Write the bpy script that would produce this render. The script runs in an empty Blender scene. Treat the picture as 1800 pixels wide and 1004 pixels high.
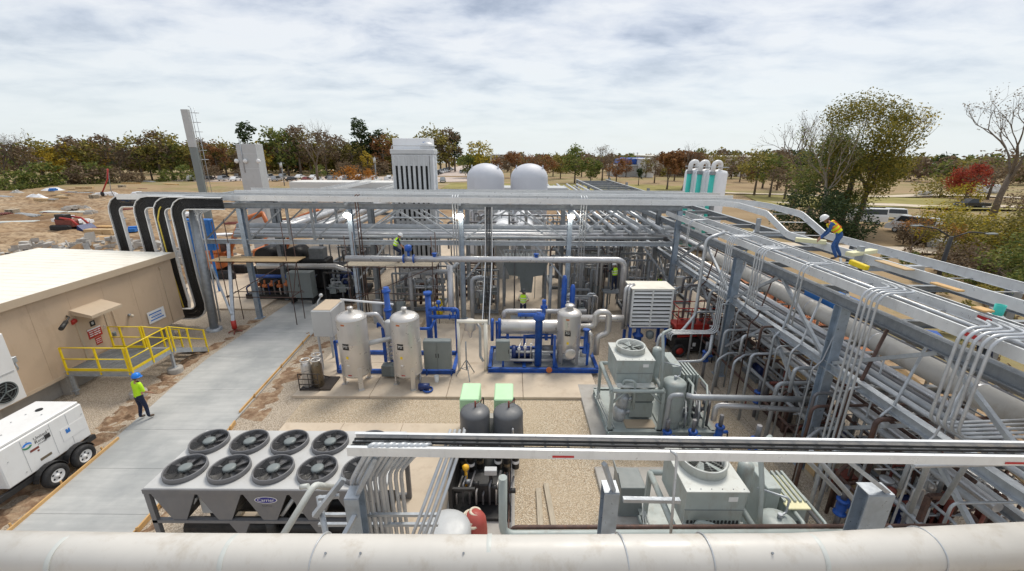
import bpy, bmesh, math, random
from mathutils import Vector, Matrix, Euler
random.seed(11)
R = math.radians
scene = bpy.context.scene
COL = scene.collection
# ---------------------------------------------------------------- camera model (pixels of the 1800x1004 photograph)
CAM_H = 10.0; FPX = 735.0; PT = math.atan((502 - 266.0) / FPX); ROLL = R(0.35)
S_, C_ = math.sin(PT), math.cos(PT)
def ray(px, py):
    a, b = (px - 900) / FPX, -(py - 502) / FPX
    x = a * math.cos(ROLL) - b * math.sin(ROLL)
    v = b * math.cos(ROLL) + a * math.sin(ROLL)
    return Vector((x, C_ + v * S_, v * C_ - S_))
def G(px, py, z=0.0):                      # point of a sight line at height z
    r = ray(px, py); t = (z - CAM_H) / r.z
    return Vector((r.x * t, r.y * t, z))
def V(px, py, Y):                          # point of a sight line at distance Y
    r = ray(px, py); t = Y / r.y
    return Vector((r.x * t, Y, CAM_H + r.z * t))
def W(px, py, X):                          # point of a sight line on the plane x = X
    r = ray(px, py); t = X / r.x
    return Vector((X, r.y * t, CAM_H + r.z * t))
# ---------------------------------------------------------------- mesh builder
def frame(d):
    d = d.normalized()
    up = Vector((0, 0, 1)) if abs(d.z) < .95 else Vector((0, 1, 0))
    s = d.cross(up).normalized()
    return s, s.cross(d).normalized()
class MB:
    def __init__(s): s.v = []; s.f = []; s.m = []; s.s = []; s.mi = 0
    def add(s, vs, fs, smooth=False):
        b = len(s.v); s.v += [Vector(p) for p in vs]
        for f in fs: s.f.append([i + b for i in f]); s.m.append(s.mi); s.s.append(smooth)
        return s
    def mat(s, i): s.mi = i; return s
    def hexa(s, c, ax, ay, az, bev=0):       # box from half-axis vectors, with chamfered edges
        c, ax, ay, az = Vector(c), Vector(ax), Vector(ay), Vector(az)
        if bev <= 0:
            vs = [c + ax * i + ay * j + az * k for k in (-1, 1) for j in (-1, 1) for i in (-1, 1)]
            return s.add(vs, [(0, 2, 3, 1), (4, 5, 7, 6), (0, 1, 5, 4), (2, 6, 7, 3), (0, 4, 6, 2), (1, 3, 7, 5)])
        A = [ax, ay, az]; L = [a.length for a in A]; k = [1 - min(bev / max(l, 1e-6), .45) for l in L]
        vs = []; ix = {}
        for sx in (-1, 1):
            for sy in (-1, 1):
                for sz in (-1, 1):
                    for w in range(3):
                        t = [sx, sy, sz]
                        q = [t[i] * (1 if i == w else k[i]) for i in range(3)]
                        ix[(sx, sy, sz, w)] = len(vs); vs.append(c + ax * q[0] + ay * q[1] + az * q[2])
        fs = []
        def quad(keys, n):
            ids = [ix[q] for q in keys]; a, b_, d = vs[ids[0]], vs[ids[1]], vs[ids[2]]
            if (b_ - a).cross(d - b_).dot(n) < 0: ids = ids[::-1]
            fs.append(ids)
        def key(d): return tuple(d)
        for w in range(3):
            o = [(w + 1) % 3, (w + 2) % 3]
            for sg in (-1, 1):
                ks = []
                for (p, q) in ((-1, -1), (1, -1), (1, 1), (-1, 1)):
                    t = [0, 0, 0]; t[w] = sg; t[o[0]] = p; t[o[1]] = q; ks.append((*t, w))
                quad(ks, A[w] * sg)
            for p in (-1, 1):
                for q in (-1, 1):
                    t0 = [0, 0, 0]; t1 = [0, 0, 0]; t0[w] = -1; t1[w] = 1
                    for t in (t0, t1): t[o[0]] = p; t[o[1]] = q
                    quad([(*t0, o[0]), (*t1, o[0]), (*t1, o[1]), (*t0, o[1])], A[o[0]] * p + A[o[1]] * q)
        for sx in (-1, 1):
            for sy in (-1, 1):
                for sz in (-1, 1): quad([(sx, sy, sz, 0), (sx, sy, sz, 1), (sx, sy, sz, 2)], ax * sx + ay * sy + az * sz)
        return s.add(vs, fs)
    def box(s, c, size, rz=0, bev=0):
        a, b = math.cos(rz), math.sin(rz)
        return s.hexa(c, Vector((a, b, 0)) * size[0] / 2, Vector((-b, a, 0)) * size[1] / 2, Vector((0, 0, size[2] / 2)), bev)
    def bx(s, x0, x1, y0, y1, z0, z1, bev=0):
        return s.box(((x0 + x1) / 2, (y0 + y1) / 2, (z0 + z1) / 2), (x1 - x0, y1 - y0, z1 - z0), 0, bev)
    def beam(s, p, q, w, h, bev=0):
        p, q = Vector(p), Vector(q); sd, up = frame(q - p)
        return s.hexa((p + q) / 2, (q - p) / 2, sd * w / 2, up * h / 2, bev)
    def ibeam(s, p, q, h=.3, b=.2, t=.02, side=None):
        p, q = Vector(p), Vector(q); sd, up = frame(q - p)
        if side: sd = Vector(side).normalized(); up = sd.cross((q - p).normalized())
        c, L = (p + q) / 2, (q - p) / 2
        for k in (-1, 1): s.hexa(c + up * k * (h / 2 - t / 2), L, sd * b / 2, up * t / 2)
        return s.hexa(c, L, sd * t / 2, up * (h / 2 - t))
    def channel(s, p, q, h=.12, b=.04, t=.006, out=1, up=(0, 0, 1)):  # C rail of a tray, flanges to one side
        p, q = Vector(p), Vector(q); up = Vector(up); sd = (q - p).cross(up).normalized() * out
        up = sd.cross((q - p).normalized()).normalized(); up = up if up.z >= 0 else -up
        c, L = (p + q) / 2, (q - p) / 2
        s.hexa(c, L, sd * t / 2, up * (h / 2 - t))
        for k in (-1, 1): s.hexa(c + up * k * (h / 2 - t / 2) + sd * (b / 2 - t / 2), L, sd * b / 2, up * t / 2)
        return s
    def path(s, pts, bend):
        pts = [Vector(p) for p in pts]
        if bend <= 0 or len(pts) < 3: return pts
        out = [pts[0]]
        for i in range(1, len(pts) - 1):
            a, b, c = pts[i - 1], pts[i], pts[i + 1]
            u, w = (a - b), (c - b); lu, lw = u.length, w.length; u.normalize(); w.normalize()
            ang = math.acos(max(-1, min(1, u.dot(w))))
            if ang > math.pi - .03: out.append(b); continue
            d = min(bend / math.tan(ang / 2), lu * .48, lw * .48); r = d * math.tan(ang / 2)
            cc = b + (u + w).normalized() * (r / math.sin(ang / 2))
            p0, p1 = b + u * d - cc, b + w * d - cc
            n = max(2, int((math.pi - ang) / .35))
            tot = p0.angle(p1); axis = p0.cross(p1)
            for k in range(n + 1): out.append(cc + Matrix.Rotation(tot * k / n, 3, axis) @ p0)
        out.append(pts[-1]); return out
    def tube(s, pts, r, n=8, bend=0, caps=True):
        P = s.path(pts, bend); N = len(P)
        rr = r if isinstance(r, (list, tuple)) else [r] * N
        sd, up = frame(P[1] - P[0]); rings = []; b0 = len(s.v); pd = (P[1] - P[0]).normalized()
        for i in range(N):
            d = (P[min(i + 1, N - 1)] - P[max(i - 1, 0)]).normalized()
            q = pd.rotation_difference(d); sd = q @ sd; up = q @ up; pd = d
            a = P[i] - P[i - 1] if i > 0 else d
            k = 1.0
            rings.append([P[i] + (sd * math.cos(2 * math.pi * j / n) + up * math.sin(2 * math.pi * j / n)) * rr[i] * k for j in range(n)])
        vs = [p for g in rings for p in g]; fs = []
        for i in range(N - 1):
            for j in range(n):
                fs.append((i * n + j, i * n + (j + 1) % n, (i + 1) * n + (j + 1) % n, (i + 1) * n + j))
        s.add(vs, fs, True)
        if caps:
            s.f.append([b0 + j for j in range(n)][::-1]); s.m.append(s.mi); s.s.append(False)
            s.f.append([b0 + (N - 1) * n + j for j in range(n)]); s.m.append(s.mi); s.s.append(False)
        return s
    def cyl(s, p, q, r, n=16): return s.tube([p, q], r, n)
    def lathe(s, prof, c=(0, 0, 0), n=24, axis=(0, 0, 1), smooth=True):   # prof: (radius, height)
        c = Vector(c); ax = Vector(axis).normalized(); sd, up = frame(ax)
        if abs(ax.z) > .95: sd, up = Vector((1, 0, 0)), Vector((0, 1, 0)) * (1 if ax.z > 0 else -1)
        else: sd, up = up.cross(ax), up
        vs = []; fs = []
        for (r, h) in prof:
            for j in range(n):
                a = 2 * math.pi * j / n; vs.append(c + ax * h + (sd * math.cos(a) + up * math.sin(a)) * max(r, 1e-4))
        for i in range(len(prof) - 1):
            for j in range(n): fs.append((i * n + j, i * n + (j + 1) % n, (i + 1) * n + (j + 1) % n, (i + 1) * n + j))
        fs.append(list(range(n))[::-1]); fs.append([(len(prof) - 1) * n + j for j in range(n)])
        s.add(vs, fs[:-2], smooth); return s.add([vs[j] for j in range(n)], [list(range(n))[::-1]]).add([vs[(len(prof) - 1) * n + j] for j in range(n)], [list(range(n))])
    def prism(s, poly, off):                 # extrude a 3-D polygon by a vector
        poly = [Vector(p) for p in poly]; off = Vector(off); n = len(poly)
        nr = sum(((poly[(i + 1) % n] - poly[i]).cross(poly[(i + 2) % n] - poly[(i + 1) % n]) for i in range(n)), Vector())
        if nr.dot(off) > 0: poly = poly[::-1]
        vs = poly + [p + off for p in poly]
        fs = [list(range(n)), [n + i for i in range(n)][::-1]] + [(i, n + i, n + (i + 1) % n, (i + 1) % n) for i in range(n)]
        return s.add(vs, fs)
    def ell(s, c, r, n=14, m=8, rot=None):
        c = Vector(c); r = Vector(r) if not isinstance(r, (int, float)) else Vector((r, r, r))
        vs = []; fs = []
        for i in range(m + 1):
            t = math.pi * i / m
            for j in range(n):
                a = 2 * math.pi * j / n
                p = Vector((math.sin(t) * math.cos(a) * r.x, math.sin(t) * math.sin(a) * r.y, -math.cos(t) * r.z))
                vs.append(c + (rot @ p if rot else p))
        for i in range(m):
            for j in range(n): fs.append((i * n + j, i * n + (j + 1) % n, (i + 1) * n + (j + 1) % n, (i + 1) * n + j))
        return s.add(vs, fs, True)
    def ring(s, c, R0, r, axis=(0, 0, 1), n=24, m=6):
        c = Vector(c); ax = Vector(axis).normalized(); sd, up = frame(ax)
        pts = [c + (sd * math.cos(2 * math.pi * j / n) + up * math.sin(2 * math.pi * j / n)) * R0 for j in range(n + 1)]
        return s.tube(pts, r, m, caps=False)
    def text(s, body, o, right, upv, size, off=.004):
        cu = bpy.data.curves.new('lettering', 'FONT'); cu.body = body; cu.size = size; cu.align_x = 'CENTER'; cu.align_y = 'CENTER'
        cu.resolution_u = 2
        ob = bpy.data.objects.new('lettering', cu); COL.objects.link(ob)
        dg = bpy.context.evaluated_depsgraph_get(); me = ob.evaluated_get(dg).to_mesh()
        o, right, upv = Vector(o), Vector(right).normalized(), Vector(upv).normalized(); nn = right.cross(upv)
        vs = [o + right * v.co.x + upv * v.co.y + nn * off for v in me.vertices]; fs = [list(p.vertices) for p in me.polygons]
        bpy.data.objects.remove(ob); bpy.data.curves.remove(cu)
        return s.add(vs, fs)
    def plate(s, o, right, upv, w, h, t=.004):
        o, right, upv = Vector(o), Vector(right).normalized(), Vector(upv).normalized(); nn = right.cross(upv)
        return s.hexa(o + nn * t / 2, right * w / 2, upv * h / 2, nn * t / 2)
    def xform(s, M):
        s.v = [M @ p for p in s.v]; return s
def wloc(o):
    p = Vector()
    while o: p += o.location; o = o.parent
    return p
def build(mb, name, mat, parent=None, label=None, cat=None, group=None, kind=None):
    mats = mat if isinstance(mat, (list, tuple)) else [mat]
    me = bpy.data.meshes.new(name)
    lo = Vector((min(p.x for p in mb.v), min(p.y for p in mb.v), min(p.z for p in mb.v)))
    hi = Vector((max(p.x for p in mb.v), max(p.y for p in mb.v), max(p.z for p in mb.v)))
    o = (lo + hi) / 2; o.z = lo.z
    me.from_pydata([p - o for p in mb.v], [], mb.f)
    me.polygons.foreach_set('material_index', mb.m); me.polygons.foreach_set('use_smooth', mb.s)
    for m in mats: me.materials.append(m)
    ob = bpy.data.objects.new(name, me); COL.objects.link(ob)
    ob.location = o - wloc(parent) if parent else o
    if parent: ob.parent = parent
    return tag(ob, label, cat, group, kind)
def tag(o, label=None, cat=None, group=None, kind=None):
    if label: o['label'] = label
    if cat: o['category'] = cat
    if group: o['group'] = group
    if kind: o['kind'] = kind
    return o
def thing(name, label, cat, loc=(0, 0, 0), group=None):
    o = bpy.data.objects.new(name, None); COL.objects.link(o); o.location = loc; o.empty_display_size = .2
    return tag(o, label, cat, group)
def kids(o): return [c for c in bpy.data.objects if c.parent == o]
KID = {}
def copy_tree(o, loc=None, rz=None, label=None, parent=None, scale=None):
    c = o.copy(); COL.objects.link(c)
    if parent: c.parent = parent
    if loc is not None: c.location = loc
    if rz is not None: c.rotation_euler.z = rz
    if scale is not None: c.scale = scale if hasattr(scale, '__len__') else (scale,) * 3
    if label: c['label'] = label
    if o.name not in KID: KID[o.name] = [k.name for k in kids(o)]
    for k in KID[o.name]: copy_tree(bpy.data.objects[k], parent=c)
    return c
# ---------------------------------------------------------------- materials
def nodes(name):
    m = bpy.data.materials.new(name); m.use_nodes = True; nt = m.node_tree
    return m, nt, nt.nodes['Principled BSDF']
def mth(nt, op, a, b=None):
    n = nt.nodes.new('ShaderNodeMath'); n.operation = op
    for i, q in enumerate((a, b)):
        if q is None: continue
        if isinstance(q, (int, float)): n.inputs[i].default_value = q
        else: nt.links.new(q, n.inputs[i])
    return n.outputs[0]
def noise(nt, scale, detail=4, rough=.55, vec=None, stretch=None, dist=0):
    n = nt.nodes.new('ShaderNodeTexNoise'); n.inputs['Scale'].default_value = scale
    n.inputs['Detail'].default_value = detail; n.inputs['Roughness'].default_value = rough; n.inputs['Distortion'].default_value = dist
    if vec is None:
        tc = nt.nodes.new('ShaderNodeNewGeometry'); vec = tc.outputs['Position']
    if stretch:
        mp = nt.nodes.new('ShaderNodeMapping'); mp.inputs['Scale'].default_value = stretch; nt.links.new(vec, mp.inputs[0]); vec = mp.outputs[0]
    nt.links.new(vec, n.inputs['Vector']); return n.outputs['Fac']
def ramp(nt, fac, stops, interp='LINEAR'):
    n = nt.nodes.new('ShaderNodeValToRGB'); n.color_ramp.interpolation = interp; e = n.color_ramp.elements
    while len(e) > 1: e.remove(e[-1])
    e[0].position = stops[0][0]; e[0].color = (*stops[0][1], 1)
    for p, c in stops[1:]:
        q = e.new(p); q.color = (*c, 1)
    nt.links.new(fac, n.inputs[0]); return n.outputs[0]
def mix(nt, fac, a, b, mode='MIX'):
    n = nt.nodes.new('ShaderNodeMix'); n.data_type = 'RGBA'; n.blend_type = mode
    for k, q in ((0, fac), (6, a), (7, b)):
        if isinstance(q, (int, float)): n.inputs[k].default_value = q
        elif isinstance(q, tuple): n.inputs[k].default_value = (*q, 1)
        else: nt.links.new(q, n.inputs[k])
    return n.outputs[2]
def bump(nt, bs, h, st=.3, dist=.02):
    b = nt.nodes.new('ShaderNodeBump'); b.inputs['Strength'].default_value = st; b.inputs['Distance'].default_value = dist
    nt.links.new(h, b.inputs['Height']); nt.links.new(b.outputs[0], bs.inputs['Normal'])
def M(name, col, rough=.5, metal=0., var=.12, scale=2.5, dirt=None, dirt_amt=.35, bmp=0., bscale=60, rvar=.12, stretch=None, spec=None):
    m, nt, bs = nodes(name)
    f = noise(nt, scale, 5, .6, stretch=stretch)
    lo = tuple(max(0, c * (1 - var)) for c in col); hi = tuple(min(1, c * (1 + var)) for c in col)
    c = ramp(nt, f, [(.3, lo), (.7, hi)])
    if dirt:
        g = noise(nt, scale * 2.7, 6, .7, stretch=(1, 1, .35))
        k = ramp(nt, g, [(.52, (0, 0, 0)), (.74, (dirt_amt,) * 3)])
        c = mix(nt, k, c, dirt)
    nt.links.new(c, bs.inputs['Base Color'])
    r = ramp(nt, noise(nt, scale * 3, 3), [(.3, (max(.05, rough - rvar),) * 3), (.7, (min(1, rough + rvar),) * 3)])
    nt.links.new(r, bs.inputs['Roughness']); bs.inputs['Metallic'].default_value = metal
    if spec is not None: bs.inputs['Specular IOR Level'].default_value = spec
    if bmp: bump(nt, bs, noise(nt, bscale, 3), bmp, .01)
    return m
def emit(name, col, st):
    m, nt, bs = nodes(name); bs.inputs['Base Color'].default_value = (*col, 1)
    bs.inputs['Emission Color'].default_value = (*col, 1); bs.inputs['Emission Strength'].default_value = st
    return m
RUST = (.16, .07, .03); GRIME = (.10, .085, .065)
MT = dict(
    galv=M('galvanized_steel', (.43, .46, .49), .42, .45, .16, 5, (.30, .31, .32), .4),
    galvd=M('weathered_galvanized_steel', (.27, .29, .31), .5, .4, .18, 4, (.12, .10, .09), .3),
    bluegalv=M('bluish_galvanized_plate', (.38, .45, .53), .38, .5, .2, 3.5, (.5, .55, .6), .4),
    alu=M('aluminium_rail', (.78, .79, .79), .38, .35, .05, 2, (.42, .41, .40), .3),
    alud=M('aluminium_rung', (.45, .46, .47), .45, .5, .1, 2),
    insul=M('aluminium_pipe_jacket', (.55, .55, .56), .36, .6, .1, 1.4, (.33, .31, .29), .4),
    pipe=M('grey_painted_pipe', (.36, .38, .40), .45, .25, .14, 2, (.2, .19, .18), .35),
    piped=M('dark_pipe', (.17, .17, .18), .45, .3, .2, 2, RUST, .35),
    condt=M('rigid_conduit', (.52, .54, .56), .38, .4, .16, 3, (.4, .4, .4), .3),
    rustp=M('rusty_pipe', (.10, .06, .05), .6, .2, .3, 4, (.22, .09, .04), .5),
    ofwh=M('offwhite_pipe_coating', (.60, .575, .53), .42, 0, .06, 1.1, (.40, .34, .26), .6, bmp=.08, bscale=5),
    stain=M('brushed_stainless', (.60, .575, .545), .36, .5, .07, 1.2, (.48, .45, .41), .4, stretch=(1, 1, .25)),
    blue=M('blue_paint', (.014, .085, .38), .42, 0, .3, 3, (.12, .13, .16), .55),
    dblue=M('dark_blue_paint', (.012, .03, .13), .42, 0, .25, 3),
    cabg=M('cabinet_grey_green', (.19, .215, .215), .45, 0, .06, 1.5, (.13, .13, .12), .3),
    cabl=M('cabinet_light_grey', (.48, .49, .49), .45, .1, .05, 1.5, (.34, .33, .3), .3),
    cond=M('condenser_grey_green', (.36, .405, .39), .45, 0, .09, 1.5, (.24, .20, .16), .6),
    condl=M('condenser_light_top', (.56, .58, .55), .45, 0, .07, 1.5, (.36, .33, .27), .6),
    white=M('white_paint', (.76, .76, .75), .4, 0, .03, 1.2, (.55, .52, .47), .3),
    whtw=M('white_tower_panel', (.80, .81, .83), .45, 0, .03, .8, (.58, .58, .58), .3),
    fin=M('ribbed_fin_panel', (.56, .57, .58), .45, .2, .08, 1, (.28, .27, .26), .35),
    dome=M('pale_grey_tank_paint', (.58, .59, .63), .5, 0, .035, .4, (.44, .44, .46), .3),
    black=M('black_paint', (.018, .018, .019), .5, 0, .3, 3, (.06, .05, .045), .4),
    cable=M('black_cable', (.012, .012, .013), .45, 0, .4, 6),
    rubber=M('tyre_rubber', (.02, .02, .021), .75, 0, .3, 6, (.10, .08, .06), .4),
    dgrey=M('dark_grey_tank', (.115, .12, .128), .45, 0, .07, 1.5, (.17, .16, .15), .35),
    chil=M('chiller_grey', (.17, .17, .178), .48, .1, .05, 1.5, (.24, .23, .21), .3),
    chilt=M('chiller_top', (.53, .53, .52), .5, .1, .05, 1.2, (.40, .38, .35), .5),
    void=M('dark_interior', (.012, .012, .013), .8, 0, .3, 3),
    tan=M('tan_wall_panel', (.53, .40, .28), .62, 0, .04, .7, (.37, .265, .18), .45, bmp=.04, bscale=40),
    tanl=M('tan_trim', (.50, .40, .29), .55, 0, .04, .8, (.42, .32, .22), .3),
    roofc=M('cream_metal_roof', (.84, .80, .70), .42, 0, .03, .5, (.62, .55, .44), .45),
    yellow=M('safety_yellow', (.82, .60, .010), .4, 0, .07, 3, (.5, .35, .05), .3),
    red=M('red_paint', (.42, .03, .022), .42, 0, .15, 3, (.2, .03, .02), .4),
    rred=M('rusty_red_primer', (.21, .055, .04), .6, 0, .2, 3, RUST, .5),
    orange=M('orange_paint', (.52, .15, .04), .45, 0, .12, 3, (.3, .1, .04), .3),
    mint=M('mint_green_paint', (.50, .76, .47), .5, 0, .05, 1.5, (.42, .62, .38), .3),
    teal=M('teal_paint', (.04, .50, .42), .45, 0, .08, 2),
    green=M('green_paint', (.04, .24, .12), .5, 0, .1, 2),
    slab=M('pad_concrete', (.58, .485, .375), .85, 0, .10, .7, (.38, .28, .19), .5, bmp=.12, bscale=90),
    slabg=M('grey_footing_concrete', (.40, .38, .35), .85, 0, .12, 1.2, (.26, .22, .18), .5, bmp=.15, bscale=70),
    wood=M('weathered_timber', (.44, .38, .29), .8, 0, .18, 3, (.25, .2, .15), .4, stretch=(6, .8, 6)),
    ply=M('plywood', (.52, .37, .20), .75, 0, .14, 2, (.32, .21, .11), .4, stretch=(.6, 4, 4)),
    woodo=M('fresh_lumber', (.58, .36, .15), .75, 0, .14, 3, (.35, .2, .08), .4),
    lime=M('hi_vis_lime', (.52, .86, .02), .75, 0, .05, 8), limy=M('hi_vis_yellow', (.80, .80, .01), .75, 0, .05, 8),
    navy=M('navy_trousers', (.014, .022, .055), .85, 0, .3, 12), denim=M('blue_work_cloth', (.03, .09, .26), .85, 0, .25, 12),
    hatb=M('blue_hard_hat', (.01, .20, .72), .3, 0, .04, 4), hatw=M('white_hard_hat', (.80, .80, .78), .3, 0, .03, 4), hatd=M('dark_hard_hat', (.05, .055, .06), .35, 0, .1, 4),
    skin=M('skin', (.42, .22, .14), .55, 0, .08, 20), boot=M('boot_leather', (.10, .07, .05), .7, 0, .2, 12),
    silv=M('reflective_tape', (.75, .75, .72), .35, .2, .04, 10), hvor=M('orange_harness', (.85, .20, .03), .7, 0, .05, 10),
    cream=M('cream_plastic', (.78, .74, .46), .5, 0, .05, 2), creamw=M('faded_fabric', (.62, .55, .44), .9, 0, .2, 12),
    exred=M('faded_red_coat', (.40, .075, .06), .5, 0, .12, 2, (.28, .07, .05), .4),
    bronze=M('bronze_canister', (.20, .16, .11), .35, .7, .15, 3, (.1, .08, .06), .4), brown=M('brown_steel', (.055, .045, .04), .5, .3, .2, 3),
    bldw=M('pale_wall', (.58, .53, .46), .8, 0, .08, .15, (.45, .40, .34), .3), bldg=M('white_building_wall', (.66, .65, .62), .8, 0, .06, .15),
    roofb=M('blue_roof', (.02, .08, .34), .6, 0, .2, .4), glass=M('dark_glass', (.03, .035, .04), .12, 0, .2, 2),
    prail=M('yellow_pole', (.72, .55, .08), .5, 0, .1, 3), tarp=M('blue_tarp', (.02, .16, .50), .6, 0, .2, 1.5),
    mortar=M('debris_grey', (.42, .40, .37), .85, 0, .25, 1.5, (.25, .2, .15), .5), lampw=emit('lit_lamp_lens', (1., .95, .82), 22),
    gold=M('amber_valve_cap', (.75, .40, .02), .4, 0, .1, 4), pinkst=M('pipe_stencil_red', (.50, .03, .03), .5, 0, .06, 4),
)
# ================================================================ camera, sky, sun
cd = bpy.data.cameras.new('camera'); cam = bpy.data.objects.new('camera', cd); COL.objects.link(cam)
cd.sensor_width = 36; cd.lens = 36 * FPX / 1800; cd.clip_start = .05; cd.clip_end = 8000
cam.matrix_world = Matrix.Translation((0, 0, CAM_H)) @ Matrix.Rotation(math.pi / 2 - PT, 4, 'X') @ Matrix.Rotation(ROLL, 4, 'Z')
scene.camera = cam
vs = scene.view_settings; vs.view_transform = 'Standard'; vs.look = 'None'; vs.gamma = 1; vs.exposure = 0.86
wd = bpy.data.worlds.new('World'); scene.world = wd; wd.use_nodes = True; nt = wd.node_tree
bg = nt.nodes['Background']; bg.inputs['Strength'].default_value = .1
sky = nt.nodes.new('ShaderNodeTexSky'); sky.sky_type = 'NISHITA'; sky.sun_disc = False
SUN_EL, SUN_AZ = R(58), R(28)           # azimuth from +Y towards +X
sky.sun_elevation = SUN_EL; sky.sun_rotation = SUN_AZ
tc = nt.nodes.new('ShaderNodeTexCoord'); sx = nt.nodes.new('ShaderNodeSeparateXYZ'); nt.links.new(tc.outputs['Generated'], sx.inputs[0])
zc = mth(nt, 'ADD', mth(nt, 'MAXIMUM', sx.outputs[2], 0.0), .17)
cb = nt.nodes.new('ShaderNodeCombineXYZ')
nt.links.new(mth(nt, 'DIVIDE', sx.outputs[0], zc), cb.inputs[0]); nt.links.new(mth(nt, 'DIVIDE', sx.outputs[1], zc), cb.inputs[1])
n1 = noise(nt, 2.3, 8, .58, cb.outputs[0], (.85, 1.15, 1), .25)
n2 = noise(nt, .9, 3, .5, cb.outputs[0], (.85, 1.15, 1), .2)
nn = mth(nt, 'ADD', mth(nt, 'MULTIPLY', n1, .68), mth(nt, 'MULTIPLY', n2, .42))
cl = ramp(nt, nn, [(.39, (2.2, 2.5, 3.05)), (.465, (3.1, 3.4, 3.95)), (.53, (3.95, 4.2, 4.6)), (.62, (4.75, 4.9, 5.1))])
hz = ramp(nt, sx.outputs[2], [(0, (1, 1, 1)), (.05, (.8, .8, .8)), (.22, (0, 0, 0))])
cl = mix(nt, hz, cl, (4.5, 4.85, 4.95))
skyc = mix(nt, ramp(nt, n1, [(.3, (.9,) * 3), (.75, (.97,) * 3)]), sky.outputs[0], cl)
nt.links.new(skyc, bg.inputs[0])
sl = bpy.data.lights.new('sun', 'SUN'); sl.energy = 1.5; sl.angle = R(22); sl.color = (1, .93, .82)
so = bpy.data.objects.new('sun', sl); COL.objects.link(so); so.location = (0, 0, 60)
sd = Vector((math.sin(SUN_AZ) * math.cos(SUN_EL), math.cos(SUN_AZ) * math.cos(SUN_EL), math.sin(SUN_EL)))
so.rotation_euler = sd.to_track_quat('Z', 'Y').to_euler()
# ================================================================ ground
def gmat():
    m, nt, bs = nodes('open_ground'); g = nt.nodes.new('ShaderNodeNewGeometry'); P = g.outputs['Position']
    sp = nt.nodes.new('ShaderNodeSeparateXYZ'); nt.links.new(P, sp.inputs[0])
    a = noise(nt, .09, 7, .62, P); b = noise(nt, 1.6, 6, .65, P); s = noise(nt, .5, 6, .65, P, (.16, 1, 1))
    dirt = ramp(nt, a, [(.3, (.15, .09, .05)), (.46, (.28, .18, .10)), (.58, (.42, .30, .185)), (.72, (.33, .21, .12))])
    dirt = mix(nt, ramp(nt, s, [(.45, (0,) * 3), (.65, (.55,) * 3)]), dirt, (.52, .43, .31))
    dirt = mix(nt, ramp(nt, b, [(.42, (0,) * 3), (.62, (.75,) * 3)]), dirt, (.15, .09, .05))
    grass = ramp(nt, noise(nt, .05, 6, .6, P, (.35, 1, 1)), [(.34, (.27, .19, .11)), (.47, (.36, .26, .155)), (.56, (.25, .215, .10)), (.7, (.42, .33, .22))])
    grass = mix(nt, ramp(nt, b, [(.4, (0,) * 3), (.7, (.4,) * 3)]), grass, (.22, .16, .08))
    w = mth(nt, 'ADD', sp.outputs[1], mth(nt, 'MULTIPLY', mth(nt, 'SUBTRACT', a, .5), 60))
    fx = mth(nt, 'MULTIPLY', mth(nt, 'ADD', sp.outputs[0], 45), 1.1)
    fac = mth(nt, 'MAXIMUM', mth(nt, 'MULTIPLY', mth(nt, 'SUBTRACT', w, 95), .05), mth(nt, 'MULTIPLY', mth(nt, 'SUBTRACT', sp.outputs[0], 19), .3))
    fac = mth(nt, 'MINIMUM', mth(nt, 'MAXIMUM', fac, 0), 1)
    c = mix(nt, fac, dirt, grass)
    nt.links.new(c, bs.inputs['Base Color']); bs.inputs['Roughness'].default_value = .95; bs.inputs['Specular IOR Level'].default_value = .15
    bump(nt, bs, mth(nt, 'ADD', b, mth(nt, 'MULTIPLY', noise(nt, 7, 4, .6, P), .4)), .7, .12)
    return m
def fbm(x, y):
    from mathutils import noise as N
    return N.fractal(Vector((x, y, 3.1)), .9, 2.1, 5)
def ground_h(x, y):
    k = max(0, min(1, (-21.5 - x) / 5)) * max(0, min(1, (170 - y) / 60)) * max(0, min(1, (y - 26) / 6))
    h = k * (.7 * fbm(x * .07, y * .09) + .6 * fbm(x * .22, y * .3))
    bump_ = 1.9 * math.exp(-((x + 37) / 9) ** 2 - ((y - 34) / 5.5) ** 2) + 1.2 * math.exp(-((x + 50) / 10) ** 2 - ((y - 43) / 5) ** 2)
    h += k * bump_ * (1 + .5 * fbm(x * .5, y * .5))
    k2 = max(0, min(1, (x - 20) / 6)) * max(0, min(1, (220 - y) / 60))
    h += k2 * (.35 * fbm(x * .06, y * .06) + .12 * fbm(x * .4, y * .4))
    h -= max(0, math.hypot(x, y) - 240) * .026
    return h - .02
def axis(lo, hi, step, far): 
    v = [lo + i * step for i in range(int((hi - lo) / step) + 1)]; s = step; a = v[0]; pre = []
    while a > -far: s *= 1.5; a -= s; pre.append(a)
    b = v[-1]; s = step; post = []
    while b < far: s *= 1.5; b += s; post.append(b)
    return pre[::-1] + v + post
gx, gy = axis(-95, 75, 1.15, 5500), axis(-6, 105, 1.15, 5500)
mb = MB(); nx = len(gx)
mb.add([(x, y, ground_h(x, y)) for y in gy for x in gx], [(j * nx + i, j * nx + i + 1, (j + 1) * nx + i + 1, (j + 1) * nx + i) for j in range(len(gy) - 1) for i in range(nx - 1)], True)
build(mb, 'ground', gmat(), kind='structure')
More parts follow.
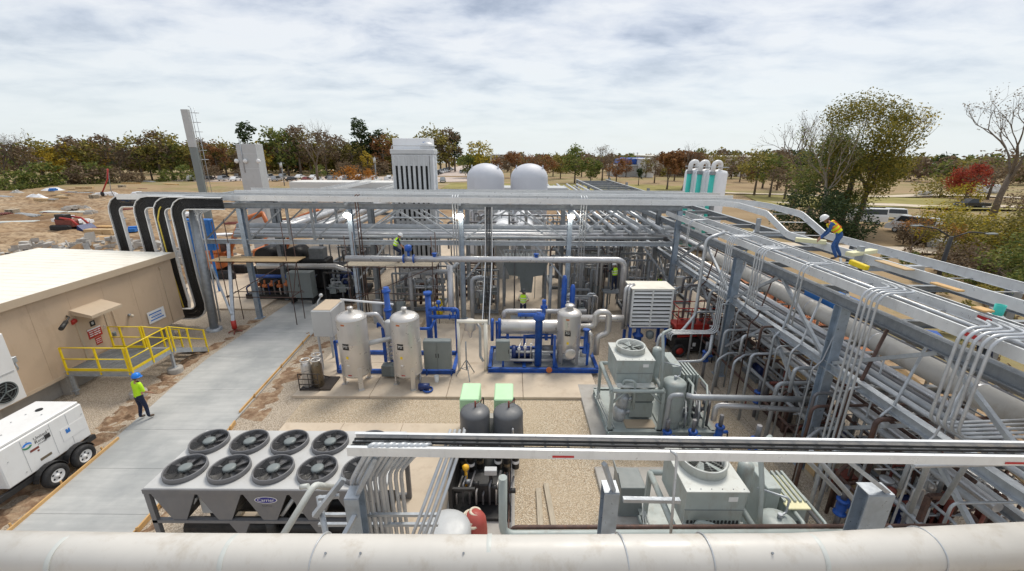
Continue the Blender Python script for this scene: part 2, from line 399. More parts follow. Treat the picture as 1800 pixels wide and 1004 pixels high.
def gravel_mat(name, lo, mid, hi, sc):
    m, nt, bs = nodes(name); v = nt.nodes.new('ShaderNodeTexVoronoi'); v.inputs['Scale'].default_value = sc
    g = nt.nodes.new('ShaderNodeNewGeometry'); nt.links.new(g.outputs['Position'], v.inputs['Vector'])
    sv = nt.nodes.new('ShaderNodeSeparateColor'); nt.links.new(v.outputs['Color'], sv.inputs[0])
    c = ramp(nt, sv.outputs[0], [(.05, lo), (.4, mid), (.95, hi)])
    c = mix(nt, ramp(nt, v.outputs['Distance'], [(.25, (0,) * 3), (.7, (.75,) * 3)]), c, tuple(q * .42 for q in lo))
    c = mix(nt, ramp(nt, noise(nt, .55, 5, .6), [(.4, (0,) * 3), (.65, (.45,) * 3)]), c, tuple(q * .8 for q in mid))
    nt.links.new(c, bs.inputs['Base Color']); bs.inputs['Roughness'].default_value = .9
    h = mth(nt, 'SUBTRACT', 1, v.outputs['Distance']); bump(nt, bs, h, .8, .03); return m
GRAV = gravel_mat('limestone_gravel', (.52, .395, .265), (.68, .55, .39), (.82, .73, .58), 30)
GRAVF = gravel_mat('fine_site_gravel', (.46, .37, .275), (.58, .485, .375), (.69, .605, .50), 30)
def sheet(name, poly, z, mat, kind='structure', th=0):
    mb = MB()
    if th: mb.prism([(p[0], p[1], z - th) for p in poly], (0, 0, th))
    else: mb.add([(p[0], p[1], z) for p in poly], [list(range(len(poly)))])
    return build(mb, name, mat, kind=kind)
rect = lambda a, b, c, d: [(a, c), (b, c), (b, d), (a, d)]
sheet('site_gravel', rect(-30, 17.5, -4, 60), .004, GRAVF)
sheet('gravel_bed', rect(-8.7, 8.9, 5.0, 15.32), .012, GRAV)
# walkway: broom-finished slabs with open joints
m, nt, bs = nodes('walkway_concrete')
st = noise(nt, 1.0, 6, .7, None, (.35, 5, 1)); bl = noise(nt, .45, 5, .6)
c = ramp(nt, st, [(.25, (.37, .375, .37)), (.5, (.44, .445, .435)), (.75, (.51, .515, .50))])
c = mix(nt, ramp(nt, bl, [(.38, (.7,) * 3), (.6, (0,) * 3)]), c, (.27, .285, .29))
c = mix(nt, ramp(nt, noise(nt, .8, 6, .7), [(.55, (0,) * 3), (.75, (.6,) * 3)]), c, (.50, .50, .485))
nt.links.new(c, bs.inputs['Base Color']); bs.inputs['Roughness'].default_value = .8; bump(nt, bs, noise(nt, 8, 3, .6, None, (.3, 8, 1)), .15, .01)
mb = MB()
ys = [3.2, 6.3, 9.35, 11.15, 13.15, 15.9, 18.9, 21.9, 25.0, 28.2, 31.5, 35]
lx = lambda y: -13.3 - max(0, min(1, (y - 7) / 11)) * 1.9
rx = lambda y: -10.15 - max(0, (y - 8)) * .085
for a, b in zip(ys, ys[1:]):
    a += .006; b -= .006
    mb.prism([(lx(a), a, -.1), (rx(a), a, -.1), (rx(b), b, -.1), (lx(b), b, -.1)], (0, 0, .17))
build(mb, 'walkway', m, kind='structure')
SLAB = MT['slab']
for i, (a, b, c_, d) in enumerate([(-9.25, 3.75, 15.35, 18.3), (-9.25, 3.75, 18.312, 23.2)]):
    mb = MB(); n = 4; w = (b - a) / n
    for k in range(n): mb.bx(a + k * w + .008, a + (k + 1) * w - .008, c_, d, -.1, .13, .015)
    build(mb, 'equipment_pad', SLAB, kind='structure')
mb = MB()
for k in range(3): mb.bx(-8.6 + k * 2.25 + .006, -8.6 + (k + 1) * 2.25 - .006, 5.2, 13.55, -.1, .13, .015)
build(mb, 'chiller_pad', SLAB, kind='structure')
build(MB().bx(-1.85, .12, 6.6, 14.2, -.1, .15, .02), 'compressor_pad', MT['slabg'], kind='structure')
build(MB().bx(2.95, 7.75, 12.1, 16.4, -.1, .14, .02), 'condenser_pad', MT['slabg'], kind='structure')
build(MB().bx(2.75, 6.6, 7.2, 11.3, -.1, .14, .02), 'condenser_pad', MT['slabg'], kind='structure')
mb = MB()
for k in range(5): mb.bx(-9 + k * 4.6, -9 + (k + 1) * 4.6 - .015, 25.6, 34, -.1, .11, .015)
for k in range(5): mb.bx(-9 + k * 4.6, -9 + (k + 1) * 4.6 - .015, 34.02, 47, -.1, .11, .015)
build(mb, 'back_pad', SLAB, kind='structure')
mb = MB()
for k in range(4): mb.bx(-30 + k * 3.4, -30 + (k + 1) * 3.4 - .02, 25.5, 41, -.1, .12, .02)
build(mb, 'compressor_pad', SLAB, kind='structure')
mb = MB()
build(MB().bx(9.2, 16.8, 3, 25, -.1, .05, .01), 'rack_slab', GRAVF, kind='structure')
# trench soil beside the walkway and by the trailer
def soil(name, x0, x1, y0, y1, st, amp, seed, follow=None):
    mb = MB(); nx_, ny_ = int((x1 - x0) / st) + 1, int((y1 - y0) / st) + 1
    def hh(i, j):
        e = min(i, nx_ - 1 - i, j, ny_ - 1 - j); k = min(1, e / 3)
        x, y = x0 + i * st, y0 + j * st
        return k * (amp * .55 + amp * fbm(x * .9 + seed, y * .9) + amp * .7 * fbm(x * 3 + seed, y * 3)) - .03
    mb.add([(x0 + i * st + .03 * random.uniform(-1, 1) + (follow(y0 + j * st) - x1 if follow else 0), y0 + j * st, hh(i, j)) for j in range(ny_) for i in range(nx_)],
           [(j * nx_ + i, j * nx_ + i + 1, (j + 1) * nx_ + i + 1, (j + 1) * nx_ + i) for j in range(ny_ - 1) for i in range(nx_ - 1)], False)
    return build(mb, name, SOIL, kind='structure')
m, nt, bs = nodes('clay_soil'); f = noise(nt, 2.2, 7, .7)
nt.links.new(ramp(nt, f, [(.3, (.11, .065, .038)), (.48, (.24, .15, .09)), (.58, (.36, .26, .17)), (.75, (.48, .38, .27))]), bs.inputs['Base Color']); bs.inputs['Roughness'].default_value = .95
bump(nt, bs, noise(nt, 9, 5, .7), .8, .05); SOIL = m
soil('trench_soil', -15.4, -13.25, 7.6, 13.2, .14, .26, 1, lambda y: lx(y) - .06)
soil('trench_soil', -15.9, -14.5, 13.0, 17.6, .14, .2, 5, lambda y: lx(y) - .03)
soil('trench_soil', -16.4, -15.15, 17.4, 24, .16, .14, 9, lambda y: lx(y) - .03)
soil('trench_soil', -10.35, -9.3, 7.2, 10.2, .16, .13, 13)
soil('trench_soil', -11.1, -9.3, 13.6, 21.5, .18, .10, 17)
soil('trench_soil', -12.2, -9.8, 21.2, 27, .2, .08, 21)
# formwork boards along the walkway
k = 0
for (p, q, lab) in (((-9.95, 10.4), (-10.55, 13.6), 'weathered form board along the walkway edge behind the chiller'),
              ((-10.75, 14.2), (-11.35, 21.5), 'long form board along the right walkway edge left of the stainless canisters'),
              ((-10.05, 7.4), (-10.3, 10.1), 'raw form board at the walkway edge beside the chiller leg'),
              ((-13.55, 8.2), (-14.1, 12.6), 'form board along the left walkway edge beside the trailer wheels')):
    mb = MB().beam((*p, .09), (*q, .09), .05, .16, .006)
    for t in (.15, .5, .85):
        x, y = p[0] + (q[0] - p[0]) * t, p[1] + (q[1] - p[1]) * t
        mb.box((x + (.05 if p[0] > -13 else -.05), y, .1), (.04, .04, .3))
    build(mb, 'form_board', MT['woodo'], label=lab, cat='board', group='form boards along the walkway')
# ================================================================ control building
X0 = -18.65; YE = 22.1; ZB, ZE = .9, 4.55
b = thing('control_building', 'long windowless tan metal building with a cream metal roof beside the concrete walkway', 'building', (X0 - 3.5, 12, 0))
mb = MB(); mb.bx(X0 - 7, X0, 1.5, YE, ZB, ZE)
for k in range(14):                                     # panel joints
    y = 3 + k * 1.5
    if y < YE - .3: mb.bx(X0 - .004, X0 + .006, y, y + .012, ZB, ZE)
build(mb, 'wall', MT['tan'], b)
mb = MB(); mb.bx(X0 - 6.9, X0 + .012, 1.5, YE + .01, ZB - .02, ZB + .12)
build(mb, 'base_channel', MT['tanl'], b)
mb = MB(); mb.bx(X0 - 6.6, X0 - .45, 1.7, YE - .4, .0, ZB - .03)
build(mb, 'skirt', MT['slabg'], b)
for k in range(8): build(MB().bx(X0 - .42, X0 - .08, 2 + k * 2.7, 2.35 + k * 2.7, 0, ZB - .03), 'footing', MT['slabg'], b)
mb = MB(); zr = ZE + .02
A = [(X0 + .16, 1.4, zr), (X0 + .16, YE + .15, zr), (X0 - 7.15, YE + .15, zr + .22), (X0 - 7.15, 1.4, zr + .22)]
mb.prism(A, (0, 0, .05))
for k in range(46):
    y = 1.6 + k * .45
    if y < YE + .1: mb.beam((X0 + .15, y, zr + .051), (X0 - 7.14, y, zr + .271), .014, .012)
rf = build(mb, 'roof', MT['roofc'], b)
mb = MB(); mb.bx(X0 + .16, X0 + .19, 1.4, YE + .18, ZE - .2, ZE + .1); mb.bx(X0 - 7.15, X0 + .158, YE + .152, YE + .18, ZE - .2, ZE + .09)
build(mb, 'fascia', MT['tanl'], b)
for k in range(22): build(MB().bx(X0 - 7.3, X0 - 7.16, 4 + k * .84, 4.14 + k * .84, ZE + .2, ZE + .34), 'gutter_bracket', MT['brown'], b)
d = build(MB().bx(X0 - .02, X0 + .03, 16.55, 17.72, 1.22, 3.3, .008), 'door', MT['tan'], b)
mb = MB(); mb.bx(X0 + .0, X0 + .05, 16.45, 16.545, 1.2, 3.4); mb.bx(X0, X0 + .05, 17.725, 17.82, 1.2, 3.4); mb.bx(X0, X0 + .05, 16.55, 17.72, 3.31, 3.4)
build(mb, 'door_frame', MT['tanl'], d)
build(MB().tube([(X0 + .03, 17.55, 2.2), (X0 + .1, 17.55, 2.2), (X0 + .1, 17.55, 2.32), (X0 + .03, 17.55, 2.32)], .014, 6, .02), 'handle', MT['galv'], d)
# entrance canopy (fixed)
mb = MB(); mb.prism([(X0, 16.4, 3.46), (X0, 17.85, 3.46), (X0 + .88, 17.85, 3.22), (X0 + .88, 16.4, 3.22)], (0, 0, .05)); mb.bx(X0 + .86, X0 + .89, 16.4, 17.85, 3.14, 3.218)
mb.prism([(X0, 16.4, 3.455), (X0 + .86, 16.4, 3.218), (X0 + .86, 16.4, 3.14), (X0, 16.4, 3.3)], (0, .02, 0)); mb.prism([(X0, 17.85, 3.455), (X0 + .86, 17.85, 3.218), (X0 + .86, 17.85, 3.14), (X0, 17.85, 3.3)], (0, -.02, 0))
build(mb, 'door_canopy', MT['tanl'], b)
mb = MB(); mb.tube([(X0 + .02, 21.28, 4.0), (X0 + .02, 21.28, .9)], .016, 6); mb.box((X0 + .04, 21.28, 4.02), (.08, .12, .1))
mb.tube([(X0 + .03, 18.15, 3.3), (X0 + .03, 18.15, 1.95), (X0 + .03, 18.5, 1.85)], .018, 6, .1)
build(mb, 'conduit', MT['tanl'], b)
t = thing('wall_camera', 'black tube shaped camera on a bracket beside the entrance canopy of the tan building', 'camera', (X0, 15.9, 3.15))
build(MB().tube([(X0, 16.25, 3.32), (X0 + .2, 16.15, 3.3), (X0 + .42, 15.75, 3.22)], .035, 8), 'bracket', MT['black'], t)
build(MB().cyl((X0 + .38, 15.82, 3.23), (X0 + .62, 15.36, 3.13), .085, 14), 'housing', MT['black'], t)
t = thing('alarm_bell', 'small round red alarm bell on the tan wall under the entrance canopy', 'alarm bell', (X0, 16.4, 3.0))
build(MB().lathe([(.10, .0), (.11, .03), (.08, .08), (.02, .1)], (X0 + .04, 16.42, 3.02), 16, (1, 0, 0)), 'gong', MT['red'], t)
build(MB().box((X0 + .02, 16.42, 2.98), (.04, .18, .2)), 'back_box', MT['red'], t)
def sign(label, name, c, w, h, face, ink, rows, x=X0, sub=None):
    s = thing(name, label, 'sign', (x, c[0], c[1] - h / 2))
    build(MB().plate((x + .035, c[0], c[1]), (0, 1, 0), (0, 0, 1), w, h, .012), 'panel', face, s)
    m_ = MB()
    for (fy, fz, fw, fh) in rows: m_.plate((x + .0475, c[0] + fy * w, c[1] + fz * h), (0, 1, 0), (0, 0, 1), fw * w, fh * h, .002)
    build(m_, 'lettering', ink, s); return s
lines = lambda zs, hh: [(random.uniform(-.02, .02) + o, z, l, hh) for z in zs for o, l in ((-.27, .28), (.05, .26), (.31, .18))]
sign('red danger sign with rows of white lettering, upper of two on the tan building door', 'warning_sign', (17.1, 2.2), .62, .44, MT['red'], MT['white'], [(0, .42, .98, .16)] + lines([.18, -.04, -.24], .09))
sign('small red notice under the wider red danger sign on the tan building door', 'warning_sign', (17.16, 1.78), .28, .34, MT['red'], MT['white'], lines([.25, 0, -.25], .07))
sign('small dark square placard above the red danger signs on the tan building door', 'placard', (17.12, 2.62), .22, .24, MT['black'], MT['cabl'], [(0, .05, .45, .5)])
sign('white rectangular sign with pale blue lettering near the right end of the tan wall', 'wall_sign', (20.35, 1.72), 1.05, .62, MT['white'], MT['tarp'], [(-.05, .26, .74, .10), (.02, .12, .6, .02), (-.02, -.02, .62, .09), (.05, -.14, .5, .02), (0, -.27, .8, .10)])
mb = MB(); mb.box((X0 + .05, 17.9, 1.75), (.1, .14, .22), 0, .01); mb.cyl((X0 + .1, 17.9, 1.78), (X0 + .14, 17.9, 1.78), .035, 10)
build(mb, 'card_reader', MT['cabg'], label='little grey box on the tan wall beside the door and red signs', cat='switch box')
t = thing('wall_lamp', 'small brass bulkhead lamp on the tan wall above the yellow side rail', 'lamp', (X0, 18.9, 2.2))
build(MB().cyl((X0, 18.9, 2.3), (X0 + .1, 18.9, 2.3), .07, 10), 'base', MT['galvd'], t)
build(MB().ell((X0 + .16, 18.9, 2.26), (.08, .07, .08)), 'globe', MT['creamw'], t)
# wall air conditioner
ax = -18.1
t = thing('wall_air_conditioner', 'tall white wall mounted air conditioner with a round fan on the tan building', 'air conditioner', (-18.4, 12.6, 1.15))
build(MB().bx(X0 + .01, ax, 11.55, 13.6, 1.15, 3.75, .03), 'cabinet', MT['white'], t)
build(MB().bx(ax, ax + .012, 11.62, 13.5, 2.28, 2.33), 'seam', MT['cabl'], t)
f_ = build(MB().lathe([(.37, 0), (.40, .03), (.385, .03), (.36, .005)], (ax, 13.02, 1.68), 28, (1, 0, 0)), 'fan_ring', MT['cabg'], t)
build(MB().cyl((ax + .003, 13.02, 1.68), (ax + .012, 13.02, 1.68), .36, 28), 'fan_opening', MT['void'], t)
mb = MB()
for k in range(5): mb.beam(Vector((ax + .018, 13.02, 1.68)), Vector((ax + .018, 13.02 + .34 * math.cos(k * 1.257), 1.68 + .34 * math.sin(k * 1.257))), .1, .01)
for r_ in (.1, .2, .3): mb.ring((ax + .03, 13.02, 1.68), r_, .005, (1, 0, 0), 20, 4)
build(mb, 'fan_grille', MT['cabg'], t)
mb = MB(); mb.box((ax - .2, 13.72, 2.62), (.2, .16, .22), 0, .01); mb.tube([(ax - .2, 13.75, 2.5), (ax - .2, 13.8, 2.2), (X0, 13.8, 2.0)], .03, 6, .1)
build(mb, 'junction_box', MT['galv'], t)
# ================================================================ yellow access platform
t = thing('access_platform', 'yellow railed steel platform and stairs at the door of the tan building', 'platform', (-17, 16, 0))
XO, XI, Y0, Y1, ZD = -15.75, X0 + .12, 15.4, 17.55, 1.2
XS = -17.0; YS = 19.65
mb = MB()
for k in range(30): mb.bx(XI, XO - .01, Y0 + .02 + k * .072, Y0 + .028 + k * .072 + .02, ZD - .03, ZD)
for k in range(12): x = XI + .1 + k * .22; mb.bx(x, x + .02, Y0 + .02, Y1 - .02, ZD - .032, ZD - .006)
build(mb, 'deck_grating', MT['galvd'], t)
mb = MB(); mb.channel((XI, Y0, ZD - .1), (XO, Y0, ZD - .1), .2, .06, .01, 1); mb.channel((XO, Y0 + .07, ZD - .1), (XO, Y1, ZD - .1), .2, .06, .01, -1); mb.channel((XI, Y1, ZD - .1), (XO - .07, Y1, ZD - .1), .2, .06, .01, -1)
mb.beam((XO, Y1 + .05, ZD - .12), (XO, YS, .12), .05, .22); mb.beam((XS, Y1 + .05, ZD - .12), (XS, YS, .12), .05, .22)
build(mb, 'frame', MT['galv'], t)
for k in range(6):
    f_ = (k + .7) / 6.2; y = Y1 + (YS - Y1) * f_; z = ZD - (ZD - .05) * f_
    build(MB().bx(XS + .04, XO - .04, y - .13, y + .13, z - .04, z), 'stair_tread', MT['galvd'], t)
for (x, y) in ((XO - .06, Y0 + .06), (XO - .06, Y1 - .06), (XI + .1, Y0 + .06)):
    build(MB().box((x, y, (ZD - .2) / 2 + .03), (.1, .1, ZD - .26)).box((x, y, .26), (.2, .2, .02)), 'post', MT['galv'], t)
def railing(pts, posts, toe=True):
    mb = MB(); P = [Vector(p) for p in pts]
    for h in (1.07, .56): mb.tube([p + Vector((0, 0, h)) for p in P], .025, 8, .05)
    for q in posts: mb.beam(Vector(q) - Vector((0, 0, .15)), Vector(q) + Vector((0, 0, 1.07)), .06, .06)
    if toe:
        for a, c_ in zip(P, P[1:]): mb.beam(a + Vector((0, 0, .07)), c_ + Vector((0, 0, .07)), .012, .12)
    return build(mb, 'handrail', MT['yellow'], t)
railing([(XI + .1, Y0, ZD), (XO, Y0, ZD)], [(XI + .1, Y0, ZD), ((XI + XO) / 2 + .1, Y0, ZD), (XO - .1, Y0, ZD)])
railing([(XO, Y0, ZD), (XO, Y1, ZD)], [(XO, Y0 + .03, ZD), (XO, (Y0 + Y1) / 2, ZD), (XO, Y1 - .05, ZD)])
railing([(XI + .1, Y1, ZD), (XS, Y1, ZD)], [(XI + .1, Y1, ZD), (XI + .6, Y1, ZD), (XS, Y1, ZD)])
for x in (XO, XS): railing([(x, Y1 + .05, ZD), (x, YS, .12)], [(x, Y1 + (YS - Y1) * q, ZD - (ZD - .12) * q) for q in (.06, .5, .97)], False)
for (x, y, l) in ((XO - .06, Y0 + .06, 'short round concrete pier under the near leg of the yellow platform'), (XO - .06, Y1 - .06, 'short round concrete pier under the far leg of the yellow platform, by the stairs')):
    build(MB().lathe([(.30, -.2), (.31, .2), (.29, .25), (.0, .25)], (x, y, 0), 20), 'concrete_pier', MT['slabg'], label=l, cat='footing', group='concrete piers of the yellow platform')
# ================================================================ trailer generator
t = thing('trailer_generator', 'white towable generator on a twin axle trailer beside the walkway', 'generator', (-14.9, 10.6, 0))
gx0, gx1, gy0, gy1, gz0, gz1 = -15.75, -14.3, 9.55, 12.0, .72, 2.05
mb = MB(); mb.bx(gx0, gx1, gy0, gy1, gz0, gz1 - .1, .03)
mb.prism([(gx0, gy0, gz1 - .1), (gx1, gy0, gz1 - .1), (gx1 - .06, gy0 + .12, gz1), (gx0 + .06, gy0 + .12, gz1)], (0, .001, 0))
mb.hexa(((gx0 + gx1) / 2, (gy0 + gy1) / 2, gz1 - .05), ((gx1 - gx0) / 2 - .03, 0, 0), (0, (gy1 - gy0) / 2 - .03, 0), (0, 0, .055), .04)
body = build(mb, 'housing', MT['white'], t)
mb = MB()
for y in (10.15, 10.95, 11.45): mb.bx(gx1, gx1 + .006, y, y + .008, gz0 + .08, gz1 - .16)
for (y, z) in ((9.75, 1.5), (10.05, .9), (10.3, 1.75), (10.9, 1.75), (11.9, 1.6)): mb.cyl((gx1, y, z), (gx1 + .015, y, z), .018, 8)
for (x, y) in ((-15.2, 10.2), (-14.8, 10.2), (-15.2, 11.2), (-14.7, 11.2), (-15.2, 10.8)): mb.cyl((x, y, gz1), (x, y, gz1 + .03), .02, 8)
build(mb, 'panel_joints', MT['cabl'], body)
build(MB().cyl((-15.05, 11.45, gz1), (-15.05, 11.45, gz1 + .03), .09, 16), 'exhaust_outlet', MT['void'], t)
build(MB().bx(-15.6, -14.7, 9.75, 10.05, gz1 + .006, gz1 + .02), 'rust_stain_plate', MT['rred'], t)
build(MB().bx(gx1, gx1 + .02, 10.75, 10.9, 1.5, 1.64, .004), 'latch', MT['black'], t)
mb = MB(); R3 = (0, 1, 0); U3 = (0, 0, 1)
mb.plate((gx1 + .001, 11.55, 1.28), R3, U3, .75, .42, .008)
build(mb, 'decal_panel', MT['white'], t)
mb = MB(); mb.plate((gx1 + .012, 11.38, 1.33), R3, U3, .13, .11, .002); mb.box((gx1 + .012, 11.34, 1.40), (.003, .05, .04)); mb.box((gx1 + .012, 11.42, 1.40), (.003, .05, .04))
build(mb, 'blue_emblem', MT['tarp'], t)
mb = MB(); o = Vector((gx1 + .006, 10.28, 1.62))
for s0, c0 in ((0, 0), (math.pi, 1)):
    pts = []
    for k in range(9):
        a = s0 + k / 8 * math.pi * .9; pts.append(o + Vector((0, math.cos(a) * .13, math.sin(a) * .10)))
    for k in range(8, -1, -1):
        a = s0 + k / 8 * math.pi * .9; pts.append(o + Vector((0, math.cos(a) * (.06 + .05 * (1 - k / 8)), math.sin(a) * .045)))
    mb.mat(c0).prism(pts, (.003, 0, 0))
build(mb, 'swirl_emblem', [MT['hatb'], MT['green']], t)
mb = MB(); mb.text('United', (gx1, 10.66, 1.70), R3, U3, .14, .008); mb.text('Rentals', (gx1, 10.68, 1.58), R3, U3, .14, .008); mb.text('POWER', (gx1, 10.66, 1.47), R3, U3, .07, .008)
build(mb, 'lettering', MT['black'], t)
mb = MB(); mb.plate((gx1, 10.42, 1.40), R3, U3, .24, .07, .006); mb.plate((gx1, 10.5, 1.3), R3, U3, .05, .05, .006)
build(mb, 'hazard_label', MT['rred'], t)
mb = MB(); mb.plate((gx1, 10.62, .98), R3, U3, .32, .08, .006); build(mb, 'lower_label', MT['bronze'], t)
mb = MB(); mb.text('United Rentals', ((gx0 + gx1) / 2, gy0, 1.68), (1, 0, 0), U3, .12, .008); mb.plate(((gx0 + gx1) / 2, gy0, 1.5), (1, 0, 0), U3, .9, .03, .005); build(mb, 'end_lettering', MT['black'], t)
mb = MB(); mb.cyl((-14.75, gy0 - .02, 1.1), (-14.75, gy0, 1.1), .08, 14); mb.bx(-15.0, -14.85, gy0 - .06, gy0, .75, .98); build(mb, 'outlet_box', MT['black'], t)
mb = MB()
for x in (gx0 + .1, gx1 - .05): mb.beam((x, 7.6 if x > -15 else 8.2, .58), (x, 12.1, .58), .1, .16)
mb.beam((gx1 - .05, 9.3, .58), (-15.0, 7.4, .56), .1, .14); mb.beam((gx0 + .1, 9.3, .58), (-15.0, 7.4, .56), .1, .14)
for y in (9.4, 10.6, 12.05): mb.beam((gx0 + .15, y, .58), (gx1 - .1, y, .58), .1, .12)
build(mb, 'trailer_frame', MT['black'], t)
for sx, x in ((1, -14.10), (-1, -15.95)):
    mb = MB()
    for y in (10.5, 11.38):
        prof = [(y + .43 * math.cos(a) * 1.02, .36 + .43 * math.sin(a)) for a in [R(q) for q in range(10, 171, 16)]]
        for (ya, za), (yb, zb) in zip(prof, prof[1:]): mb.beam((x, ya, za), (x, yb, zb), .26, .015) if False else mb.hexa((x - sx * .10, (ya + yb) / 2, (za + zb) / 2), (.09, 0, 0), (0, (yb - ya) / 2 * 1.05, (zb - za) / 2 * 1.05), Vector((0, -(zb - za), yb - ya)).normalized() * .008)
    build(mb, 'mudguard', MT['black'], t)
    for y in (10.5, 11.38):
        w = build(MB().lathe([(.21, -.1), (.33, -.1), (.36, -.06), (.36, .06), (.33, .1), (.21, .1), (.21, -.1)], (x, y, .36), 28, (sx, 0, 0)), 'wheel', MT['rubber'], t)
        m_ = MB().lathe([(.215, -.08), (.215, .085), (.19, .09), (.16, .05), (.07, .045), (.06, .09), (.001, .1)], (x, y, .36), 24, (sx, 0, 0))
        rim = build(m_, 'rim', MT['white'], w)
        m_ = MB()
        for k in range(5):
            a = k * 1.2566; m_.cyl((x + sx * .052, y + .12 * math.cos(a), .36 + .12 * math.sin(a)), (x + sx * .056, y + .12 * math.cos(a), .36 + .12 * math.sin(a)), .03, 8)
        build(m_, 'rim_holes', MT['void'], w)
# ================================================================ chiller
t = thing('air_cooled_chiller', 'long grey air cooled chiller with ten round fans on its top', 'chiller', (-6, 8.9, .13))
cx0, cx1, cy0, cy1, cz0, cz1 = -8.62, -2.95, 7.85, 10.0, 1.5, 2.42
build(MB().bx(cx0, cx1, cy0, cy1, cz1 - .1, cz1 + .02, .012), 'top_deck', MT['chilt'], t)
mb = MB(); mb.bx(cx0 - .01, cx1 + .01, cy0 - .03, cy0 - .002, cz1 - .12, cz1 + .0); mb.bx(cx0, cx1, cy0 - .02, cy0 + .08, cz0 - .08, cz0); mb.bx(cx0, cx1, cy1 - .08, cy1, cz0 - .08, cz0)
for y in (cy0 + .03, cy1 - .05):
    for x in (cx0 + .06, cx1 - .06): mb.bx(x - .06, x + .06, y - .05, y + .05, .28, cz1 - .125)
for x in (-6.55, -4.6):
    mb.prism([(x - .25, cy0, cz0 - .09), (x + .25, cy0, cz0 - .09), (x + .1, cy0, 1.1), (x + .1, cy0, .7), (x + .26, cy0, .16), (x - .26, cy0, .16), (x - .1, cy0, .7), (x - .1, cy0, 1.1)], (0, .06, 0))
mb.bx(cx0, cx1, cy0, cy0 + .1, .14, .28); mb.bx(cx0, cx1, cy1 - .1, cy1, .14, .28)
build(mb, 'frame', MT['chil'], t)
nV = 5; wv = (cx1 - cx0 - .24) / nV
for k in range(nV):
    xa = cx0 + .12 + k * wv; xm = xa + wv / 2
    mb = MB(); mb.prism([(xa + .02, cy0, cz1 - .13), (xa + wv - .02, cy0, cz1 - .13), (xm + .16, cy0, cz0 + .005), (xm - .16, cy0, cz0 + .005)], (0, .03, 0))
    p = build(mb, 'end_panel', MT['chil'], t)
    mb = MB(); mb.prism([(xa + .02, cy0 + .04, cz1 - .13), (xa + .05, cy0 + .04, cz1 - .13), (xm - .13, cy0 + .04, cz0), (xm - .16, cy0 + .04, cz0)], (0, 2.05, 0))
    mb.prism([(xa + wv - .05, cy0 + .04, cz1 - .13), (xa + wv - .02, cy0 + .04, cz1 - .13), (xm + .16, cy0 + .04, cz0), (xm + .13, cy0 + .04, cz0)], (0, 2.05, 0))
    build(mb, 'coil', MT['black'], t)
    if k == 2:
        m_ = MB(); o = Vector((xm + .0, cy0 - .008, cz1 - .30))
        for (rx_, rz_, mi, off) in ((.27, .098, 1, 0), (.25, .083, 0, -.003)):
            m_.mat(mi).prism([o + Vector((rx_ * math.cos(a), off, rz_ * math.sin(a))) for a in [2 * math.pi * q / 28 for q in range(28)]], (0, .004, 0))
        m_.mat(1).text('Carrier', o + Vector((0, -.003, 0)), (1, 0, 0), U3, .135, .003)
        build(m_, 'maker_badge', [MT['navyb'] if 'navyb' in MT else M('badge_blue', (.01, .012, .22), .35, 0, .02), MT['white']], p)
        m_ = MB(); m_.text('AquaForce', o + Vector((0, 0, -.17)), (1, 0, 0), U3, .055, .002); build(m_, 'lettering', MT['black'], p)
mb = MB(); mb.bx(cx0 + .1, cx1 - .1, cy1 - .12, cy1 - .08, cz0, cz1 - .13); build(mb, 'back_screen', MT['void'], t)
for x in (-7.55, -5.2): build(MB().bx(x - .05, x + .2, cy0 + .25, cy0 + .5, cz0 - .05, cz1 - .4), 'coil_header', MT['cabl'], t); build(MB().tube([(x - .35, cy0 + .12, cz0 + .05), (x, cy0 + .15, cz0 + .55)], .05, 8), 'header_pipe', MT['cabl'], t)
mb = MB()
for y in (8.4, 9.2): mb.tube([(cx0 + .3, y, .75), (cx1 - .3, y, .75)], .28 if y > 9 else .2, 14)
for x in (-7.5, -5.5): mb.cyl((x, 8.5, .3), (x, 8.5, 1.2), .22, 14)
mb.tube([(-5.85, 7.95, 1.4), (-5.85, 7.95, .95), (-5.85, 8.6, .9)], .13, 10, .2)
build(mb, 'compressor', MT['black'], t)
fanc = None
FY = (8.42, 9.42)
for j, y in enumerate(FY):
    for k in range(5):
        x = -8.02 + k * 1.085 - (.1 if j else 0)
        fr = build(MB().lathe([(.46, 0), (.47, .0), (.465, .12), (.45, .14), (.43, .12), (.42, .02)], (x, y, cz1 + .02), 36), 'fan_shroud', MT['chil'], t)
        build(MB().cyl((x, y, cz1 + .022), (x, y, cz1 + .03), .43, 30), 'fan_well', MT['void'], fr)
        m_ = MB()
        a0 = random.uniform(0, 1)
        for q in range(7):
            a = a0 + q * 2 * math.pi / 7; ca, sa = math.cos(a), math.sin(a)
            p0, p1 = Vector((x + .12 * ca, y + .12 * sa, cz1 + .08)), Vector((x + .40 * ca, y + .40 * sa, cz1 + .08)); tn = Vector((-sa, ca, 0))
            m_.prism([p0 - tn * .03 + Vector((0, 0, .03)), p0 + tn * .03 - Vector((0, 0, .03)), p1 + tn * .11 - Vector((0, 0, .05)), p1 - tn * .08 + Vector((0, 0, .05))], (0, 0, .012))
        build(m_, 'fan_blades', MT['black'], fr)
        m_ = MB().lathe([(.15, 0), (.15, .05), (.10, .07), (.001, .075)], (x, y, cz1 + .09), 20)
        build(m_, 'motor_hub', MT['cabg'], fr)
        m_ = MB()
        for r_ in [.17 + .04 * q for q in range(7)]: m_.ring((x, y, cz1 + .145), r_, .0028, (0, 0, 1), 24, 3)
        for q in range(8): m_.beam((x + .12 * math.cos(q * .785), y + .12 * math.sin(q * .785), cz1 + .14), (x + .44 * math.cos(q * .785), y + .44 * math.sin(q * .785), cz1 + .14), .005, .005)
        build(m_, 'guard_grille', MT['black'], fr)
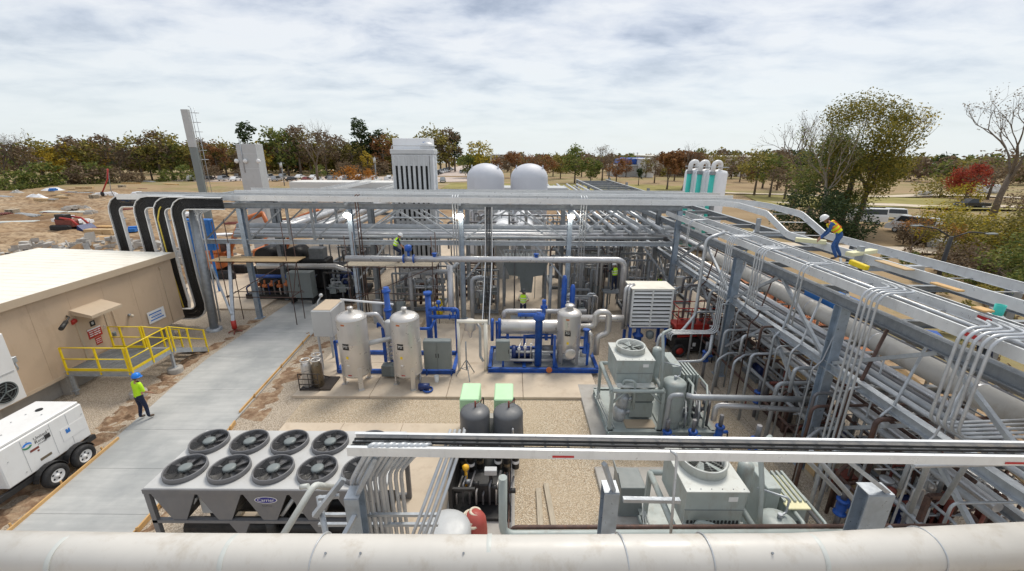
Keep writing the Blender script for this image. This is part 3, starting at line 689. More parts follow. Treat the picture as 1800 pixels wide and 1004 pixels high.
lab = ['short grey timber lying under the left end of the chiller', 'dark timber skid under the chiller, second from its left leg', 'long dark timber under the chiller below the badge', 'split timber under the chiller right of the funnel shaped leg', 'grey plank under the right half of the chiller']
for k, x in enumerate((-7.9, -7.3, -6.2, -5.3, -4.3)):
    build(MB().beam((x, 7.3 + (k % 2) * .1, .19), (x + .25, 9.4, .19), .16, .1, .008), 'timber', MT['wood'], label=lab[k], cat='timber', group='timbers under the chiller')
# ================================================================ canisters crate
t = thing('canister_rack', 'brown steel rack holding stainless canisters on the pad left of the tall vessels', 'rack', (-8.45, 16.2, .13))
mb = MB(); mb.bx(-9.1, -7.8, 15.75, 16.85, .14, .2)
for x in (-9.08, -8.25): mb.tube([(x, 15.72, .15), (x, 15.72, .95)], .022, 6)
for z in (.95, .7, .45, .2): mb.tube([(-9.08, 15.72, z), (-8.25, 15.72, z)], .02, 6)
mb.tube([(-8.66, 15.72, .2), (-8.66, 15.72, .95)], .018, 6); mb.tube([(-9.08, 15.72, .95), (-9.08, 16.8, .2)], .02, 6); mb.tube([(-8.25, 15.72, .95), (-8.25, 16.8, .2)], .02, 6)
build(mb, 'crate_frame', MT['brown'], t)
for i, (x, y, l) in enumerate(((-8.85, 16.05, 'open topped stainless canister at the left front of the brown rack'), (-8.4, 16.08, 'bronze tinted canister with a ring collar at the right front of the brown rack'), (-8.6, 16.55, 'stainless canister at the back of the brown rack'))):
    c_ = thing('canister', l, 'canister', (x, y, .2), 'stainless canisters in the brown rack')
    build(MB().lathe([(.19, 0), (.21, .04), (.21, 1.0), (.17, 1.1), (.14, 1.14)], (x, y, .2), 22), 'shell', MT['bronze'] if i == 1 else MT['stain'], c_)
    m_ = MB().ring((x, y, 1.44), .185, .03, (0, 0, 1), 22, 6)
    for q in range(3): m_.cyl((x + .18 * math.cos(q * 2.1), y + .18 * math.sin(q * 2.1), 1.28), (x + .18 * math.cos(q * 2.1), y + .18 * math.sin(q * 2.1), 1.44), .02, 6)
    build(m_, 'collar', MT['stain'], c_)
# ================================================================ equipment on the pads
PZ = .13
def head(r, h, n=6): return [(r * math.cos(a), h * math.sin(a)) for a in [math.pi / 2 * k / n for k in range(n + 1)]]
def shell_prof(r, z0, z1, hh): 
    hd = head(r, hh)
    return [(a, z0 - b_) for a, b_ in hd[::-1]] + [(a, z1 + b_) for a, b_ in hd]
def part(name, mat, parent, mb): return build(mb, name, mat, parent)
def tower_vessel(p, x, y, r, z0, z1, mat, nleg=4, badge=True, top=.10, nm='vessel', low=PZ):
    v_ = part(nm, mat, p, MB().lathe(shell_prof(r, z0, z1, r * .42), (x, y, 0), 36))
    for zz in (z0, z1, (z0 + z1) / 2 + .2): part('seam', mat, v_, MB().lathe([(r + .004, -.02), (r + .010, 0), (r + .004, .02)], (x, y, zz), 36))
    part('top_nozzle', mat, v_, MB().lathe([(top * .8, 0), (top * .8, .14), (top * 1.25, .14), (top * 1.25, .2), (top * 1.05, .24), (.01, .25)], (x, y, z1 + r * .38), 18))
    for q in range(nleg):
        a = math.pi / nleg + q * 2 * math.pi / nleg
        c_, s_ = math.cos(a), math.sin(a)
        part('leg', mat, v_, MB().box((x + (r - .02) * c_, y + (r - .02) * s_, (z0 + .35 + low) / 2), (.06, .20, z0 + .35 - low), a, .005).box((x + (r - .02) * c_, y + (r - .02) * s_, low + .015), (.22, .26, .03), a))
    if badge:
        zc = z0 + (z1 - z0) * .56
        def curved(zc, w, h, off, xo=0):
            m = MB(); n = 6
            a0 = -math.pi / 2 + xo / r
            pts = [a0 + (k / n - .5) * w / r for k in range(n + 1)]
            vs = [(x + (r + off) * math.cos(a), y + (r + off) * math.sin(a), z) for z in (zc - h / 2, zc + h / 2) for a in pts]
            return m.add(vs, [(k, k + 1, n + 2 + k, n + 1 + k) for k in range(n)])
        part('maker_badge', MT['black'], v_, curved(zc, .28, .28, .006, -.12))
        m_ = MB(); o = Vector((x + (r + .012) * math.cos(-math.pi / 2 - .12 / r), y + (r + .012) * math.sin(-math.pi / 2 - .12 / r), zc))
        m_.text('PSI', o, (1, -.2, 0), (0, 0, 1), .15, .006); part('lettering', MT['white'], v_, m_)
        part('orange_label', MT['orange'], v_, curved(z1 - .12, .16, .07, .005, -.15))
        part('yellow_label', MT['yellow'], v_, curved(zc - .5, .1, .12, .005, -.1))
        part('nameplate', MT['white'], v_, curved(zc - .85, .12, .06, .005, -.1))
        part('drain_label', MT['red'], v_, curved(z0 + .06, .16, .05, .005, -.08))
    return v_
def valve(p, x, y, z, mat, s=1., axis='z', nm='valve'):
    m_ = MB()
    if axis == 'z':
        m_.lathe([(.10 * s, 0), (.16 * s, .01), (.16 * s, .06 * s), (.11 * s, .08 * s), (.13 * s, .2 * s), (.13 * s, .3 * s), (.11 * s, .42 * s), (.16 * s, .44 * s), (.16 * s, .5 * s), (.1 * s, .51 * s)], (x, y, z), 14)
        m_.cyl((x, y, z + .25 * s), (x + .3 * s, y, z + .25 * s), .06 * s, 8)
    else:
        m_.cyl((x - .2 * s, y, z), (x + .2 * s, y, z), .1 * s, 12); m_.cyl((x - .2 * s, y, z), (x - .16 * s, y, z), .16 * s, 12); m_.cyl((x + .16 * s, y, z), (x + .2 * s, y, z), .16 * s, 12)
        m_.cyl((x, y, z), (x, y, z + .3 * s), .05 * s, 8); m_.lathe([(.06 * s, 0), (.13 * s, .02 * s), (.13 * s, .2 * s), (.05 * s, .24 * s)], (x, y, z + .28 * s), 12)
    return part(nm, mat, p, m_)
def cabinet(p, x0, x1, y0, y1, z0, z1, mat, doors=2, nm='electrical_cabinet'):
    c_ = part(nm, mat, p, MB().bx(x0, x1, y0, y1, z0, z1, .02))
    w = (x1 - x0) / doors
    for k in range(doors):
        d_ = part('cabinet_door', mat, c_, MB().bx(x0 + k * w + .012, x0 + (k + 1) * w - .012, y0 - .02, y0 - .001, z0 + .02, z1 - .05, .006))
        part('door_handle', MT['black'], d_, MB().bx(x0 + (k + 1) * w - .07 if k == 0 else x0 + k * w + .04, x0 + (k + 1) * w - .04 if k == 0 else x0 + k * w + .07, y0 - .035, y0 - .021, (z0 + z1) / 2 - .1, (z0 + z1) / 2 + .1))
    return c_
# ---- twin vessel skid
t = thing('vessel_skid', 'blue framed skid with twin tall stainless vessels and a two door grey cabinet', 'process skid', (-5.5, 17, PZ))
tower_vessel(t, -6.78, 16.35, .62, .82, 3.3, MT['stain'], 3)
tower_vessel(t, -4.52, 16.35, .60, .82, 3.3, MT['stain'], 3)
mb = MB()
for (a, c_) in (((-8.05, 17.3, .22), (-2.7, 17.3, .22)), ((-8.05, 19.2, .22), (-2.7, 19.2, .22)), ((-8.05, 17.3, .22), (-8.05, 19.2, .22)), ((-2.7, 17.3, .22), (-2.7, 19.2, .22)), ((-5.4, 17.3, .22), (-5.4, 19.2, .22))): mb.beam(a, c_, .16, .17)
for x in (-8.05, -7.45): mb.beam((x, 17.32, .3), (x, 17.32, 1.75), .1, .1)
mb.beam((-8.05, 17.32, 1.7), (-7.3, 17.32, 1.7), .1, .1)
for (x, y, z) in ((-8.05, 19.2, 2.4), (-5.9, 17.6, 2.3), (-5.0, 17.6, 2.4), (-3.7, 18.7, 2.9), (-2.75, 19.2, 2.3)): mb.beam((x, y, .3), (x, y, z), .12, .12)
mb.beam((-5.9, 17.6, 2.25), (-3.7, 17.6, 2.25), .1, .1); mb.beam((-3.7, 17.6, 2.25), (-3.7, 18.7, 2.25), .1, .1)
part('skid_frame', MT['blue'], t, mb)
a = V(678, 505, 17.9); part('blue_riser', MT['blue'], t, MB().tube([(a.x, 17.9, a.z), (a.x + .02, 17.9, .3)], .13, 12).cyl((a.x - .0, 17.9, 3.9), (a.x, 17.9, 4.0), .19, 12).cyl((a.x, 17.9, 3.0), (a.x, 17.9, 3.1), .19, 12))
part('blue_riser', MT['blue'], t, MB().tube([(-3.95, 18.5, .3), (-3.95, 18.5, 3.6)], .14, 12).cyl((-3.95, 18.5, 3.6), (-3.95, 18.5, 3.72), .2, 12))
for z in (2.55, 2.95): part('blue_header', MT['blue'], t, MB().tube([(-3.9, 18.3, z), (-2.55, 18.3, z), (-2.55, 18.3, z - .5)], .09, 10, .15))
part('inlet_pipe', MT['insul'], t, MB().tube([(-6.4, 16.9, 3.2), (-5.9, 17.0, 3.2), (-5.6, 17.2, 2.4), (-5.6, 17.3, 1.7)], .10, 12, .15))
part('inlet_pipe', MT['cabl'], t, MB().tube([(-6.3, 16.4, 2.05), (-5.5, 16.9, 2.05), (-5.3, 17.2, 2.05)], .11, 12, .12))
part('filter_housing', MT['cabl'], t, MB().lathe(shell_prof(.2, 2.15, 2.75, .12), (-5.45, 17.15, 0), 18))
for k in range(5):
    for x in (-5.55, -5.2):
        part('valve_body', MT['stain'] if k % 2 else MT['cabl'], t, MB().cyl((x - .12, 17.2, 1.85 - k * .22), (x + .12, 17.2, 1.85 - k * .22), .085, 10).cyl((x, 17.2, 1.85 - k * .22), (x, 16.95, 1.85 - k * .22), .05, 8))
for k in range(4): part('manifold_pipe', MT['blue'], t, MB().tube([(-5.0 + .12 * k, 17.0, .4), (-5.0 + .12 * k, 17.0, 1.7 + .15 * k), (-4.9 + .12 * k, 17.5, 1.8 + .15 * k)], .05, 8, .08))
valve(t, -2.75, 18.2, 2.6, MT['blue'], .9, 'x'); valve(t, -3.4, 18.2, 3.0, MT['blue'], .8, 'x'); valve(t, -5.9, 17.4, 2.5, MT['blue'], .8, 'x')
mb = MB(); mb.bx(-5.85, -5.05, 16.75, 17.15, .25, .78, .01)
for k in range(9): mb.bx(-5.85 + k * .045, -5.83 + k * .045, 16.73, 16.749, .27, .76)
part('finned_cover', MT['cabg'], t, mb)
cabinet(t, -3.95, -2.72, 16.9, 17.25, .55, 1.95, MT['cabg'])
mb = MB()
for x in (-3.9, -2.77): mb.beam((x, 17.1, .14), (x, 17.1, .55), .06, .06)
part('cabinet_stand', MT['blue'], t, mb)
p0, p1 = V(553, 545, 18.2), V(597, 530, 18.2)
jb = part('junction_cabinet', MT['cabl'], t, MB().bx(-9.0, -8.1, 17.4, 19.0, 1.9, 3.15, .02))
part('cabinet_rain_cap', MT['tanl'], jb, MB().bx(-8.95, -8.15, 17.5, 18.9, 3.152, 3.18, .008))
mb = MB()
for x in (-8.9, -8.2): mb.beam((x, 17.6, .14), (x, 17.6, 1.9), .08, .08); mb.beam((x, 18.8, .14), (x, 18.8, 1.9), .08, .08)
part('cabinet_stand', MT['galv'], t, mb)
part('white_crossover_pipe', MT['white'], t, MB().tube([(-8.1, 18.6, 3.28), (-5.45, 18.0, 3.28)], .055, 8))
part('strobe_light', MT['cabl'], t, MB().tube([(-9.15, 18.5, 2.4), (-9.15, 18.5, 3.2), (-9.05, 18.7, 3.4)], .03, 6).ell((-9.05, 18.7, 3.45), .09))
part('drain_hose', MT['piped'], t, MB().tube([(-4.0, 16.3, .9), (-3.95, 15.95, .5), (-3.95, 15.85, .16)], .05, 8, .1))
tt = thing('blue_pail', 'small blue motor with a coil of hose at the foot of the second tall vessel', 'motor', (-3.8, 15.9, PZ))
part('motor_body', MT['dblue'], tt, MB().cyl((-4.0, 15.85, .3), (-3.55, 15.85, .3), .15, 14).bx(-3.95, -3.6, 15.75, 15.95, .135, .2))
part('hose_coil', MT['blue'], tt, MB().ring((-3.6, 15.8, .17), .2, .025).ring((-3.6, 15.8, .21), .2, .025))
build(MB().lathe([(.09, 0), (.11, .3), (.10, .3), (.085, .02)], (-3.35, 16.55, PZ), 14), 'bucket', MT['white'], label='small white bucket on the pad in front of the two door cabinet', cat='bucket')
# ---- pump skid with horizontal vessel
t = thing('pump_skid', 'blue skid with a horizontal stainless vessel, a blue column and an upright stainless tank', 'process skid', (1.4, 18.5, PZ))
mb = MB()
for (a, c_) in (((-1.1, 17.45, .24), (4.1, 17.45, .24)), ((-1.1, 19.7, .24), (4.1, 19.7, .24)), ((-1.02, 17.45, .24), (-1.02, 19.7, .24)), ((4.02, 17.45, .24), (4.02, 19.7, .24)), ((.6, 17.45, .24), (.6, 19.7, .24)), ((2.1, 17.45, .24), (2.1, 19.7, .24))): mb.ibeam(a, c_, .2, .16, .02)
for (x, y, z) in ((-.75, 19.2, 1.95), (.62, 18.6, 1.5), (2.0, 18.9, 2.0), (2.0, 17.7, 1.9), (3.85, 19.2, 1.7), (3.6, 17.9, 1.4)): mb.beam((x, y, .3), (x, y, z), .11, .11)
mb.beam((-.75, 19.2, 1.1), (3.85, 19.2, 1.1), .09, .09); mb.beam((.62, 18.6, 1.45), (2.0, 18.9, 1.45), .08, .08)
part('skid_frame', MT['blue'], t, mb)
part('drip_deck', MT['galvd'], t, MB().bx(-.9, 3.95, 17.6, 19.6, .2, .26))
hv = part('horizontal_vessel', MT['stain'], t, MB().lathe(shell_prof(.36, -.55, 2.3, .16), (0, 19.0, 1.78), 28, (1, 0, 0)))
for x in (.35, 1.6): part('vessel_band', MT['stain'], hv, MB().lathe([(.365, -.02), (.375, 0), (.365, .02)], (x, 19, 1.78), 28, (1, 0, 0)))
for x in (-.2, 1.7): part('saddle', MT['blue'], hv, MB().bx(x - .07, x + .07, 18.75, 19.25, 1.15, 1.45))
c_ = part('blue_column', MT['blue'], t, MB().lathe([(.0, 0), (.17, 0), (.17, 2.35), (.27, 2.35), (.27, 2.45), (.27, 2.47), (.27, 2.57), (.12, 2.6), (.1, 2.66)], (1.25, 17.75, .35), 22))
m_ = MB()
for q in range(10): m_.cyl((1.25 + .23 * math.cos(q * .628), 17.75 + .23 * math.sin(q * .628), 2.66), (1.25 + .23 * math.cos(q * .628), 17.75 + .23 * math.sin(q * .628), 2.97), .02, 6)
part('flange_bolts', MT['blue'], c_, m_)
tower_vessel(t, 2.72, 18.35, .56, .95, 2.75, MT['stain'], 4, True, .18)
part('manway', MT['stain'], t, MB().lathe([(.2, 0), (.2, .12), (.27, .12), (.27, .2), (.2, .22), (.01, .24)], (2.75, 17.8, .98), 20, (0, -1, 0)))
cabinet(t, -.72, -.08, 17.35, 17.65, .75, 1.75, MT['cabg'], 1, 'control_box')
part('box_post', MT['blue'], t, MB().beam((-.4, 17.7, .3), (-.4, 17.7, 1.6), .1, .1))
for x in (-.95, -.6): part('blue_elbow', MT['blue'], t, MB().tube([(x, 19.0, 2.1), (x, 18.7, 2.3), (x, 18.6, 1.2)], .08, 8, .15))
part('pump', MT['dblue'], t, MB().cyl((.2, 18.2, .8), (1.0, 18.2, .8), .24, 18).cyl((-.0, 18.2, .8), (.2, 18.2, .8), .33, 18).bx(.1, 1.0, 18.0, 18.4, .3, .56))
part('motor', MT['piped'], t, MB().cyl((1.5, 18.5, .8), (2.0, 18.5, .8), .2, 16))
for k in range(4):
    x = .35 + .28 * k
    part('gauge_line', MT['stain'], t, MB().tube([(x, 17.9, .5), (x, 17.9, 1.2 + .12 * (k % 2)), (x + .15, 18.4, 1.35)], .035, 6, .06)); part('gauge', MT['white'], t, MB().cyl((x, 17.86, 1.15 + .1 * k), (x, 17.8, 1.15 + .1 * k), .075, 12))
part('cross_pipe', MT['stain'], t, MB().tube([(-.3, 17.85, .55), (2.0, 17.85, .55)], .07, 10)); part('cross_pipe', MT['cabl'], t, MB().tube([(-.1, 18.0, .9), (2.0, 18.0, .9)], .06, 10))
part('top_pipe', MT['insul'], t, MB().tube([(-.4, 19.9, 1.9), (-.4, 19.9, 2.25), (3.8, 19.9, 2.25)], .12, 12, .18))
part('blue_top_pipe', MT['blue'], t, MB().tube([(.3, 19.5, 2.2), (1.6, 19.5, 2.2), (1.6, 19.5, 3.0)], .1, 10, .1)); valve(t, 1.6, 19.5, 2.6, MT['blue'], .8, 'x')
part('loop_pipe', MT['stain'], t, MB().tube([(3.2, 18.8, 1.9), (4.05, 18.8, 1.9), (4.05, 18.8, 2.65), (4.7, 18.8, 2.65), (4.7, 18.8, 1.55), (4.15, 18.6, 1.45), (4.15, 18.6, .5)], .15, 14, .24))
part('loop_pipe', MT['stain'], t, MB().tube([(3.3, 19.1, 2.2), (4.9, 19.1, 2.2), (5.5, 19.1, 2.2)], .18, 14)); part('drain_pipe', MT['stain'], t, MB().tube([(3.3, 18.1, .75), (3.75, 18.1, .75), (3.75, 18.1, 1.75), (3.6, 18.2, 1.9)], .12, 12, .15))
part('blue_post_valve', MT['blue'], t, MB().lathe([(.16, 0), (.16, .1), (.1, .12), (.1, 1.1), (.16, 1.12), (.16, 1.2)], (3.5, 18.0, .9), 14))
part('drum_cap', MT['orange'], t, MB().cyl((1.75, 17.36, .32), (1.75, 17.3, .32), .14, 16))
m_ = MB().lathe([(.08, 0), (.09, .3)], (1.9, 17.1, PZ), 10)
# ---- louvered cooler
t = thing('louvered_cooler', 'pale cooler with a front of white horizontal louvers raised on a blue stand', 'cooler', (7, 20.3, PZ))
LX0, LX1, LY, LZ0, LZ1 = 6.0, 8.02, 19.6, 1.55, 3.52
part('casing', MT['cabl'], t, MB().bx(LX0, LX1, LY + .12, LY + 1.3, LZ0, LZ1, .01))
part('roof_panel', MT['roofc'], t, MB().bx(LX0 - .06, LX1 + .06, LY + .02, LY + 1.36, LZ1 + .003, LZ1 + .05, .01))
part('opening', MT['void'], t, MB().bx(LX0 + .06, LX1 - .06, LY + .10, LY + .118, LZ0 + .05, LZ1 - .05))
mb = MB()
for x in (LX0 + .03, (LX0 + LX1) / 2, LX1 - .03): mb.bx(x - .035, x + .035, LY, LY + .1, LZ0, LZ1)
mb.bx(LX0, LX1, LY + .004, LY + .1, LZ0 - .04, LZ0 + .03); mb.bx(LX0, LX1, LY + .004, LY + .1, LZ1 - .05, LZ1 + .0)
part('louver_frame', MT['white'], t, mb)
for k in range(9):
    z = LZ0 + .16 + k * .205
    for xa, xb in ((LX0 + .07, (LX0 + LX1) / 2 - .04), ((LX0 + LX1) / 2 + .04, LX1 - .07)):
        part('louver', MT['white'], t, MB().hexa(((xa + xb) / 2, LY + .04, z), ((xb - xa) / 2, 0, 0), (0, .05, .05), (0, -.006, .006)))
mb = MB()
for x in (LX0 + .1, LX1 - .1):
    for y in (LY + .2, LY + 1.2): mb.beam((x, y, PZ), (x, y, LZ0), .14, .14)
mb.bx(LX0, LX1, LY + .1, LY + 1.3, LZ0 - .14, LZ0 - .005)
part('stand', MT['blue'], t, mb)
for x in (LX0 - .3, LX0 - .12): part('downpipe', MT['insul'], t, MB().tube([(x, LY + .3, 1.3), (x, LY + .3, 3.5), (x + .3, LY + .6, 3.6)], .09, 10, .15))
part('blue_pump', MT['blue'], t, MB().lathe([(.2, 0), (.2, .5), (.28, .52), (.28, .6), (.12, .7), (.12, .95)], (6.55, LY + .3, .4), 16)); part('actuator', MT['cabg'], t, MB().lathe([(.1, 0), (.2, .1), (.2, .35), (.1, .42)], (7.1, LY + .1, .85), 14))
part('hand_wheel', MT['pipe'], t, MB().tube([(8.15, 19.9, 2.9), (8.15, 19.9, 3.6)], .05, 8).ring((8.15, 19.9, 3.3), .16, .02))
# ---- red scissor lift
t = thing('scissor_lift', 'red scissor lift with dark chassis parked behind the right rack column', 'scissor lift', (9.3, 19.9, 0))
part('chassis', MT['black'], t, MB().bx(8.35, 10.35, 19.5, 20.5, .25, .95, .04))
m_ = MB(); m_.plate((9.35, 19.499, .62), (1, 0, 0), (0, 0, 1), .16, .2, .004); m_.plate((9.25, 19.499, .42), (1, 0, 0), (0, 0, 1), .1, .05, .004); part('chassis_label', MT['white'], t, m_)
for x in (8.55, 10.15):
    for y in (19.45, 20.55):
        w = part('wheel', MT['rubber'], t, MB().lathe([(.2, -.1), (.33, -.1), (.36, -.05), (.36, .05), (.33, .1), (.2, .1), (.2, -.1)], (x, y + (-.12 if y < 20 else .12), .36), 22, (0, -1, 0))); part('hub', MT['red'], w, MB().lathe([(.2, -.05), (.2, .08), (.08, .1), (.01, .11)], (x, y + (-.12 if y < 20 else .12), .36), 18, (0, -1 if y < 20 else 1, 0)))
m_ = MB()
for k in range(3):
    z = 1.0 + k * .14
    for y in (19.65, 20.35): m_.beam((8.5, y, z), (10.2, y, z + .1), .05, .1); m_.beam((8.5, y + .06, z + .1), (10.2, y + .06, z), .05, .1)
part('scissor_arms', MT['red'], t, m_)
part('platform_deck', MT['red'], t, MB().bx(8.3, 10.45, 19.45, 20.55, 1.42, 1.58, .01))
m_ = MB()
for z in (2.05, 2.6): m_.tube([(8.33, 19.48, z), (10.42, 19.48, z), (10.42, 20.52, z), (8.33, 20.52, z), (8.33, 19.48, z)], .025, 6)
for x in (8.33, 9.0, 9.7, 10.42):
    for y in (19.48, 20.52): m_.tube([(x, y, 1.58), (x, y, 2.6)], .025, 6)
m_.bx(8.33, 10.42, 19.46, 19.475, 1.58, 1.75)
part('guard_rail', MT['red'], t, m_)
part('control_box', MT['black'], t, MB().bx(10.2, 10.45, 19.6, 19.9, 2.3, 2.6, .01))
# ---- condenser skids
def condenser(dx, dy, label, second):
    t = thing('condensing_unit', label, 'condensing unit', (4.5 + dx, 13.8 + dy, .14), 'grey green condensing units')
    P_ = lambda x, y, z: Vector((x + dx, y + dy, z))
    x0, x1, y0, y1, zt = 3.72 + dx, 5.05 + dx, 13.2 + dy, 14.62 + dy, 3.0
    mb = MB(); mb.prism([(x0, y0, zt), (x1, y0, zt), (x1 - .04, y0 + .03, 2.02), (x0 + .04, y0 + .03, 2.02)], (0, y1 - y0 - .03, 0))
    hood = part('fan_hood', MT['cond'], t, mb)
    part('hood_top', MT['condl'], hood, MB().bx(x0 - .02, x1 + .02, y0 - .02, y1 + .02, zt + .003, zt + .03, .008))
    m_ = MB()
    for q in range(14): m_.bx(x0 + .1 + q * .085, x0 + .14 + q * .085, y0 + .005, y0 + .028, 2.05, 2.2)
    if second: part('inlet_grille', MT['black'], hood, m_)
    cx, cy = (x0 + x1) / 2, (y0 + y1) / 2 + .1
    part('nameplate', MT['white'], hood, MB().bx(x1 - .4, x1 - .2, y0 - .002, y0 + .02, 2.75, 2.87)); part('panel_seam', MT['cabg'], hood, MB().bx(x0 + .01, x1 - .01, y0 + .001, y0 + .03, 2.50, 2.512))
    for q in range(6): part('bolt', MT['galvd'], hood, MB().cyl((x0 + .08 + q * .235, y0 + .06, zt + .03), (x0 + .08 + q * .235, y0 + .06, zt + .045), .012, 6))
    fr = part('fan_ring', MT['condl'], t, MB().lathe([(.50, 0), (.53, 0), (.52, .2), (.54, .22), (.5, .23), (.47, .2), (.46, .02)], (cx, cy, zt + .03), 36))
    part('fan_well', MT['cabg'], fr, MB().cyl((cx, cy, zt + .033), (cx, cy, zt + .05), .46, 30))
    m_ = MB()
    for q in range(5):
        a = q * 1.2566 + .3; ca, sa = math.cos(a), math.sin(a); tn = Vector((-sa, ca, 0)); b0 = Vector((cx, cy, zt + .14))
        m_.prism([b0 + Vector((ca, sa, 0)) * .08 - tn * .04, b0 + Vector((ca, sa, 0)) * .08 + tn * .04, b0 + Vector((ca, sa, 0)) * .43 + tn * .14 - Vector((0, 0, .05)), b0 + Vector((ca, sa, 0)) * .43 - tn * .06 + Vector((0, 0, .03))], (0, 0, .012))
    part('fan_blades', MT['cond'], fr, m_)
    m_ = MB()
    for r_ in [.1 + .06 * q for q in range(7)]: m_.ring((cx, cy, zt + .245), r_, .004, (0, 0, 1), 24, 3)
    for q in range(8): m_.beam((cx, cy, zt + .24), (cx + .5 * math.cos(q * .785), cy + .5 * math.sin(q * .785), zt + .24), .006, .006)
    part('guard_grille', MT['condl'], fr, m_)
    bx0, bx1, by0, by1 = 3.5 + dx, 7.35 + dx, 12.75 + dy, 15.6 + dy
    mb = MB()
    for (a, c_) in (((bx0, by0, .3), (bx1, by0, .3)), ((bx0, by1, .3), (bx1, by1, .3)), ((bx0 + .05, by0, .3), (bx0 + .05, by1, .3)), ((bx1 - .05, by0, .3), (bx1 - .05, by1, .3)), ((5.5 + dx, by0, .3), (5.5 + dx, by1, .3))): mb.ibeam(a, c_, .28, .14, .02)
    mb.bx(bx0 + .1, bx1 - .1, by0 + .1, by1 - .1, .34, .38)
    part('base_frame', MT['cond'], t, mb)
    fx0, fx1, fy0, fy1 = 3.55 + dx, 5.35 + dx, 12.85 + dy, 14.9 + dy
    mb = MB()
    for x in (fx0, fx1):
        for y in (fy0, fy1): mb.beam((x, y, .4), (x, y, 2.0), .11, .11); mb.box((x, y, .42), (.24, .24, .04))
    for z in (2.0,):
        for (a, c_) in (((fx0, fy0, z), (fx1, fy0, z)), ((fx0, fy1, z), (fx1, fy1, z)), ((fx0, fy0, z), (fx0, fy1, z)), ((fx1, fy0, z), (fx1, fy1, z))): mb.tube([a, c_], .075, 10)
    for x in (fx0, fx1): mb.tube([(x, fy0, 1.5), (x + (.45 if x == fx0 else -.45), fy0, 1.97)], .05, 8); mb.tube([(x, fy0, 1.55), (x, fy0 + .45, 1.97)], .04, 8)
    part('support_frame', MT['cond'], t, mb)
    m_ = MB()
    for k in range(7): m_.tube([(fx0 + .2, fy0 + .1 + .05 * k, 2.1 + .0 * k), (fx1 - .25, fy0 + .1 + .05 * k, 2.1), ], .022, 6)
    part('coil_header', MT['condl'], t, m_)
    for q, (x, z) in enumerate(((3.95, .95), (4.0, 1.5))):
        part('compressor', MT['galv'], t, MB().lathe([(.02, -.34), (.2, -.3), (.24, -.1), (.24, .12), (.17, .26), (.1, .34), (.1, .38)], (x + dx, 13.15 + dy, z), 18).ell((x + dx + .05, 13.0 + dy, z + .1), (.14, .12, .14), 10, 6).cyl((x + dx + .2, 13.1 + dy, z), (x + dx + .36, 13.1 + dy, z + .1), .06, 8))
    part('suction_line', MT['cond'], t, MB().tube([P_(3.95, 13.2, 1.7), P_(4.0, 13.1, 2.3), P_(4.35, 12.95, 2.35), P_(4.4, 13.0, 1.2)], .05, 8, .12))
    mo = part('motor_box', MT['cabg'], t, MB().bx(4.45 + dx, 5.25 + dx, 13.5 + dy, 14.6 + dy, .45, 1.55, .02))
    part('box_lid', MT['cond'], mo, MB().bx(4.43 + dx, 5.27 + dx, 13.47 + dy, 13.495 + dy, 1.2, 1.5, .004)); part('box_lid', MT['cond'], mo, MB().bx(4.43 + dx, 5.27 + dx, 13.47 + dy, 13.495 + dy, .5, 1.12, .004))
    part('drain_pan', MT['tanl'], t, MB().bx(4.2 + dx, 5.3 + dx, 12.95 + dy, 13.45 + dy, .385, .43, .008))
    tv = part('receiver_tank', MT['cond'], t, MB().lathe(shell_prof(.40, .75, 2.15, .16), (5.85 + dx, 13.2 + dy, 0), 28))
    part('tank_valve', MT['galv'], tv, MB().cyl(P_(5.85, 13.2, 2.3), P_(5.85, 13.2, 2.42), .05, 10).tube([P_(5.85, 13.2, 2.36), P_(6.05, 13.3, 2.36), P_(6.05, 13.3, 2.75), P_(5.5, 13.6, 2.75)], .025, 6, .06))
    part('tank_foot', MT['cond'], tv, MB().lathe([(.34, 0), (.34, .36)], (5.85 + dx, 13.2 + dy, .385), 24))
    for k in range(6):
        x = 6.3 + .17 * k; h = 1.0 + .35 * ((k * 5) % 3)
        part('process_line', (MT['pipe'], MT['cond'], MT['piped'])[k % 3], t, MB().tube([P_(x, 12.95 + .1 * (k % 2), .45), P_(x, 12.95 + .1 * (k % 2), h), P_(x + .2, 13.5, h + .15), P_(x + .2, 14.3, h + .15)], .04 + .012 * (k % 2), 8, .08))
    for k in range(4): valve(t, 6.35 + dx + .25 * k, 13.3 + dy, .7 + .3 * (k % 2), MT['piped'] if k % 2 else MT['galvd'], .7, 'x')
    m_ = MB()
    for k in range(5): m_.bx(6.5 + dx + .13 * k, 6.56 + dx + .13 * k, 14.0 + dy, 15.0 + dy, 1.1, 2.0)
    m_.bx(6.45 + dx, 7.15 + dx, 14.2 + dy, 14.8 + dy, .42, 1.098)
    part('heat_exchanger', MT['cond'], t, m_)
    cb_ = part('control_cabinet', MT['cond'], t, MB().bx(6.05 + dx, 6.4 + dx, 14.0 + dy, 15.2 + dy, .4, 2.35, .015))
    m_ = MB(); m_.lathe(shell_prof(.17, .9, 2.2, .12), (5.35 + dx, 13.9 + dy, .9), 18); m_.cyl(P_(5.35, 13.9, 1.0), P_(5.35, 13.9, 1.7), .1, 10)
    part('oil_separator', MT['cond'], t, m_)
    part('lifting_post', MT['cond'], t, MB().tube([P_(5.3, 12.95, 2.05), P_(5.35, 13.3, 3.2), P_(5.35, 13.6, 3.9), P_(5.75, 13.9, 3.9)], .055, 8, .12))
    m_ = MB()
    for q in range(3): m_.tube([P_(3.6 + .08 * q, 12.9, .45), P_(3.45 + .08 * q, 14.6, .5), P_(3.5, 15.0, .9)], .022, 6, .1)
    part('drain_lines', MT['condl'], t, m_)
    return t
condenser(0, 0, 'grey green condensing unit with a round top fan in front of the red scissor lift', False)
condenser(.1, -5.95, 'grey green condensing unit with a round top fan below the near cable tray', True)
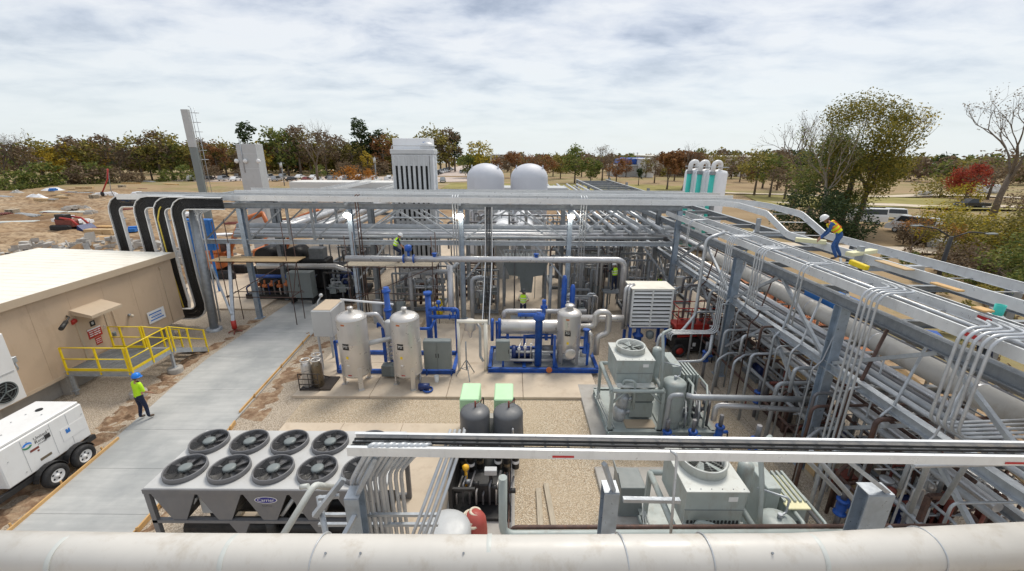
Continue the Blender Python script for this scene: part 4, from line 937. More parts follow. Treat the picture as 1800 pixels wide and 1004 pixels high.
t = thing('control_cabinet', 'dark grey electrical cabinet with an open lid beside the near condensing unit', 'cabinet', (3.4, 9.6, .14))
part('cabinet_body', MT['cabg'], t, MB().bx(3.05, 3.75, 9.3, 10.1, .14, 1.15, .015)); part('open_lid', MT['cabg'], t, MB().hexa((3.0, 9.75, 1.35), (.015, 0, .0), (0, .38, 0), (-.06, 0, .25)))
# ---- twin compressor package
t = thing('air_compressor_package', 'twin compressor package with dark grey receivers and mint green motor covers', 'air compressor', (-.65, 11, .15))
for k, x in enumerate((-1.17, -.1)):
    tv = part('receiver_tank', MT['dgrey'], t, MB().lathe(shell_prof(.48, .75, 2.0, .2), (x, 11.55, 0), 32))
    part('relief_valve', MT['rred'], tv, MB().cyl((x + .02, 11.55, 2.18), (x + .02, 11.55, 2.42), .03, 8).cyl((x + .02, 11.55, 2.3), (x + .25, 11.75, 2.36), .012, 6))
    part('gauge_pipe', MT['insul'], tv, MB().tube([(x + (.15 if k else -.3), 11.05, 1.75), (x + (.15 if k else -.3), 11.0, 1.8), (x + (.15 if k else -.36), 10.98, 1.0)], .035, 8, .03))
    for q in range(3):
        a = q * 2.094 + .5; part('tank_leg', MT['dgrey'], tv, MB().box((x + .4 * math.cos(a), 11.55 + .4 * math.sin(a), .45), (.1, .1, .7), a))
    mc = part('motor_cover', MT['mint'], t, MB().bx(x - .62 + .12 * k, x + .05 + .12 * k, 12.5, 13.6, .5, 1.85, .03))
    part('cover_base', MT['dgrey'], t, MB().bx(x - .58 + .12 * k, x + .0 + .12 * k, 12.55, 13.55, .16, .495))
    part('cover_pipe', MT['black'], t, MB().tube([(x + .2, 12.6, .3), (x + .2, 12.6, 1.9), (x + .1, 11.9, 2.0), (x - .45 + .9 * k, 11.6, 1.9), (x - .52 + 1.04 * k, 11.5, .5)], .022, 6, .1))
    for q in range(3):
        xx = x - .28 + q * .26; part('filter_canister', MT['black'], t, MB().lathe([(.02, 0), (.11, .06), (.11, .5), (.14, .52), (.14, .62), (.08, .68), (.08, .75)], (xx, 10.35 - .12 * (q % 2), .85), 16))
        part('filter_label', MT['white'] if (q + k) % 2 else MT['bronze'], t, MB().lathe([(.113, 0), (.113, .1)], (xx, 10.35 - .12 * (q % 2), 1.1), 16))
part('amber_valve_cap', MT['gold'], t, MB().lathe([(.07, 0), (.1, .05), (.1, .12), (.05, .16)], (-1.3, 9.85, 1.25), 12).cyl((-1.3, 9.85, .6), (-1.3, 9.85, 1.25), .04, 8))
for k in range(9):
    x = -1.55 + .19 * k; h = .7 + .3 * ((k * 7) % 4) / 3
    part('process_line', MT['piped'] if k % 3 else MT['stain'], t, MB().tube([(x, 9.5, .35), (x, 9.5, h), (x + .12, 10.1, h + .1)], .03, 6, .06))
for k in range(7): part('fitting', MT['galvd'] if k % 2 else MT['black'], t, MB().cyl((-1.6 + .26 * k, 9.55 + .2 * (k % 2), .8 + .12 * (k % 3)), (-1.42 + .26 * k, 9.55 + .2 * (k % 2), .8 + .12 * (k % 3)), .07, 10))
part('drier_body', MT['black'], t, MB().bx(-1.1, -.3, 9.6, 10.1, .3, .95, .03)); part('controller', MT['cabl'], t, MB().bx(-.75, -.4, 9.62, 9.8, 1.25, 1.42, .01)); part('controller_stand', MT['black'], t, MB().bx(-.62, -.52, 9.68, 9.76, .9, 1.248))
part('base_frame', MT['black'], t, MB().bx(-1.72, .02, 9.1, 13.7, .16, .26).bx(-1.72, -1.62, 9.2, 11, .262, 1.5).bx(-1.72, -1.0, 9.3, 9.38, 1.0, 1.08))
for k in range(4): part('copper_tube', MT['rustp'] if k % 2 else MT['piped'], t, MB().tube([(.02 - .07 * k, 7.6, .3), (.02 - .07 * k, 9.0, .3), (.02 - .07 * k, 11.0, .5 + .1 * k), (.02 - .07 * k, 11.1, 1.4)], .02, 6, .1))
# ---- pale tank with red cover in the near foreground
t = thing('white_tank', 'pale rounded tank end in the foreground beside the red sack', 'tank', (-1.5, 6.7, 0))
part('shell', MT['cabl'], t, MB().lathe(shell_prof(.55, .6, 1.5, .2), (-1.45, 7.35, .3), 32)); part('skirt', MT['galvd'], t, MB().lathe([(.5, 0), (.5, .9)], (-1.5, 7.35, .0), 20))
t = thing('red_cover', 'faded red fabric cover with a coiled white rope on its top', 'cover', (-.95, 7.5, 0))
part('cover_body', MT['exred'], t, MB().lathe([(.30, 0), (.31, .6), (.30, 1.1), (.27, 1.35), (.18, 1.5), (.02, 1.55)], (-.87, 7.95, .14), 20))
m_ = MB()
for k in range(4): m_.ring((-.95 + .03 * k, 7.95 + .02 * k, 1.45 + .06 * k), .27 - .05 * k, .04, (.15 * (k % 2), .1, 1), 20, 6)
part('rope_coil', MT['creamw'], t, m_)
# ---- lumber, small stuff
for k, (x0, y0, x1, y1) in enumerate(((.86, 10.4, .82, 8.0), (1.1, 10.6, 1.28, 8.0))):
    build(MB().beam((x0, y0, .06), (x1, y1, .06), .16, .09, .006), 'timber', MT['wood'], label=('grey plank lying on the gravel, the left one of a close pair', 'grey plank lying on the gravel, the right one of a close pair')[k], cat='timber', group='planks on the gravel bed')
t = thing('pipe_tripod', 'grey tripod pipe stand on the pad between the two blue skids', 'pipe stand', (-2.05, 17.0, PZ))
for q in range(3):
    a = q * 2.094 - 1.2; part('leg', MT['cream'] if False else MT['galvd'], t, MB().beam((-2.05, 17.0, 1.0), (-2.05 + .5 * math.cos(a), 17.0 + .5 * math.sin(a), .14), .035, .035))
part('spreader', MT['galvd'], t, MB().ring((-2.05, 17.0, .55), .24, .015, (0, 0, 1), 3, 5)); part('post', MT['galvd'], t, MB().cyl((-2.05, 17.0, .5), (-2.05, 17.0, 1.9), .03, 8))
t = thing('pipe_goalpost', 'cream coloured pipe goalpost with a hanging strainer between the two blue skids', 'pipe support', (-1.7, 17.7, PZ))
m_ = MB(); m_.tube([(-2.45, 17.6, .14), (-2.45, 17.6, 2.6)], .07, 10); m_.tube([(-1.2, 17.6, .14), (-1.2, 17.6, 2.6)], .09, 10); m_.tube([(-2.5, 17.6, 2.62), (-1.1, 17.6, 2.62)], .09, 10); part('frame', MT['roofc'], t, m_)
part('strainer', MT['stain'], t, MB().lathe([(.05, 0), (.12, .3), (.26, .4), (.26, .75), (.2, .9)], (-1.95, 18.1, 1.6), 18)); part('bent_pipe', MT['pipe'], t, MB().tube([(-1.6, 17.7, 2.5), (-1.45, 17.6, 2.3), (-1.45, 17.5, .9), (-1.3, 17.4, .7)], .06, 8, .15))
# ================================================================ pipe racks
def tray(t, pts, w, bend=0, h=.22, w2=None, rung=.3, mat='alu', cables=0, crad=.03, cmat='cable', normal=None, both=True, rails=(1, 1), rung_mat='alud'):
    """ladder tray along a path; rails left and right of it, rungs, cables lying in it"""
    P = MB().path(pts, bend); n = len(P); w2 = w2 or w
    L = [0]
    for a, b in zip(P, P[1:]): L.append(L[-1] + (b - a).length)
    def side(i):
        d = (P[min(i + 1, n - 1)] - P[max(i - 1, 0)]).normalized()
        nn = Vector(normal) if normal else Vector((0, 0, 1))
        s = d.cross(nn); 
        return (s if s.length > .05 else Vector((1, 0, 0))).normalized()
    SD = [side(i) for i in range(n)]; wd = [w + (w2 - w) * l / L[-1] for l in L]
    for k, sg in enumerate((-1, 1)):
        if not rails[k]: continue
        q = [P[i] + SD[i] * sg * wd[i] / 2 for i in range(n)]; mb = MB()
        for i in range(n - 1):
            d = (q[i + 1] - q[i]); dn = d.normalized(); s = (SD[i] + SD[i + 1]).normalized(); up = s.cross(dn) * (1 if normal else 1)
            up = up.normalized(); c = (q[i] + q[i + 1]) / 2
            mb.hexa(c, d / 2 * 1.0, s * .004, up * (h / 2 - .006))
            for e in (-1, 1): mb.hexa(c + up * e * (h / 2 - .003) - s * sg * .022 , d / 2, s * .026, up * .003)
        part('side_rail', MT[mat], t, mb)
    mb = MB(); l = .15; i = 0
    while l < L[-1] - .05:
        while L[i + 1] < l: i += 1
        f = (l - L[i]) / (L[i + 1] - L[i]); c = P[i].lerp(P[i + 1], f); s = SD[i].lerp(SD[i + 1], f).normalized(); d = (P[i + 1] - P[i]).normalized(); ww = wd[i] + (wd[i + 1] - wd[i]) * f
        up = s.cross(d).normalized(); mb.hexa(c - up * (h / 2 - .03), s * (ww / 2 - .006), d * .018, up * .012); l += rung
    part('rungs', MT[rung_mat], t, mb)
    for k in range(cables):
        f = (k + .5) / cables - .5; q = []
        for i in range(n):
            d = (P[min(i + 1, n - 1)] - P[max(i - 1, 0)]).normalized(); up = SD[i].cross(d).normalized()
            q.append(P[i] + SD[i] * (f * wd[i] * .86 + random.uniform(-.008, .008)) - up * (h / 2 - .05 - crad))
        part('cable', MT[cmat], t, MB().tube(q, crad, 6))
    return t
t = thing('cross_rack', 'galvanized steel pipe rack spanning the plant from the cable drops to the right corner column', 'pipe rack', (-3, 25, 0))
CX = [-15.7, -9.38, -2.97, 3.33, 9.62]; zT, zL = 6.95, 4.85; YF, YR = 24.2, 27.6
for x in CX:
    part('column', MT['bluegalv'], t, MB().ibeam((x, YF, 0), (x, YF, zT - .16), .26, .26, .02, (1, 0, 0)).box((x, YF, .02), (.45, .45, .04)))
    part('column', MT['galvd'], t, MB().ibeam((x, YR, 0), (x, YR, zT - .16), .26, .26, .02, (1, 0, 0)))
    for z in (zT - .0, zL): part('cross_beam', MT['galvd'], t, MB().ibeam((x, YF + .14, z - .03), (x, YR - .14, z - .03), .22, .16, .015))
for y, m_ in ((YF, 'galvd'), (YR, 'galvd')):
    part('top_chord', MT[m_], t, MB().ibeam((-18.3, y, zT), (9.75, y, zT), .30, .22, .02))
part('lower_beam', MT['galv'], t, MB().ibeam((-18.3, YF, zL), (9.48, YF, zL), .26, .2, .02)); part('lower_beam', MT['galvd'], t, MB().ibeam((-18.3, YR, zL), (9.48, YR, zL), .26, .2, .02))
for y in (YF, YR):
    for a, b in zip(CX[1:], CX[2:]):
        m = (a + b) / 2
        for p, q in (((a + .15, y, zL + .2), (m - .5, y, zT - .18)), ((b - .15, y, zL + .2), (m + .5, y, zT - .18)), ((m - .5, y, zT - .2), (m + 1.6, y, zL + .6))): part('brace', MT['galv'], t, MB().beam(p, q, .09, .09))
    for k, x in enumerate((-18.0, -15.4, -13.0, -11.6)):
        part('web_post', MT['galvd'], t, MB().beam((x, y, zL + .14), (x, y, zT - .16), .12, .12)); part('brace', MT['galvd'], t, MB().beam((x + .1, y, zL + .2), (x + 2.1, y, zT - .2), .08, .08))
for a, s in ((CX[1], 1), (CX[2], 1), (CX[2], -1), (CX[3], -1), (CX[4], -1)): part('knee_brace', MT['galv'], t, MB().beam((a + s * 1.9, YF + .05, zL - .14), (a + s * .15, YF + .05, 2.6), .1, .1))
part('end_column', MT['galvd'], t, MB().tube([(-17.25, 22.3, 0), (-17.9, 23.6, zT)], .22, 14)); part('end_column', MT['galv'], t, MB().lathe([(.4, 0), (.4, .15), (.24, .16)], (-17.25, 22.3, 0), 18))
part('raking_leg', MT['galv'], t, MB().beam((-15.85, 22.0, .7), (-16.6, 24.0, zL - .1), .16, .16)); part('raking_leg', MT['galv'], t, MB().beam((-15.9, 22.05, 1.1), (-17.6, 23.6, 3.6), .1, .1))
part('screw_jack', MT['red'], t, MB().cyl((-15.85, 22.0, .25), (-15.85, 22.0, .75), .13, 12)); m_ = MB().cyl((-15.85, 22, .06), (-15.85, 22, .3), .05, 8)
for q in range(4): m_.beam((-15.85, 22, .2), (-15.85 + .35 * math.cos(q * 1.57 + .4), 22 + .35 * math.sin(q * 1.57 + .4), .03), .06, .05)
part('jack_foot', MT['rred'], t, m_)
# lamps on three columns
for k, x in enumerate(CX[1:4]):
    l = thing('floodlight', ('lit floodlight on the rack column left of the white tower', 'lit floodlight on the rack column right of the white tower', 'lit floodlight on the rack column right of the pale domed tanks')[k], 'lamp', (x, YF - .2, 6.3), 'floodlights on the rack columns')
    part('housing', MT['cabl'], l, MB().lathe([(.06, .2), (.13, .14), (.17, .05), (.18, -.05)], (x, YF - .38, 6.55), 18)); part('bracket', MT['galv'], l, MB().beam((x, YF - .14, 6.72), (x, YF - .42, 6.72), .05, .05)); part('lit_lens', MT['lampw'], l, MB().ell((x, YF - .42, 6.5), (.2, .2, .16)))
# pipes on the cross rack
PL = [('big grey pipe lying along the back of the cross rack, thickest of its bundle', 27.0, .25, 'pipe'), ('slim pale pipe right behind the second thick pipe of the cross rack', 26.45, .10, 'condt'), ('medium grey pipe in the middle of the cross rack bundle', 26.05, .17, 'pipe'),
      ('bright slim pipe between the two medium pipes of the cross rack', 25.7, .08, 'insul'), ('medium jacketed pipe in the front half of the cross rack bundle', 25.35, .15, 'insul'), ('dark slim pipe in the front of the cross rack bundle', 25.05, .08, 'piped'), ('slim grey pipe nearest the front beam of the cross rack', 24.72, .10, 'pipe')]
for lab, y, r, m_ in PL:
    mb = MB(); mb.tube([(-17.8 + (27 - y) * .5, y, 4.98 + r), (9.3 + (y - 25), y, 4.98 + r)], r, 14)
    build(mb, 'rack_pipe', MT[m_], label=lab, cat='pipe', group='pipes lying on the cross rack')
# trays over the rack and round to the right
t = thing('cable_tray', 'wide aluminium tray', 'cable tray', (0, 24.5, 7.2))
tag(t, 'wide aluminium cable tray running over the cross rack and bending round beside the harnessed worker')
tray(t, [(-22.2, 24.45, 7.45), (11.9, 24.45, 7.3), (13.2, 23.6, 7.25), (13.3, 20.6, 7.15), (13.2, 18.6, 6.5), (13.2, 3.5, 6.5)], 1.35, 1.3, .30, 1.85, 1.3, cables=0)
for k in range(4): part('cable', MT['cable'], t, MB().tube([(-22, 24.1 + .12 * k, 7.36), (11.6, 24.2 + .1 * k, 7.24)], .035, 6))
t = thing('cable_tray', 'second aluminium cable tray across the plant, just behind the front one', 'cable tray', (0, 27, 7.2))
tray(t, [(-17.0, 26.9, 7.5), (13.5, 26.9, 7.35)], 1.7, 0, .30, None, .5)
t = thing('cable_tray', 'third aluminium tray across the plant in front of the domed tanks', 'cable tray', (0, 30, 7.2))
tray(t, [(-16.0, 30.4, 7.25), (12.5, 30.4, 7.2)], 1.2, 0, .26, None, .5)
for k, x in enumerate((-20, -15.7, -9.38, -2.97, 3.33, 9.62)):
    build(MB().beam((x, 23.7, 7.12), (x, 31.0, 7.12), .1, .1).beam((x, 24.2, 7.1), (x, 24.2, 7.24), .2, .1), 'tray_support', MT['galv'], label=('tray support bar over the cable drops', 'tray support bar above the column with the red jack', 'tray support bar above the first lit column', 'tray support bar above the middle lit column', 'tray support bar above the right lit column', 'tray support bar above the right corner column')[k], cat='support', group='bars under the cross trays')
# cable drops at the left
DR = [(-22.6, 23.9, 'leftmost black cable drop with pale rails beyond the tan building'), (-20.9, 23.6, 'second black cable drop from the left beyond the tan building'), (-19.55, 23.3, 'black cable drop with a yellow stripe down its face'), (-18.35, 23.0, 'rightmost black cable drop beside the round end column')]
for k, (x, y, lab) in enumerate(DR):
    d = thing('cable_drop', lab, 'cable tray', (x, y, .3), 'vertical cable drops at the end of the cross rack')
    pts = MB().path([(x - 1.0, y, 1.0), (x, y, 1.0), (x, y, 7.2), (x + 2.4, y, 7.2)], .75)
    tray(d, [(x - 1.6, y, .75), (x + .12, y, .75), (x, y, 3), (x, y, 7.2), (x + 2.6, y, 7.2)], .66, .62, .18, normal=(0, -1, 0), cables=9, crad=.034)
    if k == 2: part('yellow_hose', MT['prail'], d, MB().tube([(x + .12, y - .15, .9), (x - .05, y - .15, 3.5), (x - .1, y - .15, 6.3), (x + .1, y - .1, 6.9), (x + .3, y + .8, 7.5)], .035, 8, .3))
    for z in (2.2, 4.4, 6.2): part('strap', MT['galv'], d, MB().beam((x - .42, y + .08, z), (x + .42, y + .08, z), .05, .06))
for k in range(5):
    x = -17.75 + .16 * k
    build(MB().tube([(x - .15, 22.9, .3), (x - .2, 23.1, 3.0), (x - .3, 23.4, 6.6), (x + .8, 23.6, 7.0)], .045, 8, .3), 'conduit', MT['condt'], label='one of the grey conduits rising between the last cable drop and the round end column', cat='conduit', group='conduits beside the cable drops')
# ---- right rack along the depth
t = thing('long_rack', 'long galvanized pipe rack running from the right foreground back past the cross rack', 'pipe rack', (11.5, 20, 0))
RX, RO = 9.75, 14.6; RY = [5.5, 11.55, 17.5, 31, 38, 46, 55, 65]
for y in RY:
    part('column', MT['bluegalv' if y < 20 else 'galvd'], t, MB().ibeam((RX, y, 0), (RX, y, 5.7), .3, .3, .022, (1, 0, 0)).box((RX, y, .03), (.5, .5, .05)))
    if y > 10: part('column', MT['galvd'], t, MB().ibeam((RO, y, 0), (RO, y, 6.3), .26, .26, .02, (1, 0, 0)))
for x in (RX, RO): part('column', MT['galvd'], t, MB().ibeam((x, 24.2 if x > 12 else 24.5, 0), (x, 24.2 if x > 12 else 24.5, 5.7), .26, .26, .02, (1, 0, 0)))
part('top_chord', MT['galvd'], t, MB().ibeam((RX, 1.5, 5.86), (RX, 66, 5.86), .3, .24, .02)); part('top_chord', MT['galvd'], t, MB().ibeam((RO - .3, 7, 5.86), (RO - .3, 66, 5.86), .3, .24, .02))
part('lower_chord', MT['galv'], t, MB().ibeam((RX, 6.0, 3.8), (RX, 66, 3.8), .26, .22, .02)); part('lower_chord', MT['galv'], t, MB().ibeam((RO - .3, 8, 3.8), (RO - .3, 66, 3.8), .26, .22, .02))
part('low_beam', MT['galv'], t, MB().ibeam((RX + 1.4, 6.5, 2.4), (RX + 1.4, 23, 2.4), .24, .2, .02))
ys = [4.0 + 2.95 * k for k in range(21)]
for y in ys:
    part('cross_beam', MT['galvd'], t, MB().ibeam((RX + .13, y, 5.86), (RO - .44, y, 5.86), .2, .15, .014)); part('cross_beam', MT['galvd'], t, MB().ibeam((RX + .13, y + .4, 3.72), (RO - .44, y + .4, 3.72), .2, .15, .014))
for a, b in zip([5.5, 11.55, 17.5, 24.2, 31, 38, 46, 55], [11.55, 17.5, 24.2, 31, 38, 46, 55, 65]):
    m = (a + b) / 2
    for p, q in (((a + .2, 3.95), (m - .1, 5.68)), ((b - .2, 3.95), (m + .1, 5.68)), ((a + .2, 1.6), (m - .2, 3.66)), ((b - .2, 1.6), (m + .2, 3.66))): part('brace', MT['galv'], t, MB().beam((RX, p[0], p[1]), (RX, q[0], q[1]), .1, .1))
    part('plan_brace', MT['galv'], t, MB().beam((RX + .2, a, 5.7), (RO - .5, b, 5.7), .08, .06))
for y in (8.2, 14.4, 20.8): part('outrigger', MT['galv'], t, MB().ibeam((RX + .6, y, 6.12), (RO + .1, y, 6.12), .2, .16, .014).beam((12.25, y, 6.2), (12.25, y, 6.9), .16, .16))
t = thing('cable_tray', 'bright aluminium cable tray on top of the inner side of the long right rack', 'cable tray', (10.1, 15, 6.3))
tray(t, [(10.1, 1.8, 6.42), (10.1, 26, 6.42)], 1.2, 0, .26, None, 1.1, cables=0)
for k in range(2): part('warning_tape', MT['pinkst'], t, MB().box((9.47, 7.9 + k * .9, 6.43), (.004, .32, .09)) if k == 0 else MB().box((10.72 - .03, 8.8, 6.45), (.004, .3, .09)))
CL = ['grey conduit in the tray of the right rack']
for k in range(4):
    x = 9.60 + .13 * k + (.3 if k > 2 else 0)
    build(MB().tube([(x, 2.0, 6.34 + .0 * k), (x, 25.5, 6.34)], .045 + .012 * (k % 2), 8), 'conduit', MT['condt'], label='one of the long straight conduits lying in the inner tray of the right rack', cat='conduit', group='conduits in the right rack tray')
t = thing('cable_tray', 'low narrow tray beside the inner tray on the right rack, just outside the chord', 'cable tray', (11.4, 15, 6.1))
tray(t, [(11.5, 3.0, 6.18), (11.5, 23.5, 6.18)], .7, 0, .14, None, .4, cables=6, crad=.02)
# big pale pipe and the run of pipes at lower level
t = thing('big_pipe', 'thick offwhite insulated pipe running along inside the right rack', 'pipe', (11.6, 14, 4.2))
part('barrel', MT['ofwh'], t, MB().tube([(11.55, 7.0, 4.35), (11.45, 22.5, 4.35), (11.45, 23.5, 4.35)], .31, 24))
for y in (9, 12, 15, 18, 21): part('band', MT['insul'], t, MB().lathe([(.312, -.03), (.322, 0), (.312, .03)], (11.55 - .0065 * (y - 7), y, 4.35), 24, (0, 1, 0)))
part('flange', MT['tanl'], t, MB().lathe([(.2, 0), (.4, 0), (.4, .06), (.2, .06)], (11.3, 7.6, 4.55), 20, (-.5, .6, .1)))
RL = [('slim bright pipe on the lower chord nearest the open court, right rack', 10.05, .07, 'condt', 4.0), ('grey pipe second from the court side on the right rack lower level', 10.3, .10, 'pipe', 4.03), ('dark pipe third from the court side on the right rack lower level', 10.56, .08, 'piped', 4.01), ('jacketed pipe beside the thick offwhite pipe of the right rack', 10.84, .12, 'insul', 4.05),
      ('grey pipe just beyond the thick offwhite pipe of the right rack', 12.3, .14, 'pipe', 4.06), ('slim jacketed pipe two places beyond the thick offwhite pipe', 12.62, .10, 'insul', 4.03), ('dark slim pipe near the outer side of the right rack', 12.95, .08, 'piped', 4.01), ('outermost grey pipe on the right rack lower level', 13.4, .15, 'pipe', 4.08)]
for lab, x, r, m_, z in RL: build(MB().tube([(x, 5.2, z), (x, 64, z)], r, 12), 'rack_pipe', MT[m_], label=lab, cat='pipe', group='pipes on the lower level of the right rack')
RL = [('grey pipe low in the right rack on the side of the court', 10.3, .09, 'pipe'), ('jacketed pipe low in the right rack next to the court side one', 10.6, .12, 'insul'), ('rusty pipe in the low run of the right rack', 10.95, .07, 'rustp'), ('dark pipe low in the right rack beyond the rusty one', 11.5, .1, 'piped'), ('pale jacketed pipe at the far side of the low run', 12.2, .13, 'insul')]
for k, (lab, x, r, m_) in enumerate(RL): build(MB().tube([(x, 6.4 + k * .8, 2.55 + r), (x, 23, 2.55 + r)], r, 12), 'rack_pipe', MT[m_], label=lab, cat='pipe', group='pipes low in the right rack')
for k, (y, z0, m_, r) in enumerate(((9.6, 1.5, 'galv', .05), (10.8, 2.2, 'rustp', .045), (12.6, 1.9, 'pipe', .07), (14.0, 2.3, 'galv', .05), (15.2, 1.6, 'rustp', .04), (16.4, 2.2, 'pipe', .06), (19.0, 2.0, 'galv', .06), (20.5, 2.9, 'piped', .07), (22.0, 2.3, 'pipe', .06))):
    build(MB().tube([(8.9 + .1 * (k % 3), y, .06), (8.9 + .1 * (k % 3), y, z0 + .6), (13.8, y + .2, z0 + .6), (13.8, y + .2, .3)], r, 8, .2), 'cross_pipe', MT[m_], label=('galvanized pipe loop low across the right rack, nearest the foreground tray', 'rusty pipe loop across the right rack in front of the near tall column', 'grey pipe loop low across the right rack just behind the near tall column', 'galvanized pipe loop across the right rack between its two tall columns, the nearer one', 'thin rusty pipe loop across the right rack between its tall columns', 'grey pipe loop across the right rack in front of the second tall column', 'galvanized pipe loop across the right rack beside the red scissor lift', 'dark high pipe loop across the right rack behind the scissor lift', 'grey pipe loop across the right rack close to the corner column')[k], cat='pipe', group='pipe loops crossing the right rack')
# conduit drops from the right tray
def drop(lab, y, n, z1, out, tail=None, sp=.11, r=.026, hook=1.15):
    for k in range(n):
        x = 9.5 - .0; yy = y + sp * k
        pts = [(10.3 - .1 * k, yy + .5, 6.66), (10.1 - .1 * k, yy, 6.70), (9.2 - .03 * k, yy, 6.66), (9.2 - .03 * k, yy, z1)]
        if tail: pts += [(9.2 - .03 * k + tail[0], yy + tail[1], z1 + .02 * k), (9.2 - .03 * k + tail[0], yy + tail[1], z1 - tail[2])]
        build(MB().tube(pts, r, 8, .28), 'conduit', MT['condt'], label=lab, cat='conduit', group=lab.replace('one of the ', ''))
drop('one of the conduits looping from the right tray close to the corner column', 21.6, 2, 5.2, 0, (.5, 0, .1))
drop('one of the conduits hooking down the second tall column of the right rack', 17.15, 4, 2.3, 0, (-2.1, -.1, .3), .10)
drop('one of the conduits hooking over the right rack midway between the two tall columns', 14.9, 4, 4.3, 0, (.8, 0, .1), .12, .028)
drop('one of the conduits hooking over the right rack just behind the near tall column', 12.7, 2, 4.6, 0, None, .14)
drop('one of the conduits hooking over the right rack in front of the near tall column', 9.9, 4, 2.0, 0, (.2, .1, 1.6), .13, .03)
drop('one of the conduits hooking over the right rack near the right edge of the photo', 7.3, 5, 4.4, 0, (3.2, .1, .1), .12, .032)
build(MB().tube([(9.55, 18.6, 6.6), (8.75, 18.6, 6.3), (8.75, 18.6, 2.6), (8.1, 18.3, 1.9), (6.9, 17.9, 1.9), (6.7, 17.7, .5)], .07, 10, .3), 'conduit', MT['condt'], label='thick single conduit bending down past the red scissor lift to the pad', cat='conduit')
build(MB().tube([(6.3, 16.8, 1.0), (8.6, 17.0, 1.0), (8.9, 17.0, 1.5), (9.0, 17.2, 2.2)], .07, 10, .3), 'conduit', MT['condt'], label='pale conduit curving low in front of the scissor lift wheels', cat='conduit')
build(MB().tube([(5.9, 12.3, 2.2), (6.1, 12.2, 2.2), (9.9, 12.1, 2.2)], .10, 12), 'process_pipe', MT['pipe'], label='upper grey pipe from the condensing unit across to the right rack', cat='pipe')
build(MB().tube([(6.9, 12.2, 1.3), (6.9, 12.2, 1.9), (9.9, 11.9, 1.9)], .09, 12, .2), 'process_pipe', MT['insul'], label='lower jacketed pipe from the condensing unit across to the right rack', cat='pipe')
build(MB().tube([(5.4, 12.5, .2), (5.4, 12.4, 2.15), (5.8, 12.3, 2.2)], .085, 10, .25), 'process_pipe', MT['pipe'], label='grey elbow pipe rising beside the receiver tank of the condensing unit', cat='pipe')
for k, (x, y, z, l) in enumerate(((5.45, 12.35, .25, 'blue valve under the elbow pipe of the condensing unit, leftmost of three'), (6.35, 12.35, .25, 'blue valve at the foot of the condensing unit, middle of three'), (7.35, 12.5, .35, 'blue valve at the right end of the condensing unit'), (8.85, 17.2, .9, 'round blue valve low on the second tall rack column'), (9.6, 14.2, .7, 'big blue valve standing below the right rack between its tall columns'), (G(1468, 925).x, G(1468, 925).y, .45, 'blue valve with a handle on the gravel right of the near condensing unit'), (6.85, 9.8, 1.9, 'blue valve head behind the near condensing unit'))):
    v_ = thing('valve', l, 'valve', (x, y, 0), 'blue valves around the condensing units'); valve(v_, x, y, z, MT['blue'], 1.0, 'z', 'body'); part('lower_stem', MT['piped'], v_, MB().cyl((x, y, .0), (x, y, z), .07, 8)); part('upper_stem', MT['piped'], v_, MB().cyl((x, y, z + .51), (x, y, z + .95), .07, 8)); part('lever', MT['black'], v_, MB().beam((x + .3, y, z + .25), (x + .33, y, z - .1), .04, .03))
# scaffold and boards inside the right rack
def scaffold(name, lab, x0, x1, y0, y1, zs, zt, mat, extra=True):
    s = thing(name, lab, 'scaffold', ((x0 + x1) / 2, (y0 + y1) / 2, 0))
    for x in (x0, x1):
        for y in (y0, y1): part('standard', MT[mat], s, MB().tube([(x, y, 0), (x, y, zt)], .026, 6))
    for z in zs:
        for (a, c_) in (((x0 - .2, y0, z), (x1 + .2, y0, z)), ((x0 - .2, y1, z), (x1 + .2, y1, z)), ((x0, y0 - .2, z + .05), (x0, y1 + .2, z + .05)), ((x1, y0 - .2, z + .05), (x1, y1 + .2, z + .05))): part('ledger', MT[mat], s, MB().tube([a, c_], .024, 6))
    if extra: part('brace', MT[mat], s, MB().tube([(x0, y0 - .05, zs[0]), (x1, y0 - .05, zs[-1])], .024, 6)); part('brace', MT[mat], s, MB().tube([(x1 + .05, y0, zs[0]), (x1 + .05, y1, zs[-1])], .024, 6))
    return s
s = scaffold('scaffold', 'galvanized tube scaffold standing inside the right rack behind the foreground tray', 10.3, 12.4, 8.4, 10.4, (1.2, 2.3, 3.4), 4.6, 'galv')
s = scaffold('scaffold', 'galvanized tube scaffold with a plank deck farther back inside the right rack', 10.4, 12.6, 13.0, 15.2, (1.0, 2.1, 3.2), 3.9, 'galv')
for k in range(5): part('deck_plank', MT['ply'], s, MB().bx(10.5 + .42 * k, 10.88 + .42 * k, 13.0, 15.2, 2.2, 2.24))
s = scaffold('scaffold', 'rusty tube scaffold by the second tall column of the right rack', 9.9, 11.8, 18.2, 20.2, (1.0, 2.0, 3.1), 3.6, 'rustp')
for k, (x, y, z, l, m_, lab) in enumerate(((12.6, 8.6, 2.62, 2.2, 'ply', 'bright plywood board lying low inside the right rack'), (11.9, 10.6, .2, 2.6, 'wood', 'grey board on the slab inside the right rack'), (13.4, 12.2, 2.6, 2.4, 'woodo', 'fresh lumber board on the outer side of the right rack'), (11.2, 7.2, .3, 2.0, 'ply', 'plywood sheet on the slab under the right end of the foreground tray'), (10.7, 12.5, .12, 1.8, 'ply', 'plywood offcut on the slab beside the near tall column'))):
    build(MB().beam((x - .3, y - l / 2, z), (x + .3, y + l / 2, z + .03), .7, .04, .005), 'board', MT[m_], label=lab, cat='board', group='boards inside the right rack')
t = thing('red_barrier', 'small red steel barrier frame low inside the right rack', 'barrier', (11.4, 9.7, 0)); m_ = MB()
